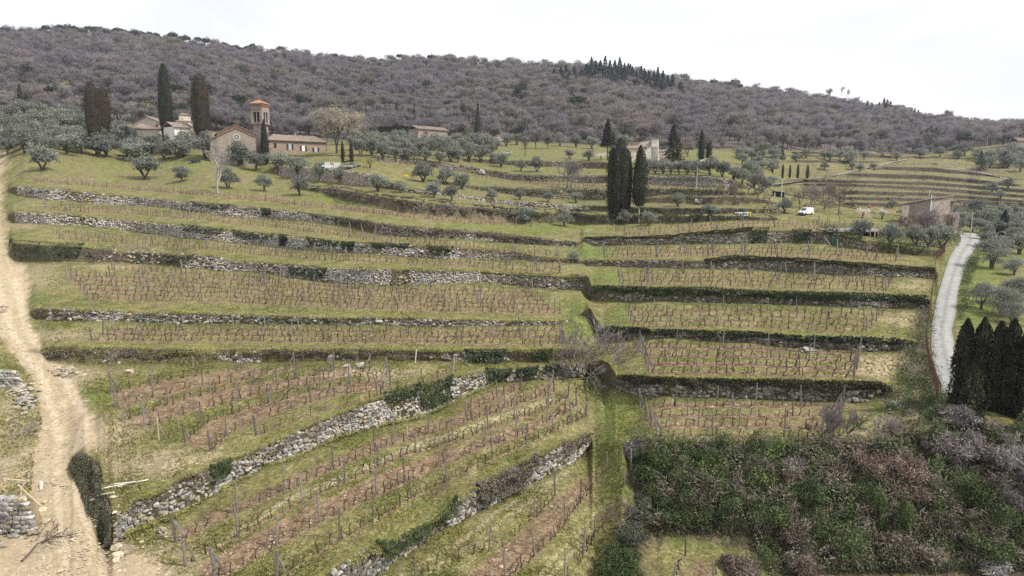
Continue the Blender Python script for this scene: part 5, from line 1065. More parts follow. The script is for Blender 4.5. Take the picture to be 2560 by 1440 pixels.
ivy('diagonal_wall', 1290, 1345, .2, 1.15, 'round ivy clump on the level mossy wall', n=1500, out=.45, size=.2)
ivy('diagonal_wall', 1362, 1398, .35, 1.1, 'last small ivy clump on the level mossy wall', n=700, out=.3, size=.2)
ivy('diagonal_wall', 520, 572, .3, 1.15, 'dark shrub hanging on the lower part of the diagonal wall', m=M_SHRUBG, n=1500, out=.35, size=.16, name='wall_shrub', cat='wall shrub')
ivy('low_wall', 930, 1135, .45, 1.25, 'dense dark ivy crowning the lowest wall', n=4200, out=.55, size=.16, m=M_SHRUBG)
ivy('low_wall', 1180, 1330, .15, 1.25, 'dry brown brush smothering the middle of the lowest wall', n=5200, out=.6, size=.2, m=M_BRAM, name='dry_brush', cat='brush')
ivy('low_wall', 1400, 1474, .5, 1.2, 'dry grass tuft on the upper end of the lowest wall', n=1400, out=.4, size=.18, m=M_BRAM, name='dry_brush', cat='brush')
ivy('vine_bank_wall', 1160, 1262, 0, 1.1, 'dark green bush on the bank left of the small stacked stones', n=2600, out=.6, size=.22)
ivy('vine_bank_wall', 1330, 1378, -.05, 1.05, 'bright green ivy square on the bank wall', n=1300, out=.3, m=M_BRIGHT, size=.2, bright=(.4, .8))
ivy('diagonal_wall', 186, 284, -.02, 1.05, 'dark brambles clothing the shaded bank beside the dirt track', n=7000, out=.22, size=.16, m=M_BRAM, name='bramble', cat='brambles', ragged=.1, taper=False, bright=(.4, 1.1))
ivy('diagonal_wall', 196, 284, -.02, 1.0, 'low dark leaves among the brambles by the track', n=1600, out=.3, size=.16, m=M_SHRUBG, name='bramble', cat='brambles', ragged=.2, taper=False)
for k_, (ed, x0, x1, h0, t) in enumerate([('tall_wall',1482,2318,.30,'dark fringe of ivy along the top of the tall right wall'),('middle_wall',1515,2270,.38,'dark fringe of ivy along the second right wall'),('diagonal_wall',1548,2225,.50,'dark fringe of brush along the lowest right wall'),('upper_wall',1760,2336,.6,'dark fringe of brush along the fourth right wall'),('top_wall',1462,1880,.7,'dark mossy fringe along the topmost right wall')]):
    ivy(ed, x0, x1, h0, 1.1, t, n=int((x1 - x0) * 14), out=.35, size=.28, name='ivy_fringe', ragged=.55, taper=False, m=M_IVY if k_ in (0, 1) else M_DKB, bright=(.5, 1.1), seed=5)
# dry brush and rank grass along every brink and foot: nobody could count it
for ed, x0, x1, n, sz, m_, h0, h1, ou in [('middle_wall',82,1430,7000,.22,M_GRASST,.92,1.2,.15),('middle_wall',82,1430,2600,.22,M_BRAM,-.1,1.0,.12),('vine_bank_wall',112,900,9000,.22,M_GRASST,.4,1.1,.3),('vine_bank_wall',112,900,12000,.22,M_BRAM,-.05,.95,.3),('vine_bank_wall',900,1450,4000,.22,M_GRASST,.8,1.15,.2),('vine_bank_wall',900,1450,3000,.22,M_BRAM,-.05,.9,.2),('diagonal_wall',290,1240,14000,.15,M_GRASST,.92,1.12,.2),('diagonal_wall',290,1240,9000,.15,M_GRASST,-.12,.12,.5),('diagonal_wall',300,1240,7000,.15,M_BRAM,.1,1.08,.2),('low_wall',840,1470,14000,.15,M_GRASST,.85,1.2,.4),('low_wall',840,1470,7000,.15,M_BRAM,-.15,1.1,.35),('tall_wall',215,1455,9000,.26,M_GRASST,.85,1.15,.3),('tall_wall',215,470,9000,.26,M_BRAM,0,1.0,.4),('upper_wall',20,1450,9000,.28,M_GRASST,.85,1.12,.3),('top_wall',20,1440,9000,.28,M_BRAM,.7,1.12,.3),('top_wall',850,1440,8000,.32,M_BRAM,0,1.1,.5),('bramble_bank',760,1300,30000,.42,M_BRAM,-.05,1.15,1.2),('bramble_bank',1300,1940,12000,.4,M_SHRUBG,-.05,1.3,1.2),('bramble_bank',1300,1940,9000,.4,M_BRAM,-.05,1.2,1.2),('mound_wall',1620,1940,5000,.4,M_BRAM,0,1.1,.5),('terrace_wall',1180,1900,7000,.36,M_SHRUBG,0,1.1,.4),('lawn_wall',1150,1860,6000,.36,M_BRAM,.1,1.1,.4),('diagonal_wall',1546,2240,8000,.22,M_GRASST,.9,1.2,.3),('middle_wall',1500,2290,6000,.24,M_GRASST,.9,1.2,.3),('tall_wall',1482,2320,5000,.24,M_GRASST,.95,1.2,.3),('diagonal_wall',1546,2240,4500,.22,M_BRAM,-.1,.9,.3),('middle_wall',1500,2290,5000,.24,M_BRAM,-.1,.8,.3),('top_wall',2060,2350,5000,.3,M_SHRUBG,0,1.3,.6),('orchard_wall',1460,1940,4000,.3,M_SHRUBG,0,1.0,.3)]:
    ivy(ed, x0, x1, h0, h1, None, m=m_, n=int(n * .8), size=sz, name='wall_growth', out=ou, ragged=.6, seed=int(n) % 97, kind='stuff', taper=False)
# ---------------------------------------------------------------- scattered ground cover
def scatter_px(n, x0, x1, y0, y1, accept):
    r = np.random.default_rng(n); x = r.uniform(x0, x1, n * 3); y = r.uniform(y0, y1, n * 3); p = accept(x, y); k = r.random(len(x)) < p; return x[k][:n], y[k][:n]
def soilness(x, y):
    m = np.zeros(len(x))
    for pts, up, dn in SOIL:
        p = np.array(pts, float); yl = np.interp(x, p[:, 0], p[:, 1]); m = np.maximum(m, ((y > yl - up) & (y < yl + dn) & (x > p[0, 0] - 6) & (x < p[-1, 0] + 6)).astype(float))
    m = np.maximum(m, (between_mask(x, y) > .5).astype(float))
    a = np.interp(y, pe[::-1, 1], pe[::-1, 0]); b = np.interp(y, pf[::-1, 1], pf[::-1, 0]); return np.maximum(m, ((x > a) & (x < b) & (y > 1180)).astype(float))
def trackness(x, y): return ((x > np.interp(y, TL[:, 0], TL[:, 1]) + 5) & (x < np.interp(y, TL[:, 0], TL[:, 2]) + 20)).astype(float)
OCT_V = np.array([(1,0,0),(-1,0,0),(0,1,0),(0,-1,0),(0,0,1),(0,0,-.6)], float) * .5; OCT_F = np.array([(0,2,4),(2,1,4),(1,3,4),(3,0,4),(2,0,5),(1,2,5),(3,1,5),(0,3,5)])
M_CLOD = mat('soil_clods', (.19, .125, .082), .95, vscale=3, col2=(.34, .24, .165), attr=True)
x, y = scatter_px(15000, 200, 2200, 620, 1440, lambda x, y: soilness(x, y) * np.clip((y / 1100) ** 2, .1, 1))
W = at_many(x, y); n = len(x); r = np.random.default_rng(3); D_ = W[:, 1]
sz = r.uniform(.09, .26, n); Q = np.zeros((n, 3, 3)); a = r.uniform(0, 6.28, n); Q[:, 0, 0] = np.cos(a); Q[:, 0, 1] = -np.sin(a); Q[:, 1, 0] = np.sin(a); Q[:, 1, 1] = np.cos(a); Q[:, 2, 2] = 1
V_, F_, C_ = join_rocks(W + [0, 0, .0], np.stack([sz, sz * r.uniform(.6, 1, n), sz * r.uniform(.45, .8, n)], 1), Q, np.repeat(r.uniform(.6, 1.35, (n, 1)), 3, 1), [(OCT_V, OCT_F)])
tag(obj('soil_clods', mesh_data('soil_clods', V_, F_, [M_CLOD], col=C_)), kind='stuff')
# pale gravel and small stones turned up by the plough and along the track
x1_, y1_ = scatter_px(1500, 200, 2200, 620, 1440, lambda x, y: soilness(x, y)); x2, y2 = scatter_px(2200, 0, 480, 800, 1440, lambda x, y: np.maximum(trackness(x, y) * .7, (y > 1180) & (x < 420)))
x = np.concatenate([x1_, x2]); y = np.concatenate([y1_, y2]); W = at_many(x, y); n = len(x); sz = r.lognormal(-2.1, .45, n); a = r.uniform(0, 6.28, n); Q = np.zeros((n, 3, 3)); Q[:, 0, 0] = np.cos(a); Q[:, 0, 1] = -np.sin(a); Q[:, 1, 0] = np.sin(a); Q[:, 1, 1] = np.cos(a); Q[:, 2, 2] = 1
t_ = r.uniform(.7, 1.1, (n, 1)) * np.array([1.15, 1.0, .8]); V_, F_, C_ = join_rocks(W, np.stack([sz * 1.3, sz, sz * .6], 1), Q, t_, [(OCT_V, OCT_F)])
tag(obj('loose_gravel', mesh_data('loose_gravel', V_, F_, [M_STONE_FAR], col=C_)), kind='stuff')
# grass tufts
def tufts(name, n, x0, x1, y0, y1, acc, h, m, wid=.09, seed=0):
    x, y = scatter_px(n, x0, x1, y0, y1, acc); W = at_many(x, y, -.02); n = len(x); r = np.random.default_rng(n + seed); Vs = []
    for b in range(3):
        a = r.uniform(0, 6.28, n); l = r.uniform(.1, .5, n); hh = h * r.uniform(.5, 1.3, n); w = wid * r.uniform(.6, 1.2, n)
        d = np.stack([np.cos(a), np.sin(a), np.zeros(n)], 1); s = np.stack([-np.sin(a), np.cos(a), np.zeros(n)], 1) * w[:, None]
        Vs.append(np.stack([W - s, W + s, W + d * (l * hh)[:, None] + np.array([0, 0, 1]) * hh[:, None]], 1))
    V = np.stack(Vs, 1).reshape(-1, 3); F = np.arange(len(V)).reshape(-1, 3); tag(obj(name, mesh_data(name, V, F, [m], col=np.repeat(r.uniform(.6, 1.35, n), 9))), kind='stuff')
grassy = lambda x, y: (1 - soilness(x, y)) * (1 - trackness(x, y)) * (.55 + .5 * (fbm(x / 40, y / 18, 4, 3) > .5)) * (1 - ((x > 1560) & (y > 1110)))
tufts('grass_tufts', 34000, 0, 1620, 880, 1440, grassy, .16, M_GRASST)
tufts('grass_tufts', 16000, 60, 2330, 560, 980, grassy, .22, M_GRASST, .13, 1)
# yellow flowers among the grass at the feet of walls
fl = [(345,1335,40,14),(320,1240,70,20),(1180,1180,60,20),(1090,1240,50,20),(1560,1330,30,60),(1640,1400,26,40),(950,1290,60,20),(1420,1090,50,20)]
def facc(x, y):
    m = np.zeros(len(x))
    for cx, cy, a_, b_ in fl: m = np.maximum(m, np.exp(-((x - cx) / a_) ** 2 - ((y - cy) / b_) ** 2))
    return m * (fbm(x / 12, y / 8, 9, 2) > .48)
tufts('yellow_wildflowers', 2600, 280, 1700, 1050, 1440, facc, .16, leafmat('yellow_flowers', (.34, .30, .02), (.62, .52, .03), .1), .05)
# ---- the wood on the hill: thousands of leafless crowns
def wood_variant(seed, m):
    r = np.random.default_rng(seed); C, R = lobes(r, 12, 4.1, 5.2, .95, .72, True); n = 620; P, d = lobe_cloud(r, n, C, R, .25)
    V, F = cards(P, d * .4 + [0, 0, .4], r.uniform(.8, 1.9, n), .13, .7, r, updir=.6, quad=False); mb = MB(); mb.add(V, F, 0, np.repeat(r.uniform(.8, 1.25, n), 3))
    mb.tube([[0, 0, -2], [0, 0, 4.5], [.3, .2, 7.5]], [.26, .18, .08], 4, col=.8, cap=False)
    for k in range(4): a = k * 1.6 + r.uniform(0, 1); mb.tube([[0, 0, 3], [math.cos(a) * 1.8, math.sin(a) * 1.8, 6], [math.cos(a) * 2.6, math.sin(a) * 2.6, 8]], [.13, .09, .04], 3, col=.8, cap=False)
    return mb.data('wood_tree', [m])
def _w(m):
    t = m.node_tree; b = t.nodes['Principled BSDF']; src = b.inputs['Base Color'].links[0].from_socket; tr = t.nodes.new('ShaderNodeBsdfTranslucent'); ms = t.nodes.new('ShaderNodeMixShader'); ms.inputs[0].default_value = .5
    t.links.new(src, tr.inputs[0]); t.links.new(b.outputs[0], ms.inputs[1]); t.links.new(tr.outputs[0], ms.inputs[2]); t.links.new(ms.outputs[0], t.nodes['Material Output'].inputs[0]); return m
M_W1 = mat('wood_twigs_violet', (.185, .165, .176), .95, rand=.14, vscale=.25, col2=(.27, .243, .258), attr=True)
M_W2 = mat('wood_twigs_brown', (.20, .175, .162), .95, rand=.14, vscale=.25, col2=(.285, .255, .238), attr=True)
M_W3 = mat('wood_twigs_olive', (.155, .148, .112), .95, rand=.16, vscale=.25, col2=(.225, .215, .165), attr=True)
M_W4 = mat('wood_twigs_pink', (.25, .21, .198), .95, rand=.16, vscale=.25, col2=(.34, .295, .275), attr=True)
M_W1b = mat('wood_twigs_lilac', (.20, .18, .19), .95, rand=.14, vscale=.25, col2=(.29, .262, .278), attr=True)
M_W2b = mat('wood_twigs_grey', (.20, .182, .168), .95, rand=.14, vscale=.25, col2=(.29, .265, .248), attr=True)
M_W5 = mat('wood_evergreen', (.035, .045, .028), .95, rand=.2, vscale=.25, col2=(.075, .088, .055), attr=True)
WV = [wood_variant(700 + i, m) for i, m in enumerate([_w(M_W1), _w(M_W1b), M_W1, _w(M_W2), _w(M_W2b), _w(M_W3), _w(M_W4), M_W5])]
r = np.random.default_rng(77); N_ = 60000
x = r.uniform(-260, 2800, N_); xc = np.clip(x, 0, 2560); f = r.uniform(0, 1, N_); ylo = cur(FOREST_BASE, xc) + 2; yhi = cur(SKY, xc) + 1.0; y = yhi + (ylo - yhi) * f
W = at_many(x, y, -.6); Dd = W[:, 1]
clear = np.maximum.reduce([np.exp(-((x - cx) / a_) ** 2 - ((y - cy) / b_) ** 2) for cx, cy, a_, b_ in [(40,228,110,6),(190,238,70,4),(90,262,60,4),(2200,288,70,7),(2130,263,40,4),(1530,215,16,10),(1290,160,60,4)]])
# even density over the ground: weight by ground area per unit of picture
dD = np.abs(depth(x, y - 2) - depth(x, y + 2)); wgt = dD * Dd * (ylo - yhi); wgt /= np.percentile(wgt, 97)
keep = (r.random(N_) < np.clip(wgt, 0, 1) * .85) * (clear < .45); idx = np.where(keep)[0][:12000]
print('wood trees', len(idx))
W = W[idx]; n = len(idx); zone = fbm(W[:, 0] / 70, W[:, 1] / 70, 5, 3); kind_ = np.where(zone < .40, r.integers(3, 5, n), np.where(zone > .62, r.integers(4, 7, n), r.integers(0, 4, n))); kind_[r.random(n) < .03] = 6; kind_[r.random(n) < .012 + .25 * (fbm(W[:, 0] / 45, W[:, 1] / 45, 15, 3) > .70)] = 7
me = bpy.data.meshes.new('wood_points'); me.vertices.add(n); me.vertices.foreach_set('co', W.astype(np.float32).ravel())
for nm, ty, val in (('scale', 'FLOAT', (r.uniform(.5, 1.0, n) * np.where(r.random(n) < .25, 1.9, 1.35) * (.8 + .4 * fbm(W[:, 0] / 40, W[:, 1] / 40, 8, 2))).astype(np.float32)), ('turn', 'FLOAT', r.uniform(0, 6.28, n).astype(np.float32)), ('which', 'INT', kind_.astype(np.int32))):
    a = me.attributes.new(nm, ty, 'POINT'); a.data.foreach_set('value', val)
wood = obj('leafless_wood', me); tag(wood, kind='stuff')
ng = bpy.data.node_groups.new('wood', 'GeometryNodeTree'); ng.interface.new_socket('Geometry', in_out='INPUT', socket_type='NodeSocketGeometry'); ng.interface.new_socket('Geometry', in_out='OUTPUT', socket_type='NodeSocketGeometry')
gi = ng.nodes.new('NodeGroupInput'); go = ng.nodes.new('NodeGroupOutput'); jn = ng.nodes.new('GeometryNodeJoinGeometry')
def named(nm, ty): a = ng.nodes.new('GeometryNodeInputNamedAttribute'); a.data_type = ty; a.inputs[0].default_value = nm; return a
asc, atu, awh = named('scale', 'FLOAT'), named('turn', 'FLOAT'), named('which', 'INT')
cx_ = ng.nodes.new('ShaderNodeCombineXYZ'); ng.links.new(atu.outputs[0], cx_.inputs[2])
for k, mv in enumerate(WV):
    src = bpy.data.objects.new('wood_tree_source', mv); oi = ng.nodes.new('GeometryNodeObjectInfo'); oi.inputs['Object'].default_value = src
    cmp_ = ng.nodes.new('FunctionNodeCompare'); cmp_.data_type = 'INT'; cmp_.operation = 'EQUAL'; cmp_.inputs[3].default_value = k; ng.links.new(awh.outputs[0], cmp_.inputs[2])
    ip = ng.nodes.new('GeometryNodeInstanceOnPoints'); ng.links.new(gi.outputs[0], ip.inputs['Points']); ng.links.new(cmp_.outputs[0], ip.inputs['Selection']); ng.links.new(oi.outputs['Geometry'], ip.inputs['Instance'])
    ng.links.new(cx_.outputs[0], ip.inputs['Rotation']); ng.links.new(asc.outputs[0], ip.inputs['Scale']); ng.links.new(ip.outputs[0], jn.inputs[0])
ng.links.new(jn.outputs[0], go.inputs[0]); mod = wood.modifiers.new('wood', 'NODES'); mod.node_group = ng
# ---------------------------------------------------------------- buildings
def stonemat(name, a, b, sc=2.6):
    m = mat(name, a, .92, col2=b, vscale=sc, bump=.6, bscale=3.5, detail=2); t = m.node_tree; bs = t.nodes['Principled BSDF']; src = bs.inputs['Base Color'].links[0].from_socket
    co = t.nodes.new('ShaderNodeTexCoord'); mp = t.nodes.new('ShaderNodeMapping'); mp.inputs['Scale'].default_value = (1, 1, 1.9); v = t.nodes.new('ShaderNodeTexVoronoi'); v.inputs['Scale'].default_value = 2.0
    t.links.new(co.outputs['Object'], mp.inputs[0]); t.links.new(mp.outputs[0], v.inputs[0]); bw = t.nodes.new('ShaderNodeRGBToBW'); t.links.new(v.outputs['Color'], bw.inputs[0])
    r = t.nodes.new('ShaderNodeMapRange'); r.inputs[3].default_value = .68; r.inputs[4].default_value = 1.3; s = t.nodes.new('ShaderNodeVectorMath'); s.operation = 'SCALE'; t.links.new(bw.outputs[0], r.inputs[0]); t.links.new(src, s.inputs[0]); t.links.new(r.outputs[0], s.inputs['Scale']); t.links.new(s.outputs[0], bs.inputs['Base Color']); return m
M_CHURCH = stonemat('church_rubble_stone', (.20, .165, .13), (.36, .31, .255)); M_HOUSE = stonemat('house_stone', (.22, .16, .115), (.34, .265, .20)); M_FARM = stonemat('farm_stone', (.20, .165, .14), (.34, .29, .25))
M_BRICK = mat('red_brick_trim', (.17, .085, .06), .9, col2=(.26, .145, .11), vscale=4); M_CREAM = mat('cream_plaster', (.56, .47, .36), .9, col2=(.66, .57, .46), vscale=.6); M_WHITE = mat('white_plaster', (.70, .67, .60), .9, col2=(.80, .77, .70), vscale=.5)
M_TILE = mat('old_roof_tiles', (.17, .13, .10), .9, col2=(.34, .275, .225), vscale=1.6, detail=5); M_TILEO = mat('orange_roof_tiles', (.33, .165, .085), .85, col2=(.46, .27, .155), vscale=2.0); M_PSTONE = mat('pale_dressed_stone', (.42, .39, .33), .85, col2=(.52, .48, .42), vscale=3)
M_DARKW = mat('dark_brown_shutter', (.045, .022, .018), .6, vscale=3); M_GREEN = mat('green_shutter', (.05, .085, .06), .6, vscale=3); M_GLASS = mat('window_glass', (.30, .34, .38), .15, var=.1, spec=.6); M_DARK = mat('dark_interior', (.012, .012, .014), .9)
M_FRAMEW = mat('white_frame', (.72, .72, .70), .6, var=.05); M_WOODD = mat('dark_wood', (.06, .045, .035), .9, vscale=4, col2=(.13, .10, .08)); M_METALW = mat('white_metal', (.75, .75, .74), .4, var=.04, spec=.5); M_TIN = mat('weathered_tin', (.22, .21, .20), .6, col2=(.40, .38, .36), vscale=1.5)
class House:
    """origin at the near left foot, x along the front, y away from the viewer"""
    def __init__(s, name, label, cat, x0, x1, yb, D0, D1=None, yb1=None, ground=True):
        D1 = D1 or D0; dd = D1 - D0
        if ground: D0 = float(depth(x0, yb)[0]); D1 = D0 + dd
        s.x0, s.x1, s.yb, s.D0, s.D1 = x0, x1, yb, D0, D1; P0 = at_depth(x0, yb, D0); P1 = at_depth(x1, yb, D1); s.L = math.hypot(P1.x - P0.x, P1.y - P0.y); s.rz = math.atan2(P1.y - P0.y, P1.x - P0.x)
        s.k = D0 / FOCAL * 1.01; s.z0 = min(P0.z, P1.z) - .3; s.root = empty(name, (P0.x, P0.y, s.z0), s.rz); tag(s.root, label, cat); s.P0 = P0
    def u(s, x):   # position along the front seen at bearing x
        rx_ = float(ray(x, s.yb)[0]); a = s.P0; c, sn = math.cos(s.rz), math.sin(s.rz); return (rx_ * a.y - a.x) / (c - rx_ * sn)
    def z(s, x, y): u = s.u(x); D = s.P0.y + u * math.sin(s.rz); return float(ray(x, y)[1]) * D + CAMZ - s.z0
    def part(s, name, m, mb): return mb.build(name, m, s.root)
    def walls(s, m, h, depth_, gable_front=0, gable_side=0, name='wall', h2=None, u0=0, u1=None, y0=0):
        L = u1 if u1 is not None else s.L; mb = MB(); d = depth_; h2 = h if h2 is None else h2; z0 = -4
        A = [(u0, y0, z0), (L, y0, z0), (L, y0 + d, z0), (u0, y0 + d, z0), (u0, y0, h), (L, y0, h2), (L, y0 + d, h2), (u0, y0 + d, h)]; mb.add(A, [[0, 1, 5, 4], [1, 2, 6, 5], [2, 3, 7, 6], [3, 0, 4, 7], [4, 5, 6, 7]])
        if gable_front: mb.add([(u0, y0, h), (L, y0, h2), ((u0 + L) / 2, y0, h + gable_front), (u0, y0 + d, h), (L, y0 + d, h2), ((u0 + L) / 2, y0 + d, h + gable_front)], [[0, 1, 2], [4, 3, 5]])
        if gable_side: mb.add([(u0, y0, h), (u0, y0 + d, h), (u0, y0 + d / 2, h + gable_side), (L, y0, h2), (L, y0 + d, h2), (L, y0 + d / 2, h2 + gable_side)], [[1, 0, 2], [3, 4, 5]])
        return s.part(name, m, mb)
    def slab(s, mb, a, b, c, d, th=.16, tiles=True):
        """roof plane a-b along the eave, d-c along the ridge"""
        a, b, c, d = [np.array(q, float) for q in (a, b, c, d)]; n = np.cross(b - a, d - a); n /= np.linalg.norm(n); n = n if n[2] > 0 else -n
        mb.add([a, b, c, d, a + n * th, b + n * th, c + n * th, d + n * th], [[0, 1, 2, 3], [4, 5, 6, 7], [0, 1, 5, 4], [1, 2, 6, 5], [2, 3, 7, 6], [3, 0, 4, 7]])
        if tiles:
            L = np.linalg.norm(b - a); m_ = max(2, int(L / .42)); ex = (b - a) / L * .13
            for i in range(m_ + 1):
                f = i / m_; p = a + (b - a) * f + n * th; q = d + (c - d) * f + n * th
                mb.add([p - ex, p + ex, p + n * .11, q - ex, q + ex, q + n * .11], [[0, 1, 2], [3, 5, 4]]); mb.add([p - ex, p + n * .11, q + n * .11, q - ex, p + ex, q + ex, q + n * .11, p + n * .11], [[0, 1, 2, 3], [4, 5, 6, 7]])
    def roof(s, m, h, depth_, rise, kind='side', ov=.5, h2=None, u0=0, u1=None, y0=0, name='roof', hip=2.5):
        L = u1 if u1 is not None else s.L; h2 = h if h2 is None else h2; mb = MB(); d = depth_; yf, yr, ym = y0 - ov, y0 + d + ov, y0 + d / 2; dz = rise * ov / (d / 2) if kind != 'front' else rise * ov / ((L - u0) / 2)
        if kind == 'side': s.slab(mb, (u0 - ov, yf, h - dz), (L + ov, yf, h2 - dz), (L + ov, ym, h2 + rise), (u0 - ov, ym, h + rise)); s.slab(mb, (u0 - ov, yr, h - dz), (L + ov, yr, h2 - dz), (L + ov, ym, h2 + rise), (u0 - ov, ym, h + rise))
        elif kind == 'front': xm = (u0 + L) / 2; s.slab(mb, (u0 - ov, yf, h - dz), (u0 - ov, yr, h - dz), (xm, yr, h + rise), (xm, yf, h + rise)); s.slab(mb, (L + ov, yf, h2 - dz), (L + ov, yr, h2 - dz), (xm, yr, h + rise), (xm, yf, h + rise))
        elif kind == 'hip':
            a, b = (u0 - ov, yf, h - dz), (L + ov, yf, h2 - dz); c, e = (L + ov, yr, h2 - dz), (u0 - ov, yr, h - dz); r0, r1 = (u0 + hip, ym, h + rise), (L - hip, ym, h2 + rise)
            s.slab(mb, a, b, r1, r0); s.slab(mb, e, c, r1, r0); s.slab(mb, b, c, r1, r1, tiles=False); s.slab(mb, a, e, r0, r0, tiles=False)
        elif kind == 'shed': s.slab(mb, (u0 - ov, yf, h - dz), (L + ov, yf, h2 - dz), (L + ov, yr, h2 + rise), (u0 - ov, yr, h + rise))
        return s.part(name, m, mb)
    def window(s, x, y, w, h, shutters=None, pane=None, surround=M_PSTONE, closed=False, label=None, y0=0):
        """centre and size as seen"""
        u = s.u(x); z = s.z(x, y); k = (s.P0.y + u * math.sin(s.rz)) / FOCAL; W, H = w * k, h * k; mb = MB(); t = .16
        mb.box((u, y0 - .04, z + H / 2 + t / 2), (W + 2 * t, .12, t)); mb.box((u, y0 - .05, z - H / 2 - t / 2), (W + 2 * t, .16, t)); mb.box((u - W / 2 - t / 2, y0 - .04, z), (t, .11, H)); mb.box((u + W / 2 + t / 2, y0 - .04, z), (t, .11, H)); fr = s.part('window', surround, mb)
        if closed: m2 = MB(); m2.box((u, y0 - .03, z), (W, .08, H)); m2.build('shutter', shutters, fr)
        else:
            m2 = MB(); m2.box((u, y0 - .012, z), (W, .03, H)); m2.build('pane', pane or M_GLASS, fr)
            m3 = MB(); m3.box((u, y0 - .04, z), (.09, .04, H)); m3.box((u, y0 - .043, z + H * .05), (W, .03, .06)); m3.build('frame', M_FRAMEW, fr)
            if shutters:
                for sg in (-1, 1): m4 = MB(); m4.box((u + sg * (W * .5 + W * .28), y0 - .13, z), (W * .5, .06, H * 1.02)); m4.build('shutter', shutters, fr)
        return fr
# church
c_ = House('church', 'small stone church with a round rose window and gabled front', 'church', 547, 642, 408, 240, 246)
hl = c_.z(547, 333); hr_ = c_.z(642, 341); ha = c_.z(595, 313); c_.walls(M_CHURCH, hl, 22, gable_front=ha - hl, h2=hl); c_.roof(M_TILE, hl, 22, ha - hl, 'front', ov=.5)
mb = MB(); L = c_.L
for a, b in (((0, hl), (L / 2, ha)), ((L, hl), (L / 2, ha))):
    a = np.array([a[0], -.28, a[1] - .05]); b = np.array([b[0], -.28, b[1] - .05]); dn = np.array([0, 0, -.95]); o_ = np.array([0, .27, 0]); mb.add([a, b, b + dn, a + dn, a + o_, b + o_, b + dn + o_, a + dn + o_], [[0, 1, 2, 3], [0, 1, 5, 4], [3, 2, 6, 7], [0, 4, 7, 3], [1, 5, 6, 2]])
    for q in range(14): p = a + (b - a) * (q + .5) / 14 + dn * 1.12; mb.box((p[0], -.18, p[2]), (.28, .3, .34))
c_.part('brick_cornice', M_BRICK, mb)
ur, zr = c_.u(595), c_.z(595, 343); k_ = c_.D0 / FOCAL; mb = MB(); a = np.arange(25) * 2 * math.pi / 24
for r0_, r1_, yy in ((6.0 * k_, 8.6 * k_, -.22),): 
    for i in range(24):
        q = [(ur + rr * math.cos(t_), yy, zr + rr * math.sin(t_)) for rr, t_ in ((r0_, a[i]), (r1_, a[i]), (r1_, a[i + 1]), (r0_, a[i + 1]))]; mb.quad(q); mb.add([q[1], q[2], (q[2][0], 0, q[2][2]), (q[1][0], 0, q[1][2])], [[0, 1, 2, 3]]); mb.add([q[0], q[3], (q[3][0], 0, q[3][2]), (q[0][0], 0, q[0][2])], [[0, 1, 2, 3]])
rs = c_.part('rose_window', M_PSTONE, mb); mb = MB()
for i in range(24): mb.tri([(ur, -.03, zr), (ur + 6 * k_ * math.cos(a[i]), -.03, zr + 6 * k_ * math.sin(a[i])), (ur + 6 * k_ * math.cos(a[i + 1]), -.03, zr + 6 * k_ * math.sin(a[i + 1]))])
mb.build('pane', M_DARK, rs); mb = MB()
for i in range(8): t_ = i * math.pi / 4; mb.tube([(ur, -.1, zr), (ur + 6 * k_ * math.cos(t_), -.1, zr + 6 * k_ * math.sin(t_))], .09, 5)
mb.tube([(ur + 1.6 * k_ * math.cos(t_), -.11, zr + 1.6 * k_ * math.sin(t_)) for t_ in np.linspace(0, 6.28, 13)], .1, 5); mb.build('tracery', M_PSTONE, rs)
ud, zd = c_.u(600), c_.z(600, 380); mb = MB(); R_ = 10.5 * k_
for i in range(12):
    t0, t1 = math.pi * i / 12, math.pi * (i + 1) / 12; q = [(ud + rr * math.cos(t_), -.2, zd + rr * math.sin(t_)) for rr, t_ in ((R_ * .68, t0), (R_, t0), (R_, t1), (R_ * .68, t1))]; mb.quad(q); mb.add([q[1], q[2], (q[2][0], 0, q[2][2]), (q[1][0], 0, q[1][2])], [[0, 1, 2, 3]])
for sg in (-1, 1): mb.box((ud + sg * R_ * .84, -.1, zd / 2), (R_ * .32, .22, zd)); mb.tube([(ud + sg * R_ * 1.15, -.3, zd + R_ * .75), (ud, -.3, zd + R_ * 1.45)], .16, 4)
po = c_.part('portal', M_PSTONE, mb); mb = MB(); mb.box((ud, -.03, zd / 2), (R_ * 1.36, .05, zd))
for i in range(12): t0, t1 = math.pi * i / 12, math.pi * (i + 1) / 12; mb.tri([(ud, -.055, zd), (ud + R_ * .68 * math.cos(t0), -.055, zd + R_ * .68 * math.sin(t0)), (ud + R_ * .68 * math.cos(t1), -.055, zd + R_ * .68 * math.sin(t1))])
mb.build('door', M_WOODD, po)
c2 = House('lean_to', 'low roofed lean to at the left side of the church', 'outbuilding', 528, 546, 405, 246); h_ = c2.z(528, 349); c2.walls(M_CHURCH, h_, 8, h2=c2.z(546, 342)); c2.roof(M_TILE, h_, 8, 1.0, 'shed', h2=c2.z(546, 340))
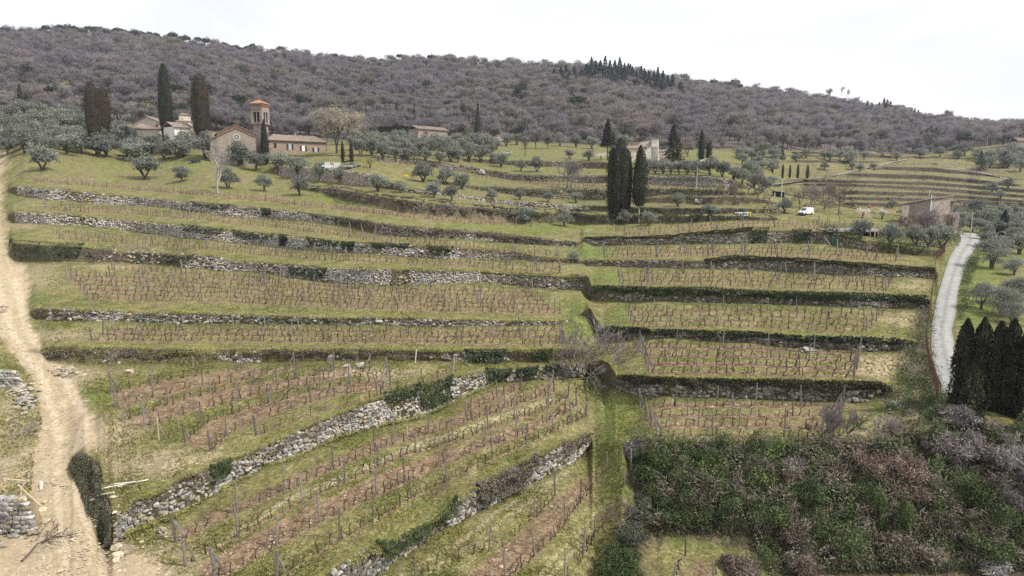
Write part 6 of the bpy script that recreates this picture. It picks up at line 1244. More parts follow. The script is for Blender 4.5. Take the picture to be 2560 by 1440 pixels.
# bell tower
t_ = House('bell_tower', 'stone bell tower with an orange tiled pyramid roof', 'bell tower', 637, 660, 404, 250, 249)
k_ = t_.D0 / FOCAL; L = t_.L; zt = t_.z(648, 311); t_.walls(M_CHURCH, zt, L, name='lower_shaft')
zc = t_.z(648, 266); mb = MB(); o_ = .5; W2 = L + 2 * o_; cx, cy = L / 2, L / 2
wl = W2 / 2; zo0, zo1 = t_.z(648, 306), t_.z(648, 280)
mb.box((cx, cy, (zt + .4 + zo0) / 2), (W2, W2, zo0 - zt - .4)); mb.box((cx, cy, (zo1 + zc) / 2), (W2, W2, zc - zo1))
for sx in (-1, 1):
    for sy in (-1, 1): mb.box((cx + sx * (wl - .62), cy + sy * (wl - .62), (zo0 + zo1) / 2), (1.24, 1.24, zo1 - zo0))
bel = t_.part('belfry', M_CHURCH, mb)
for sx, sy in ((0, -1), (0, 1), (-1, 0), (1, 0)): m2 = MB(); m2.tube([(cx + sx * (wl - .25), cy + sy * (wl - .25), zo0), (cx + sx * (wl - .25), cy + sy * (wl - .25), zo1)], .13, 8); m2.build('column', M_PSTONE, bel)
m2 = MB(); m2.box((cx, cy, (zo0 + zo1) / 2), (W2 - 2.3, W2 - 2.3, (zo1 - zo0) * .98)); m2.build('dark_bell_chamber', M_DARK, bel)
mb = MB(); mb.box((cx, cy, zt + .2), (W2 + .5, W2 + .5, .42)); 
for q in range(7): mb.box((cx - wl + (q + .5) * W2 / 7, cy - wl - .12, zc - 1.25), (.3, .25, .5))
mb.box((cx, cy, zc + .12), (W2 + .5, W2 + .5, .3)); mb.box((cx, cy, zc + .5), (W2 + .7, W2 + .7, .42))
for q in range(9): mb.box((cx - wl - .3 + (q + .5) * (W2 + .6) / 9, cy - wl - .42, zc + .85), (.28, .4, .3))
mb.box((cx, cy, zc + 1.1), (W2 + 1.0, W2 + 1.0, .24)); t_.part('brick_cornice', M_BRICK, mb)
mb = MB(); wr = wl + .4; zr0 = zc + 1.25; ap = (cx, cy, t_.z(648, 248))
for a_, b_ in (((-1, -1), (1, -1)), ((1, -1), (1, 1)), ((1, 1), (-1, 1)), ((-1, 1), (-1, -1))):
    A_, B_ = np.array([cx + a_[0] * wr, cy + a_[1] * wr, zr0]), np.array([cx + b_[0] * wr, cy + b_[1] * wr, zr0]); AP = np.array(ap); mb.tri([A_, B_, AP])
    for i in range(1, 9): p = A_ + (B_ - A_) * i / 9; e1 = (B_ - A_) / np.linalg.norm(B_ - A_) * .12; mb.add([p - e1, p + e1, AP + [0, 0, .08], p + [0, 0, .16]], [[0, 3, 2], [1, 2, 3]])
mb.box((cx, cy, zr0 - .05), (wr * 2, wr * 2, .12)); t_.part('roof', M_TILEO, mb)
# long stone house
h = House('stone_house', 'long two storey stone house with three white windows and brown shutters', 'house', 674, 818, 408, 238, 253); hh = h.z(674, 349); hh2 = hh
h.walls(M_HOUSE, hh, 8.5); h.roof(M_TILE, hh, 8.5, 2.4, 'hip', ov=.7, hip=3.5)
for x, y in ((727, 367), (760, 371), (791, 376)): h.window(x, y, 8, 12.5, shutters=M_DARKW, pane=M_FRAMEW if x == 760 else M_GLASS)
h.window(690, 364, 8.5, 13, shutters=M_DARKW, closed=True); mb = MB(); mb.box((h.u(750), 4.2, hh + 2.7), (.6, .6, 1.5)); mb.box((h.u(750), 4.2, hh + 3.5), (.8, .8, .15)); h.part('chimney', M_HOUSE, mb); mb = MB(); mb.box((1.0, 4, hh + 2.3), (.7, .7, 1.6)); h.part('chimney', M_BRICK, mb)
mb = MB(); mb.box((h.u(724), -.9, h.z(724, 392)), (2.6, 1.8, .12)); mb.box((h.u(740), -.4, h.z(740, 391)), (.5, .3, .3)); h.part('white_awning', M_METALW, mb); mb = MB(); mb.tube([(-.3, -.75, hh - .15), (h.L + .3, -.75, hh - .2)], .08, 5); mb.tube([(h.L - .1, -.1, hh), (h.L - .1, -.1, 0)], .07, 5); h.part('gutter', M_WOODD, mb)
# villa
h = House('cream_villa', 'cream plastered villa with a low gable behind the tallest cypress', 'house', 340, 403, 360, 300); hh = h.z(340, 305); h.walls(M_CREAM, hh, 12, gable_front=h.z(372, 291) - hh); h.roof(M_TILE, hh, 12, h.z(372, 291) - hh, 'front', ov=.9); h.window(395, 315, 4, 5, surround=M_BRICK, pane=M_DARK); h.window(376, 299, 3, 3, surround=M_WHITE, pane=M_DARK)
h = House('low_villa_wing', 'low hipped tile roof wing in front of the cream villa', 'house', 326, 402, 362, 284); hh = h.z(326, 322); h.walls(M_CREAM, hh, 10, h2=hh); h.roof(M_TILE, hh, 10, h.z(360, 309) - hh, 'hip', ov=.6, hip=5.5)
h = House('white_house', 'white house with green shutters between the two big cypresses', 'house', 440, 482, 384, 262, 268); hh = h.z(440, 316); h.walls(M_WHITE, hh, 9); h.roof(M_TILE, hh, 9, 2.0, 'side', ov=.8)
for x, y in ((460, 334), (467, 336), (474, 339)): h.window(x, y, 2.2, 12, shutters=M_GREEN, pane=M_DARK)
h.window(474, 362, 4, 7, pane=M_DARK); mb = MB(); mb.box((h.u(470), -.6, h.z(470, 347)), (2.6, 1.2, .12)); h.part('awning', M_PSTONE, mb)
h = House('small_tower_house', 'small square tower house with two pale roofs behind the white house', 'house', 443, 482, 330, 318, 322); z1 = h.z(460, 303); h.walls(M_CREAM, z1, 8, name='wall'); h.roof(M_TILE, z1, 8, .8, 'hip', hip=3); z2 = h.z(460, 286); h.walls(M_CREAM, z2, 4.5, u0=h.L * .25, u1=h.L * .95, y0=1.2, name='upper_wall'); h.roof(M_TILE, z2, 4.5, .8, 'hip', u0=h.L * .25, u1=h.L * .95, y0=1.2, hip=2, name='upper_roof'); h.window(459, 296, 3, 4, pane=M_DARK, y0=1.2)
h = House('terrace_ruin', 'grey flat topped stone building on the wooded slope above the villa', 'building', 446, 478, 262, 372, 384); z1 = h.z(446, 238); h.walls(M_FARM, z1, 6, h2=h.z(478, 244)); mb = MB(); mb.box((h.L / 2, 2.5, z1 - .4), (h.L + .8, 6.6, .5)); h.part('parapet', M_PSTONE, mb); h.window(470, 252, 3, 5, pane=M_DARK)
h = House('hedge_farmhouse', 'stone farmhouse half hidden behind the clipped hedge', 'house', 1046, 1118, 360, 322, 334); hh = h.z(1046, 321); h.walls(M_FARM, hh, 9); h.roof(M_TILE, hh, 9, 1.6, 'side', ov=.7); h.window(1062, 332, 3, 8, shutters=M_DARKW, pane=M_DARK); h.window(1068, 333, 3, 8, pane=M_DARK, shutters=M_DARKW); h.window(1082, 338, 5, 7, pane=M_DARK)
# white farmhouse
h = House('white_farmhouse', 'pale farmhouse with a high sloping roof right of the dark cypresses', 'house', 1594, 1645, 404, 282, 280); hh = h.z(1610, 367); h.walls(M_WHITE, hh, 8); z2 = h.z(1630, 352)
mb = MB(); h.slab(mb, (-.6, -.6, hh - .1), (h.L * .62, -.6, hh - .1), (h.L * .66, 5.5, z2 + .4), (1.2, 5.5, hh + 2.2)); h.part('roof', M_TILE, mb)
mb = MB(); mb.box((h.L * .82, 3.0, (z2 + .8) / 2 - 1), (h.L * .34, 6.0, z2 + 2.8)); h.part('stair_tower', M_WHITE, mb); mb = MB(); h.slab(mb, (h.L * .62, -.3, z2 + .3), (h.L + .4, -.3, z2 + .9), (h.L + .4, 6.3, z2 + .9), (h.L * .62, 6.3, z2 + .3)); h.part('roof', M_TILE, mb)
h.window(1613, 371, 3.5, 5, pane=M_DARK); h.window(1613, 394, 4, 5, pane=M_DARK)
h = House('low_white_wing', 'low pale wing with chimney at the left of the white farmhouse', 'house', 1566, 1597, 404, 288); hh = h.z(1570, 371); h.walls(M_CREAM, hh, 7); h.roof(M_TILE, hh, 7, 1.2, 'side'); mb = MB(); mb.box((h.u(1575), 3.5, hh + 1.7), (.8, .8, 1.5)); mb.box((h.u(1575), 3.5, hh + 2.5), (1.0, 1.0, .2)); h.part('chimney', M_HOUSE, mb)
h = House('brick_shed', 'low reddish roofed shed at the right of the white farmhouse', 'shed', 1641, 1668, 404, 284); hh = h.z(1650, 379); h.walls(M_CREAM, hh, 6); h.roof(M_TILE, hh, 6, .9, 'side')
# stone farmhouse by the road bend
h = House('ruined_farmhouse', 'rough stone farmhouse with a sloping tile roof above the junk yard', 'house', 2254, 2324, 560, 172, 166); hl = h.z(2254, 512); hr = h.z(2324, 497); h.walls(M_FARM, hl, 9, h2=hr); h.roof(M_TILE, hl + .05, 9, .5, 'shed', h2=hr + .05, ov=.5)
mb = MB(); mb.box((.75, -.05, hl / 2), (1.7, .14, hl * .96)); h.part('pale_plaster_strip', M_CREAM, mb); h.window(2261, 520, 2, 6, pane=M_DARK, y0=-.1); h.window(2300, 536, 5, 6, pane=M_DARK); mb = MB(); mb.tube([(h.L, -.2, 0), (h.L, -.2, hr + 1)], .09, 5); h.part('drain_pipe', M_METALW, mb)
h2 = House('farmhouse_extension', 'right part of the stone farmhouse with a dark window and white panel', 'house', 2325, 2378, 562, 167, 166); z1 = h2.z(2340, 510); h2.walls(M_FARM, z1, 7); mb = MB(); h2.slab(mb, (0, -.6, z1 - .1), (h2.L * .5, -.6, z1 - .1), (h2.L * .5, 5, z1 + 1.2), (0, 5, z1 + 1.2)); h2.part('roof', M_TILE, mb)
z3 = h2.z(2365, 504); h2.walls(M_FARM, z3, 6, u0=h2.L * .52, u1=h2.L, y0=-.4, name='end_block'); mb = MB(); h2.slab(mb, (h2.L * .5, -.9, z3), (h2.L + .4, -.9, z3), (h2.L + .4, 5.8, z3 + .9), (h2.L * .5, 5.8, z3 + .9)); h2.part('roof', M_TILE, mb)
h2.window(2329, 516, 7, 10, pane=M_DARK, surround=M_WOODD); mb = MB(); mb.box((h2.u(2342), -.06, h2.z(2342, 516)), (1.6, .1, 1.15)); h2.part('white_panel', M_WHITE, mb); mb = MB(); mb.box((.9, 3.4, z1 + 1.5), (.8, .8, 1.6)); mb.box((.9, 3.4, z1 + 2.35), (1, 1, .15)); h2.part('chimney', M_FARM, mb); mb = MB(); mb.tube([(-.1, 2, z1), (-.1, 2, z1 + 3.8)], .035, 4); mb.tube([(-.5, 2, z1 + 3.5), (.3, 2, z1 + 3.5)], .025, 4); h2.part('antenna', M_METALW, mb)
h = House('broken_yard_wall', 'broken brick and stone wall right below the farmhouse', 'ruined wall', 2312, 2396, 576, 160, 160); h.walls(M_FARM, h.z(2320, 540), 1.0, h2=h.z(2390, 531)); mb = MB(); mb.box((h.u(2372), -.1, h.z(2372, 550)), (1.0, .3, 3)); h.part('brick_pier', M_BRICK, mb)
# far buildings
h = House('ruined_tower', 'square grey ruined tower in the wood below the ridge firs', 'tower', 1523, 1540, 236, float(depth(1530, 236)[0]) - 8); z1 = h.z(1530, 212); h.walls(M_FARM, z1, 8); h.window(1534, 218, 1.4, 3, pane=M_DARK); mb = MB()
for q in range(4): mb.box((h.L * (q + .5) / 4, .4, z1 + .35), (1.2, .8, .8 + .4 * (q % 2)))
h.part('broken_parapet', M_FARM, mb)
for k_, (x0, x1, yt, yb, t) in enumerate([(2222, 2262, 262, 276, 'long low stone house of the hamlet on the far ridge'), (2268, 2282, 268, 277, 'small house at the right end of the ridge hamlet'), (2142, 2162, 257, 264, 'pale low house at the left end of the ridge hamlet')]):
    D_ = float(depth((x0 + x1) / 2, yb)[0]) - 10; h = House('hamlet_house', t, 'house', x0, x1, yb, D_); z1 = h.z(x0, yt + 3); h.walls(M_FARM, z1, 9); h.roof(M_TILE, z1, 9, h.z(x0, yt) - z1 + .5, 'side'); h.window(x0 + 6, yt + 6, 1.2, 2, pane=M_DARK)
h = House('far_barn', 'stone barn with grey roof at the far right edge below the wood', 'barn', 2546, 2600, 366, 520); z1 = h.z(2546, 352); h.walls(M_FARM, z1, 10); h.roof(M_TILE, z1, 10, 2.5, 'side')
h = House('roadside_barn', 'grey roofed barn cut by the right edge beyond the bend', 'barn', 2538, 2600, 606, 150); z1 = h.z(2540, 594); h.walls(M_FARM, z1, 8); h.roof(M_TIN, z1, 8, 1.0, 'side')
# shack with posts and planks
h = House('dark_shack', 'long dark shack with a tin roof and open front under the trees', 'shack', 2076, 2202, 603, 138, 138); z1 = h.z(2090, 580)
mb = MB(); mb.box((h.L / 2, 4.0, z1 / 2), (h.L, .2, z1)); mb.box((h.L, 2, z1 / 2), (.15, 4, z1)); mb.box((0, 2, z1 / 2), (.15, 4, z1)); mb.box((h.L / 2, 1.6, z1 * .25), (h.L * .9, 3, z1 * .35)); h.part('wall', M_WOODD, mb)
mb = MB(); h.slab(mb, (-.5, -.5, z1), (h.L + .5, -.5, z1 + .1), (h.L + .5, 4.6, z1 + .5), (-.5, 4.6, z1 + .4), th=.08); h.part('roof', M_TIN, mb)
for q in range(5): m2 = MB(); m2.tube([(h.L * q / 4, 0, -.3), (h.L * q / 4 + .05, 0, z1 + .05)], .09, 6); h.part('post', M_WOOD, m2)
for k_, x in enumerate((2173, 2184, 2192)): u = h.u(x); m2 = MB(); m2.box((u, -.5, .9), (.2, .12, 2.0), rz=.1); o = h.part('leaning_plank', M_RAW if k_ else M_WOOD, m2); o.rotation_euler = (.1, -.12, 0)
mb = MB(); mb.box((h.u(2084), -1.2, .6), (1.7, 1.0, 1.2), top=(.9, .8)); o = mb.build('tarpaulin_heap', mat('green_tarpaulin', (.05, .12, .10), .6)); o.location = h.root.location; tag(o, 'green tarpaulin covered heap at the left end of the shack', 'tarpaulin')
h = House('black_lean_to', 'small shed covered in black sheeting right of the spur', 'shed', 1938, 1962, 492, 196, 196); z1 = h.z(1940, 478); mb = MB(); mb.add([(0, 0, -.5), (h.L, 0, -.5), (h.L, 2.5, -.5), (0, 2.5, -.5), (0, 0, z1), (h.L * .9, 0, z1 * .85), (h.L * .9, 2.5, z1 * .9), (0, 2.5, z1)], [[0, 1, 5, 4], [1, 2, 6, 5], [2, 3, 7, 6], [3, 0, 4, 7]]); h.part('sheeting', M_DARK, mb); mb = MB(); mb.box((h.L * .55, 1.2, z1 + .05), (h.L * 1.35, 3.2, .08)); h.part('roof', M_TIN, mb); mb = MB(); mb.box((-.25, -.1, z1 * .4), (.35, .1, z1 * .9)); h.part('pale_door', M_PSTONE, mb)
# ---------------------------------------------------------------- vehicles
M_RUBBER = mat('tyre_rubber', (.02, .02, .02), .8); M_CARW = mat('white_car_paint', (.72, .73, .74), .35, var=.03, spec=.5); M_CARD = mat('dark_blue_car_paint', (.02, .025, .04), .3, var=.05, spec=.5); M_WIND = mat('car_glass', (.03, .035, .04), .12, spec=.7); M_CARG = mat('light_grey_car_paint', (.45, .47, .48), .35, spec=.5); M_LAMP = mat('headlamp', (.6, .6, .58), .2, spec=.6); M_RIM = mat('wheel_rim', (.35, .35, .36), .35, metallic=.8)
def vehicle(name, label, cat, p, rz, prof, width, paint, glass, wheels=((-1.25, .33), (1.25, .33)), s=1.0):
    """prof: side outline (x, z) of the body; glass: list of side window quads"""
    e = empty(name, tuple(p), rz); e.scale = (s, s, s); tag(e, label, cat); w = width / 2; n = len(prof); P = np.array(prof); mb = MB()
    tz = lambda z: 1 - max(0, z - .95) * .18; L_ = [(x, -w * tz(z), z) for x, z in prof]; R_ = [(x, w * tz(z), z) for x, z in prof]; mb.add(L_ + R_, [[i, (i + 1) % n, (i + 1) % n + n, i + n] for i in range(n)])
    cxy = P.mean(0)
    for sd, lst in ((0, L_), (1, R_)): mb.add(lst + [(cxy[0], lst[0][1], cxy[1])], [[i, (i + 1) % n, n] for i in range(n)])
    mb.build('body', paint, e)
    for q in glass['side']:
        for sg in (-1, 1): m2 = MB(); m2.quad([(x, sg * (w * tz(z) + .012), z) for x, z in q]); m2.build('side_window', M_WIND, e)
    for q in glass['cross']: m2 = MB(); (xa, za), (xb, zb) = q; o_ = .02; m2.quad([(xa + o_, -w * .82, za + o_), (xa + o_, w * .82, za + o_), (xb + o_, w * .78, zb + o_), (xb + o_, -w * .78, zb + o_)]); m2.build('windscreen', M_WIND, e)
    for x, r_ in wheels:
        for sg in (-1, 1):
            m2 = MB(); m2.tube([(x, sg * (w - .16), r_), (x, sg * (w + .03), r_)], r_, 16); wh = m2.build('wheel', M_RUBBER, e); m3 = MB(); m3.tube([(x, sg * (w - .0), r_), (x, sg * (w + .045), r_)], r_ * .6, 12); m3.build('rim', M_RIM, wh)
    xf = max(p_[0] for p_ in prof)
    for sg in (-1, 1): m2 = MB(); m2.box((xf - .06, sg * w * .72, .72), (.14, .3, .16)); m2.build('headlight', M_LAMP, e); m3 = MB(); m3.box((xf - 1.45, sg * (w + .1), 1.02), (.12, .18, .16)); m3.build('door_mirror', paint, e)
    m2 = MB(); m2.box((xf - .02, 0, .42), (.16, w * 1.9, .2)); m2.build('bumper', M_RUBBER, e); return e
VAN = [(-2.1, .35), (2.05, .35), (2.12, .6), (2.05, .88), (1.25, 1.08), (.55, 1.78), (.3, 1.86), (-2.0, 1.86), (-2.12, 1.6)]
CAR = [(-2.0, .32), (1.95, .32), (2.05, .6), (1.9, .82), (1.0, .96), (.35, 1.42), (-1.1, 1.45), (-1.75, 1.02), (-2.05, .92)]
gv = dict(side=[[(.95, 1.08), (.48, 1.68), (-.15, 1.7), (-.15, 1.08)]], cross=[((1.22, 1.12), (.58, 1.74))]); gc = dict(side=[[(.85, 1.0), (.3, 1.36), (-.3, 1.38), (-.3, 1.0)], [(-.38, 1.0), (-.38, 1.38), (-1.05, 1.38), (-1.5, 1.0)]], cross=[((.95, 1.0), (.38, 1.39)), ((-1.8, 1.02), (-1.16, 1.44))])
p = at(2014, 537); sv = 33 * mpp(2014, 537) / 3.5; vehicle('parked_van', 'white panel van parked on the grass above the topmost right terrace', 'van', p, math.radians(212), VAN, 1.75, M_CARW, gv, s=sv)
p = at(487, 406); vehicle('parked_car', 'dark blue car parked under the olive trees left of the church', 'car', p, math.radians(190), CAR, 1.7, M_CARD, gc)
p = at(876, 420); vehicle('parked_car', 'white car parked under the car port right of the long house', 'car', p, math.radians(205), CAR, 1.7, M_CARW, gc)
p = at(1268, 385); vehicle('parked_car', 'small silver car behind the grove on the topmost terrace', 'car', p, math.radians(185), CAR, 1.7, M_CARG, gc)
p = at(818, 421); vehicle('parked_car', 'white car nose showing at the right corner of the long house', 'car', p, math.radians(240), CAR, 1.7, M_CARW, gc)
# car port and white screens
e = empty('car_port', tuple(at(880, 421))); k_ = 236 / FOCAL
for sx in (-3.0, 0, 3.2): 
    for sy in (0, 4): mb = MB(); mb.tube([(sx, sy, -.5), (sx, sy, 2.3)], .06, 6); mb.build('post', M_METALW, e)
mb = MB(); mb.add([(-3.5, -.5, 2.2), (0, -.5, 2.75), (3.7, -.5, 2.3), (-3.5, 4.5, 2.2), (0, 4.5, 2.75), (3.7, 4.5, 2.3)], [[0, 1, 4, 3], [1, 2, 5, 4]]); mb.add([(-3.5, -.5, 2.1), (0, -.5, 2.65), (3.7, -.5, 2.2), (-3.5, 4.5, 2.1), (0, 4.5, 2.65), (3.7, 4.5, 2.2)], [[0, 1, 4, 3], [1, 2, 5, 4]]); mb.build('canopy', M_WOODD, e); tag(e, 'dark peaked car port on thin posts right of the long house', 'car port')
e = empty('white_screen_fence', tuple(at(832, 421)))
for q in range(9):
    if q in (3, 4): continue
    mb = MB(); mb.box((-2.4 + q * .58, q * .1, 1.0), (.5, .06, 1.8)); mb.build('panel', M_FRAMEW, e)
mb = MB(); mb.tube([(-2.7, 0, 2.0), (2.6, .9, 1.9)], .05, 4); mb.tube([(-2.7, 0, .1), (2.6, .9, .1)], .05, 4); mb.build('rail', M_METALW, e); tag(e, 'white panelled screen fence between the long house and car port', 'fence')
# yellow ended trailer
p = at(1857, 541); k_ = mpp(1857, 541); e = empty('farm_trailer', tuple(p), .12); W_ = 36 * k_
mb = MB(); mb.box((-.3, 0, .62), (W_ * .82, 1.5, .85)); mb.build('tank', M_METALW, e); mb = MB(); mb.box((W_ * .42, 0, .65), (.55, 1.6, 1.05)); mb.build('yellow_end', mat('yellow_paint', (.55, .42, .06), .6, var=.15), e)
for q in range(6): mb = MB(); mb.box((-W_ * .42 + q * W_ * .145, -.78, .62), (.06, .06, .9)); mb.build('rib', M_RIM, e)
for q in (-1, 1): mb = MB(); mb.tube([(q * .9, -.82, .22), (q * .9, -.68, .22)], .28, 12); mb.build('wheel', M_RUBBER, e)
tag(e, 'low white ribbed farm trailer with a yellow end on the grass', 'trailer')
# red parasol, poles
e = empty('red_parasol', tuple(at(2171, 545))); k_ = mpp(2171, 545); mb = MB(); mb.tube([(0, 0, -.2), (0, 0, 26 * k_)], .04, 6); mb.build('pole', M_METALW, e); mb = MB(); R_ = 3.6 * k_
zs = np.linspace(0, 1, 8); mb.tube([(0, 0, 24 * k_ + (1 - math.cos(q * math.pi)) * R_) for q in zs], [max(.02, R_ * math.sin(q * math.pi)) for q in zs], 14); mb.build('canopy', mat('red_cloth', (.40, .09, .06), .8, var=.1), e, smooth=True); tag(e, 'round red folded parasol between two white blossoming trees', 'parasol')
for x, yb, yt, t, D_ in [(1741, 476, 420, 'utility pole with small lamp arm on the vine strip', None), (2426, 590, 531, 'pale utility pole right of the road bend', None), (1951, 534, 452, 'thin grey pole left of the white van', None), (1667, 412, 366, 'thin pole beside the cedar', None), (2144, 426, 380, 'thin pole on the hazy right hillside', None), (2467, 366, 340, 'far pole below the right hand wood', None)]:
    p = at(x, yb); k_ = mpp(x, yb); h_ = (yb - yt) * k_; e = empty('utility_pole', tuple(p)); mb = MB(); mb.tube([(0, 0, -.5), (0, 0, h_ / 2), (.03, 0, h_)], [.14, .12, .09], 7); mb.build('pole', M_PSTONE, e); mb = MB(); mb.tube([(0, 0, h_ * .96), (.55, 0, h_ * .93)], .04, 4); mb.box((.65, 0, h_ * .92), (.35, .15, .08)); mb.build('arm', M_TIN, e); tag(e, t, 'utility pole')
for x0, y0_, x1, y1_, t in [(2060, 590, 2082, 622, 'pale leaning pole left of the shack')]:
    a = at(x1, y1_); b = at_depth(x0, y0_, a.y); o = MB(); o.tube([tuple(a), tuple(b)], .06, 5); tag(o.build('leaning_pole', M_PSTONE), t, 'pole')
# junk in the yard
for k_, (x, y, w, h_, m, t) in enumerate([(2300, 617, 24, 9, M_TIN, 'old grey trailer bed in the shade of the olive clump'), (2338, 615, 18, 7, M_PSTONE, 'row of pale crates under the big dark olive tree')]):
    p = at(x, y); s_ = mpp(x, y); e = empty('yard_junk', tuple(p)); mb = MB(); mb.box((0, 0, h_ * s_ * .4), (w * s_, 1.4, h_ * s_ * .35)); mb.build('bed', m, e)
    for q in (-1, 0, 1): mb = MB(); mb.box((q * w * s_ * .3, -.2, h_ * s_ * .8), (w * s_ * .2, .7, h_ * s_ * .45), rz=.2 * q); mb.build('crate', m, e)
    for q in (-1, 1): mb = MB(); mb.tube([(q * w * s_ * .3, -.75, .3), (q * w * s_ * .3, -.6, .3)], .3, 10); mb.build('wheel', M_RUBBER, e)
    tag(e, t, 'yard junk')
# ---------------------------------------------------------------- white lane on the right
def ribbon(name, left, right, m, lift=.06, n=120, cols=7, label=None):
    lf, rt = np.array(left, float), np.array(right, float); ys = np.linspace(max(lf[:, 1].max(), rt[:, 1].max()), min(lf[:, 1].min(), rt[:, 1].min()), n)
    a = np.interp(ys, lf[::-1, 1], lf[::-1, 0]); b = np.interp(ys, rt[::-1, 1], rt[::-1, 0]); V = []
    for j in range(cols): f = j / (cols - 1); xx = a + (b - a) * f; V.append(at_many(xx, ys, lift + .05 * math.sin(math.pi * f)))
    V = np.stack(V, 1).reshape(-1, 3); i = np.arange(n - 1)[:, None] * cols + np.arange(cols - 1)[None]; F = np.stack([i, i + 1, i + 1 + cols, i + cols], -1).reshape(-1, 4)
    f = np.tile(np.linspace(0, 1, cols), n); t = .84 + .16 * np.cos(f * 4 * math.pi + math.pi) ; t *= .92 + .16 * vnoise(V[:, 0] * .8, V[:, 1] * .5, 4); c = np.stack([t, t, t], 1)
    return tag(obj(name, mesh_data(name, V, F, [m], smooth=True, col=c)), kind='structure')
M_LANE = mat('pale_concrete_lane', (.28, .272, .25), .9, col2=(.37, .36, .335), vscale=1.3, attr=True, bump=.12, bscale=3)
ribbon('white_lane', [(2352,985),(2354,961),(2343,940),(2331,900),(2328,869),(2329,812),(2343,742),(2361,681),(2375,640),(2392,612),(2402,600),(2402,592)], [(2410,985),(2408,961),(2398,900),(2386,862),(2379,827),(2390,784),(2393,742),(2407,688),(2422,650),(2432,632),(2451,602),(2449,592)], M_LANE)
ribbon('lane_bend', [(2402,594),(2385,589),(2380,583)], [(2449,594),(2446,589),(2440,584)], M_LANE, n=12)
# rusty fence along the terraces' right end
M_RUST = mat('rusty_iron', (.085, .045, .033), .9, col2=(.16, .085, .06), vscale=3)
fp = [(2362,632),(2340,648),(2335,700),(2330,740),(2322,790),(2314,850),(2318,900),(2330,950),(2344,1000)]; W_, d_ = row_path(fp); e = empty('rusty_fence', tuple(W_[0])); mb = MB(); O_ = W_[0]
q = 0
while q < d_[-1]:
    p = np.array([np.interp(q, d_, W_[:, j]) for j in range(3)]) - O_
    if abs(q % 2.4) < .13: m2 = MB(); m2.tube([p, p + [0, 0, 1.75]], .05, 5); m2.build('fence_post', M_RUST, e)
    else: mb.box(p + [0, 0, .8], (.03, .03, 1.5))
    q += .2
for hz_ in (.25, .8, 1.5): mb.tube(W_ - O_ + [0, 0, hz_], .025, 3)
o = mb.build('wire_mesh', M_RUST, e); tag(o, kind='stuff'); tag(e, 'rusty iron mesh fence along the right ends of the terraces', 'fence')
# low stones edging the lane
x = np.array([2452,2440,2430,2424,2418,2412,2440,2446,2434]); 
# pale tracks on the far hill
def thin_path(name, pts, wm, m, lift=.15):
    W, d = row_path(pts); t = np.gradient(W[:, :2], axis=0); t /= np.linalg.norm(t, axis=1)[:, None] + 1e-9; nn = np.concatenate([np.stack([-t[:, 1], t[:, 0]], 1), np.zeros((len(W), 1))], 1) * wm / 2
    V = np.stack([W - nn, W + nn], 1).reshape(-1, 3) + [0, 0, lift]; i = np.arange(len(W) - 1) * 2; F = np.stack([i, i + 1, i + 3, i + 2], 1); return tag(obj(name, mesh_data(name, V, F, [m], col=np.ones(len(V)))), kind='structure')
M_TRACK = mat('pale_track_stone', (.22, .20, .17), .95, col2=(.32, .29, .25), vscale=1.0, attr=True)
thin_path('hill_path', [(1930,462),(2000,452),(2080,440),(2150,424),(2230,406),(2270,398)], 3.2, M_TRACK); thin_path('hill_path', [(2330,408),(2400,420),(2470,436),(2540,452)], 3, M_TRACK); thin_path('hill_road', [(2390,378),(2450,373),(2520,364),(2560,356)], 4, M_TRACK, .5); thin_path('hill_road', [(1980,382),(2060,383),(2140,386),(2230,392)], 3, M_TRACK, .4)
# ---------------------------------------------------------------- left foreground: little walls, rubble, boards, boulders
M_EARTH = mat('turfed_earth', (.24, .19, .11), .95, col2=(.40, .32, .20), vscale=1.6, bump=.6, bscale=6)
def free_wall(x0, x1, yt, yb, label, size, depth_=1.5, parts=60, seed=0, warm=.2, back=None, tint=1.0):
    A, B = np.array(at(x0, yb)), np.array(at(x1, yb)); k = float(depth((x0 + x1) / 2, yb)[0]) / FOCAL; H = (yb - yt) * k * 1.06; L = np.linalg.norm((B - A)[:2]); e = empty('stone_wall', tuple(A), math.atan2(B[1] - A[1], B[0] - A[0])); r = np.random.default_rng(seed); tag(e, label, 'stone wall', kind='thing')
    dz = (B[2] - A[2]); mb = MB(); z0 = -.5; mb.add([(0, .12, z0), (L - .15, .12, z0 + dz), (L - .15, depth_, z0), (0, depth_, z0), (0, .12, H - .05), (L - .15, .12, H - .05 + dz), (L - .5, depth_ * .6, H * .9 + dz), (0, depth_ * .6, H * .9), (0, depth_ * 1.25, -.3), (L - .6, depth_ * 1.25, -.3)], [[0, 1, 5, 4], [4, 5, 6, 7], [7, 6, 9, 8], [1, 9, 6, 5], [0, 4, 7, 8]]); mb.build('earth_fill', M_EARTH, e)
    z = 0; n = 0
    while z < H:
        hh = size * r.uniform(.5, .75); p = r.uniform(-size * .4, 0)
        while p < L:
            w = size * r.uniform(.6, 1.5); c = p + w / 2; p += w
            if 0 < c < L: o = obj('stone', (STONE_MEW if r.random() < warm else STONE_ME)[r.integers(0, 12)], e, loc=(c, r.normal(0, .05), z + hh / 2 + dz * c / L), sc=(w * .93, size * .8, hh * r.uniform(.9, 1.1))); o.rotation_euler = (0, r.normal(0, .07), r.normal(0, .08)); n += 1
        z += hh * .93
    return e
free_wall(-40, 47, 928, 968, 'small pale stone wall at the left edge beside the track', .55, seed=31)
free_wall(-45, 84, 1242, 1330, 'grey stone wall with a pale top at the lower left', .62, seed=32)
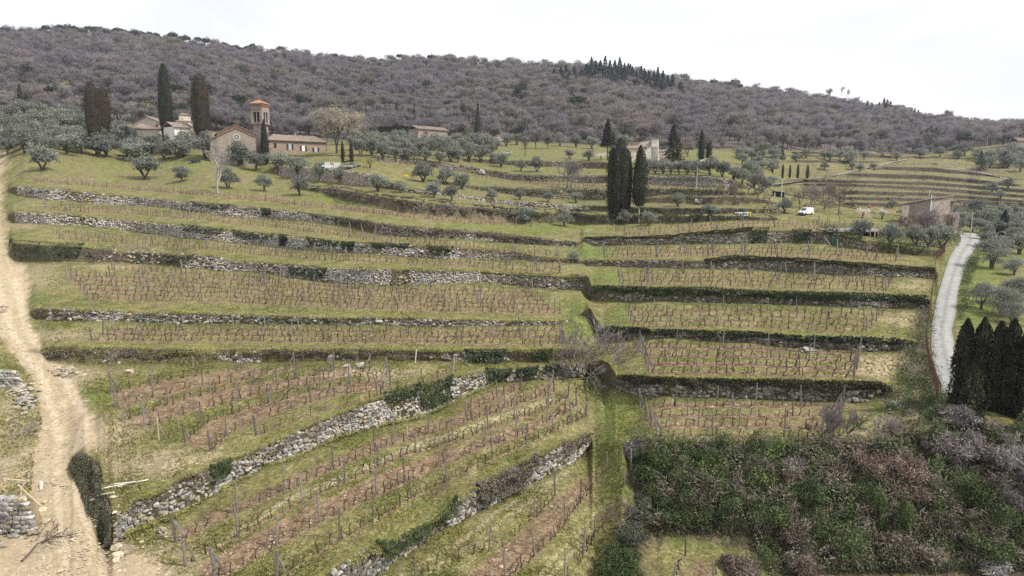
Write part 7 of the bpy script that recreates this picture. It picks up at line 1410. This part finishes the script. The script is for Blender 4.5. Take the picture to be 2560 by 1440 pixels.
def boulder(x, y, w, label, seed, name='boulder', warm=True, h=.55, group=None, cat='boulder'):
    p = at(x, y); k = mpp(x, y); v, f = rock_variant(seed, .62, .5); W_ = w * k; me = mesh_data('boulder', v * [W_, W_ * .8, W_ * h], f, [M_STONE], col=np.tile([1.3, 1.12, .86] if warm else [1, 1, 1], (len(v), 1))); o = obj(name, me, loc=(p.x, p.y, p.z + W_ * h * .3), rz=seed * 1.3); o.rotation_euler = (.1, .15 * math.sin(seed), seed * 1.3); tag(o, label, cat, group)
for k_, (x, y, w, t) in enumerate([(293,1372,24,'upper left boulder of the heap at the foot of the diagonal wall'),(316,1380,30,'big pale boulder on the right of the heap below the wall corner'),(296,1390,26,'front boulder of the heap at the foot of the diagonal wall'),(290,1402,18,'lowest small boulder of the heap below the wall corner'),(354,1356,12,'single upright pale stone near the first end post'),(112,1308,20,'pale boulder alone on the dirt beside the lower left wall'),(84,1300,16,'brownish boulder beside the lower left wall'),(48,1308,18,'boulder with a pale face left of the single dirt boulder'),(104,1280,24,'dark flat slab leaning by the end of the lower left wall'),(70,1325,18,'weathered boulder half sunk in the dirt'),(110,1258,14,'flat pale slab on the track edge'),(325,932,20,'pale block lying in the upper diagonal terrace')]): boulder(x, y, w, t, 900 + k_)
for k_, (x, y, w, t) in enumerate([(868,918,16,'white block at the left of the pale patch below the bank'),(903,914,18,'white block right of the other below the bank'),(1746,505,16,'big pale rock in the mound right of the cypresses'),(1570,388,10,'pale stone on the lawn edge'),(1205,432,18,'pale rock at the left end of the vine strip')]): boulder(x, y, w, t, 930 + k_, warm=False)
# rubble piles
def rubble(x0, x1, y0, y1, n, smin, smax, label, seed, warm=.8, name='rubble_heap', pile=.5, pos=None):
    r = np.random.default_rng(seed); cx, cy = (x0 + x1) / 2, (y0 + y1) / 2; c = at(cx, cy); e = empty(name, tuple(c)); tag(e, label, 'rubble')
    for q in range(n):
        a = r.normal(0, .36, 2); x, y = cx + a[0] * (x1 - x0) / 1.4, cy + a[1] * (y1 - y0) / 1.4; p = at(x, y); s = r.uniform(smin, smax); hgt = pile * max(0, 1 - np.hypot(*a) * 1.6)
        o = obj('stone', (STONE_MEW if r.random() < warm else STONE_ME)[r.integers(0, 12)], e, loc=tuple(p - c + Vector((0, 0, hgt + s * .15))), sc=(s * 1.3, s, s * .5)); o.rotation_euler = (r.normal(0, .25), r.normal(0, .25), r.uniform(0, 6))
rubble(25, 95, 958, 1032, 110, .18, .55, 'spill of warm coloured rubble below the small left wall', 41)
rubble(110, 215, 918, 948, 60, .15, .4, 'scattered rubble where the bank meets the dirt track', 42)
rubble(0, 110, 1315, 1350, 40, .15, .4, 'broken stones strewn before the lower left wall', 43)
rubble(215, 470, 622, 662, 90, .15, .6, 'rubble and pale stones in the slumped earth bank', 44, warm=.6)
rubble(990, 1022, 690, 716, 30, .2, .5, 'fallen stones in the earth gap of the tall wall', 45)
rubble(1985, 2040, 872, 884, 24, .2, .5, 'pale fallen stones at the right end of the shaded wall', 46, warm=.2)
rubble(2210, 2260, 1005, 1035, 18, .15, .4, 'few loose stones on the slope right of the lowest terrace', 47, warm=.2)
rubble(390, 420, 1325, 1345, 36, .1, .28, 'little heap of split stones beside the first end post', 48)
# boards and stakes
def stick(name, a, b, rad, m, label, cat='board', group=None, flat=False):
    mb = MB(); a, b = np.array(a), np.array(b); mid = (a + b) / 2; mb.tube([a - mid, b - mid], rad, 4 if flat else 6); o = mb.build(name, m, loc=tuple(mid)); tag(o, label, cat, group)
M_BOARD = mat('bleached_board', (.55, .52, .46), .8, col2=(.68, .65, .58), vscale=5)
for k_, (x0, y0_, x1, y1_, t) in enumerate([(254,1225,372,1204,'longest white pole lying across the grass corner'),(249,1233,307,1219,'white pole crossing under the longest one'),(278,1215,340,1209,'short upper white pole of the bundle on the grass'),(252,1240,285,1236,'shortest white pole at the edge of the bank')]):
    a, b = np.array(at(x0, y0_, .12)), np.array(at(x1, y1_, .16)); stick('white_pole', a, b, .055, M_BOARD, t, 'pole')
a = np.array(at(103, 1205, .03)); b = np.array(at(103, 1224, .03)); stick('white_plank', a, b, .11, M_BOARD, 'short white plank lying on the dirt track', 'plank', flat=True)
g0 = at(48, 1332); Dg = g0.y
for k_, (x0, y0_, x1, y1_, dd, t, m) in enumerate([(48,1332,53,1222,0,'thin upright stake before the lower left wall',M_RAW),(104,1266,45,1212,.1,'long board leaning on the lower left wall end',M_RAW),(48,1225,70,1200,.2,'short pale board crossing at the top of the stakes',M_RAW),(8,1197,68,1202,.3,'horizontal batten above the lower left wall',M_RAW),(68,1215,67,1180,.35,'small upright stake holding the batten',M_WOOD)]):
    stick('wooden_stake', at_depth(x0, y0_, Dg + dd), at_depth(x1, y1_, Dg + dd * 1.5), .05 if k_ != 2 else .08, m, t, 'stake')
stick('white_stake', at(1038, 908), at_depth(1041, 874, float(depth(1038, 908)[0])), .07, M_BOARD, 'forked white stake against the bank above the diagonal terrace', 'stake')
stick('white_stake', at(1131, 940), at_depth(1137, 892, float(depth(1131, 940)[0])), .05, M_RAW, 'thin raw wooden stake at the end of the diagonal terrace', 'stake')
for x, y, h_, t in [(397,1100,64,'new pale wooden end post on the upper diagonal terrace'),(1018,1090,26,'thin raw stake on the long terrace under the wall'),(1535,580,20,'pale wooden stake beside the path fork'),(2064,870,20,'single yellow stake before the second shaded wall')]:
    p = at(x, y); e = empty('new_stake', tuple(p)); mb = MB(); mb.tube([(0, 0, -.2), (.03, 0, h_ * mpp(x, y))], .06, 5); mb.build('post', M_RAW, e); mb = MB(); mb.tube([(0, 0, h_ * mpp(x, y) * .8), (.7, .1, 0)], .04, 5); mb.build('brace', M_WOOD, e); tag(e, t, 'stake')
# cut branches in the lower left corner
BR = [bare_mesh('branches', 540 + i, 3, 1.1, 4, M_TWIGB if i else M_TWIG, r0=.06, up=-.05, trunkh=.35) for i in range(2)]
for k_, (x, y, s_, t) in enumerate([(28,1095,1.0,'grey cut branch lying below the rubble spill'),(60,1400,1.3,'cut branch lying in the lower left corner'),(10,1370,1.2,'twiggy pruned branch at the left edge'),(20,770,1.2,'heap of prunings at the left edge of the track')]):
    e = empty('cut_branch', tuple(at(x, y, .15)), k_ * 1.7); o = obj('branches', BR[k_ % 2], e, sc=s_); o.rotation_euler = (0, 1.35, 0); tag(e, t, 'cut branch')
# ---------------------------------------------------------------- the overgrown gully
e = []
def shrub(x, y, w, m, label, seed, n=2600, size=.2, flat=.8, asp=.5, twig=False, cat='shrub', shell=.35, dz=-.3, group=None, bright=(.45, 1.35)):
    k = mpp(x, y); R = w * k / 1.9; p = at(x, y, dz); cm = crown_mesh('shrub', seed, n, R, R * .45, size, m, nl=12, flat=flat, shell=shell, asp=.1 if twig else asp, spread=.9, bright=bright, quad=not twig); o = obj('shrub', cm, loc=tuple(p)); tag(o, label, cat, group); return o
SH = [(1655,1150,80,M_BRIGHT,'fresh green bramble mound nearest the grassy ramp'),(1712,1140,70,M_BRIGHT,'brightest green mound at the brink of the gully'),(1790,1170,80,M_BRIGHT,'green mound below the left end of the lowest terrace'),(1835,1135,60,M_BRIGHT,'small bright green tuft at the brink'),(1620,1200,90,M_SHRUBG,'dark green bush at the gully edge by the path'),(1740,1235,110,M_SHRUBG,'broad green bush in the left of the gully'),(1680,1290,110,M_SHRUBG,'dark bush low at the left of the gully'),
 (1820,1260,110,M_SHRUBG,'round green bush in the middle left of the gully'),(1920,1300,120,M_SHRUBG,'large evergreen bush in the middle of the gully'),(2020,1250,110,M_YELBR if False else M_SHRUBG,'olive bush under the thin saplings'),(2170,1180,110,M_RUSSET,'bush with russet dead leaves below the thin saplings'),(2250,1190,120,M_RUSSET,'largest bush of russet pink dead leaves'),(2290,1255,110,M_RUSSET,'lower russet bush toward the right'),
 (2400,1240,140,M_SHRUBG,'tall dark green bush before the cypress hedge'),(2470,1290,150,M_SHRUBG,'big dark ivy covered mound at the right'),(2545,1340,150,M_SHRUBG,'green bush in the lower right corner'),(2440,1390,140,M_SHRUBG,'low dark bush at the bottom right'),(2340,1330,110,M_BRAM,'dry brown thicket right of the ivied stump'),(2100,1360,150,M_SHRUBG,'wide green bush at the bottom of the gully'),(1990,1370,120,M_BRAM,'brown thicket at the bottom of the gully'),(2230,1400,140,M_BRAM,'brown thicket at the lower edge right of centre')]
for k_, (x, y, w, m, t) in enumerate(SH): shrub(x, y, w, m, t, 950 + k_, n=4200 if m is not M_RUSSET else 5200, size=.17 if m is M_RUSSET else .2)
for k_, (x, y, w, t) in enumerate([(1590,1140,70,'purplish dry bramble by the path turning'),(1905,1165,60,'leafless bramble mound below the lowest terrace'),(1985,1170,60,'grey tangled brambles under the saplings'),(2370,1130,110,'purple brown twigs at the foot of the cypress hedge'),(2450,1160,120,'dense twigs hanging before the cypress hedge'),(2400,1060,90,'wiry climbers on the left cypress of the hedge'),(2535,1200,130,'pale grey twiggy bush at the right edge'),(2540,1270,110,'silvery leafless bush at the right edge'),(2480,1420,110,'pale twigs in the lower right corner'),(1840,1430,90,'grey twigs at the bottom edge'),(2000,1435,90,'dry twigs at the bottom edge right of the posts')]):
    shrub(x, y, w, [M_TWIG, M_TWIGB, M_TWIG, M_TWIG, M_TWIG, M_TWIG, M_TWIGW, M_TWIGW, M_TWIGW, M_TWIGB, M_TWIGB][k_], t, 980 + k_, n=6500, size=.75, twig=True, shell=.1, flat=1.1 if k_ in (4, 5) else .8)
# ivied stump
for k_, (x, y, w, h_, t) in enumerate([(2205, 1300, 44, 95, 'yellow green ivy smothering a leaning stump in the gully'), (2262, 1350, 40, 110, 'second ivied stump right of the leaning one')]):
    k = mpp(x, y); p = at(x, y); e = empty('ivied_stump', tuple(p)); cm = cyp_mesh('ivy_cover', 70 + k_, h_ * k, w * k, 2600, M_SHRUBG, FAT, .2, bright=(.7, 1.6)); o = obj('ivy_cover', cm, e); o.rotation_euler = (0, -.25 + .2 * k_, 0); o = obj('trunk', cyp_trunk(h_ * k, .15), e); tag(e, t, 'ivied stump')
# grey hedge at the lower terrace end
i_ = 0
for k_, (x, y, w) in enumerate([(1596,1262,76),(1588,1310,86),(1574,1360,94),(1552,1410,100),(1540,1450,100)]): shrub(x, y, w, M_GREYBUSH if k_ < 3 else M_SHRUBG, ['topmost grey green bush of the hedge ending the lowest terrace','second grey bush of the hedge ending the lowest terrace','middle grey bush of that hedge','dark bush low in that hedge','dark bush of that hedge at the bottom edge'][k_], 1010 + k_, n=6500, size=.17)
bare_tree(1552, 1350, 120, BT_M[0], 6, 'slender leafless sapling in the hedge at the lowest terrace end', D=float(depth(1552,1350)[0]))
bare_tree(2548, 1240, 170, BT_W, 6, 'pale silvery leafless tree leaning in at the right edge')
# tangled undergrowth: one mass
def mass(name, n, polys, m, size, seed, hmax=1.3, asp=.5, twig=False, dens=None):
    r = np.random.default_rng(seed); x0, x1, y0, y1 = polys; x = r.uniform(x0, x1, n * 3); y = r.uniform(y0, y1, n * 3); nz = fbm(x / 45, y / 30, seed, 3); k = r.random(len(x)) < (dens(x, y) if dens else 1) * np.clip((nz - .3) * 3, .15, 1); x, y, nz = x[k][:n], y[k][:n], nz[k][:n]
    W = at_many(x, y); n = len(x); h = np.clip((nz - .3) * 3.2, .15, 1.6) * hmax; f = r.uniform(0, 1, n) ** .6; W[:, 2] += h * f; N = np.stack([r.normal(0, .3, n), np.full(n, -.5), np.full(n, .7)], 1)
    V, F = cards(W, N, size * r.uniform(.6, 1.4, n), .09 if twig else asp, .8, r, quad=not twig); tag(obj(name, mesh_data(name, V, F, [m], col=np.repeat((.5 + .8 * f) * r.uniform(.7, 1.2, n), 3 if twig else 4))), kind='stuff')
gul = lambda x, y: ((x > np.interp(y, [1095, 1120, 1230, 1330, 1440], [1570, 1575, 1600, 1625, 1700])) & ~((np.abs(x - 1765) < 140 - (1440 - y) * .3) & (y > 1345)) & (y > np.interp(x, [1560, 2060, 2300, 2420, 2560], [1108, 1118, 1100, 1050, 1080]))).astype(float)
mass('bramble_leaves', 80000, (1560, 2600, 1060, 1440), M_SHRUBG, .2, 51, dens=gul); mass('dead_bramble_stems', 20000, (1560, 2600, 1060, 1440), M_BRAM, .7, 52, twig=True, dens=gul, hmax=1.6); mass('fresh_bramble_shoots', 7000, (1570, 1960, 1090, 1240), M_BRIGHT, .2, 63, dens=gul, hmax=1.5); mass('dry_bramble_leaves', 22000, (1560, 2600, 1060, 1440), M_BRAM, .19, 53, dens=gul)
slope_r = lambda x, y: np.exp(-((x - np.interp(y, [760, 900, 1000, 1090], [2320, 2290, 2290, 2330])) / np.interp(y, [760, 900, 1000, 1090], [18, 30, 60, 80])) ** 2)
mass('slope_scrub', 16000, (2180, 2420, 760, 1110), M_SHRUBG, .2, 54, dens=slope_r, hmax=.5); mass('dry_slope_scrub', 12000, (2180, 2420, 760, 1110), M_BRAM, .2, 55, dens=slope_r, hmax=.5)
# scrub between lane and olive trees, and under the junk yard trees
mass('lane_scrub', 9000, (2395, 2450, 620, 800), M_SHRUBG, .22, 56, dens=lambda x, y: np.exp(-((x - np.interp(y, [600, 690, 800], [2452, 2418, 2398])) / 12) ** 2), hmax=.5)
mass('yard_scrub', 12000, (2040, 2400, 560, 640), M_SHRUBG, .3, 57, dens=lambda x, y: np.exp(-((y - np.interp(x, [2040, 2200, 2400], [575, 590, 600])) / 16) ** 2), hmax=.9)
mass('farmyard_thicket', 7000, (2225, 2400, 552, 590), M_TWIGB, .9, 58, twig=True, hmax=2.0); mass('wood_edge_scrub', 22000, (-40, 520, 235, 360), M_BRAM, .6, 59, hmax=2.4, dens=lambda x, y: .8); mass('wood_edge_bushes', 14000, (-40, 1960, 250, 372), M_SHRUBG, .6, 60, hmax=2.0, dens=lambda x, y: (np.abs(y - cur(FOREST_BASE, x) - 8) < 12) * .9)
mass('far_terrace_scrub', 16000, (1900, 2600, 375, 540), M_BRAM, .7, 61, hmax=1.4, dens=lambda x, y: (fbm(x / 30, y / 8, 3, 3) > .55) * .9); mass('slump_scrub', 5000, (215, 470, 618, 662), M_BRAM, .25, 62, hmax=.5)
# ---------------------------------------------------------------- the hazy air
HAZE = .00010
if HAZE:
    mb = MB(); mb.box((0, 1400, 65), (7600, 3200, 390)); hz = mb.build('haze', []) if False else obj('haze', mesh_data('haze', np.vstack(mb.V), np.vstack(mb.F4)))
    hm = bpy.data.materials.new('haze'); hm.use_nodes = True; t = hm.node_tree; t.nodes.remove(t.nodes['Principled BSDF']); pv = t.nodes.new('ShaderNodeVolumePrincipled'); pv.inputs['Density'].default_value = HAZE; pv.inputs['Color'].default_value = (.80, .84, .97, 1); pv.inputs['Anisotropy'].default_value = .2
    t.links.new(pv.outputs[0], t.nodes['Material Output'].inputs['Volume']); hz.data.materials.append(hm); tag(hz, kind='stuff')
# ---------------------------------------------------------------- tell look-alikes apart by their order across the view
_g = {}
for o in COL.objects:
    if o.parent is None and o.get('label') and o.get('category') != 'grape vine': _g.setdefault(o['label'], []).append(o)
for lb, os_ in _g.items():
    if len(os_) > 1:
        os_.sort(key=lambda o: o.location.x / max(o.location.y, 1))
        for i, o in enumerate(os_):
            w = lb.split()
            if len(w) > 13: w = w[:13]
            o['label'] = ' '.join(w) + ', ' + ordw(i + 1) + ' from left'
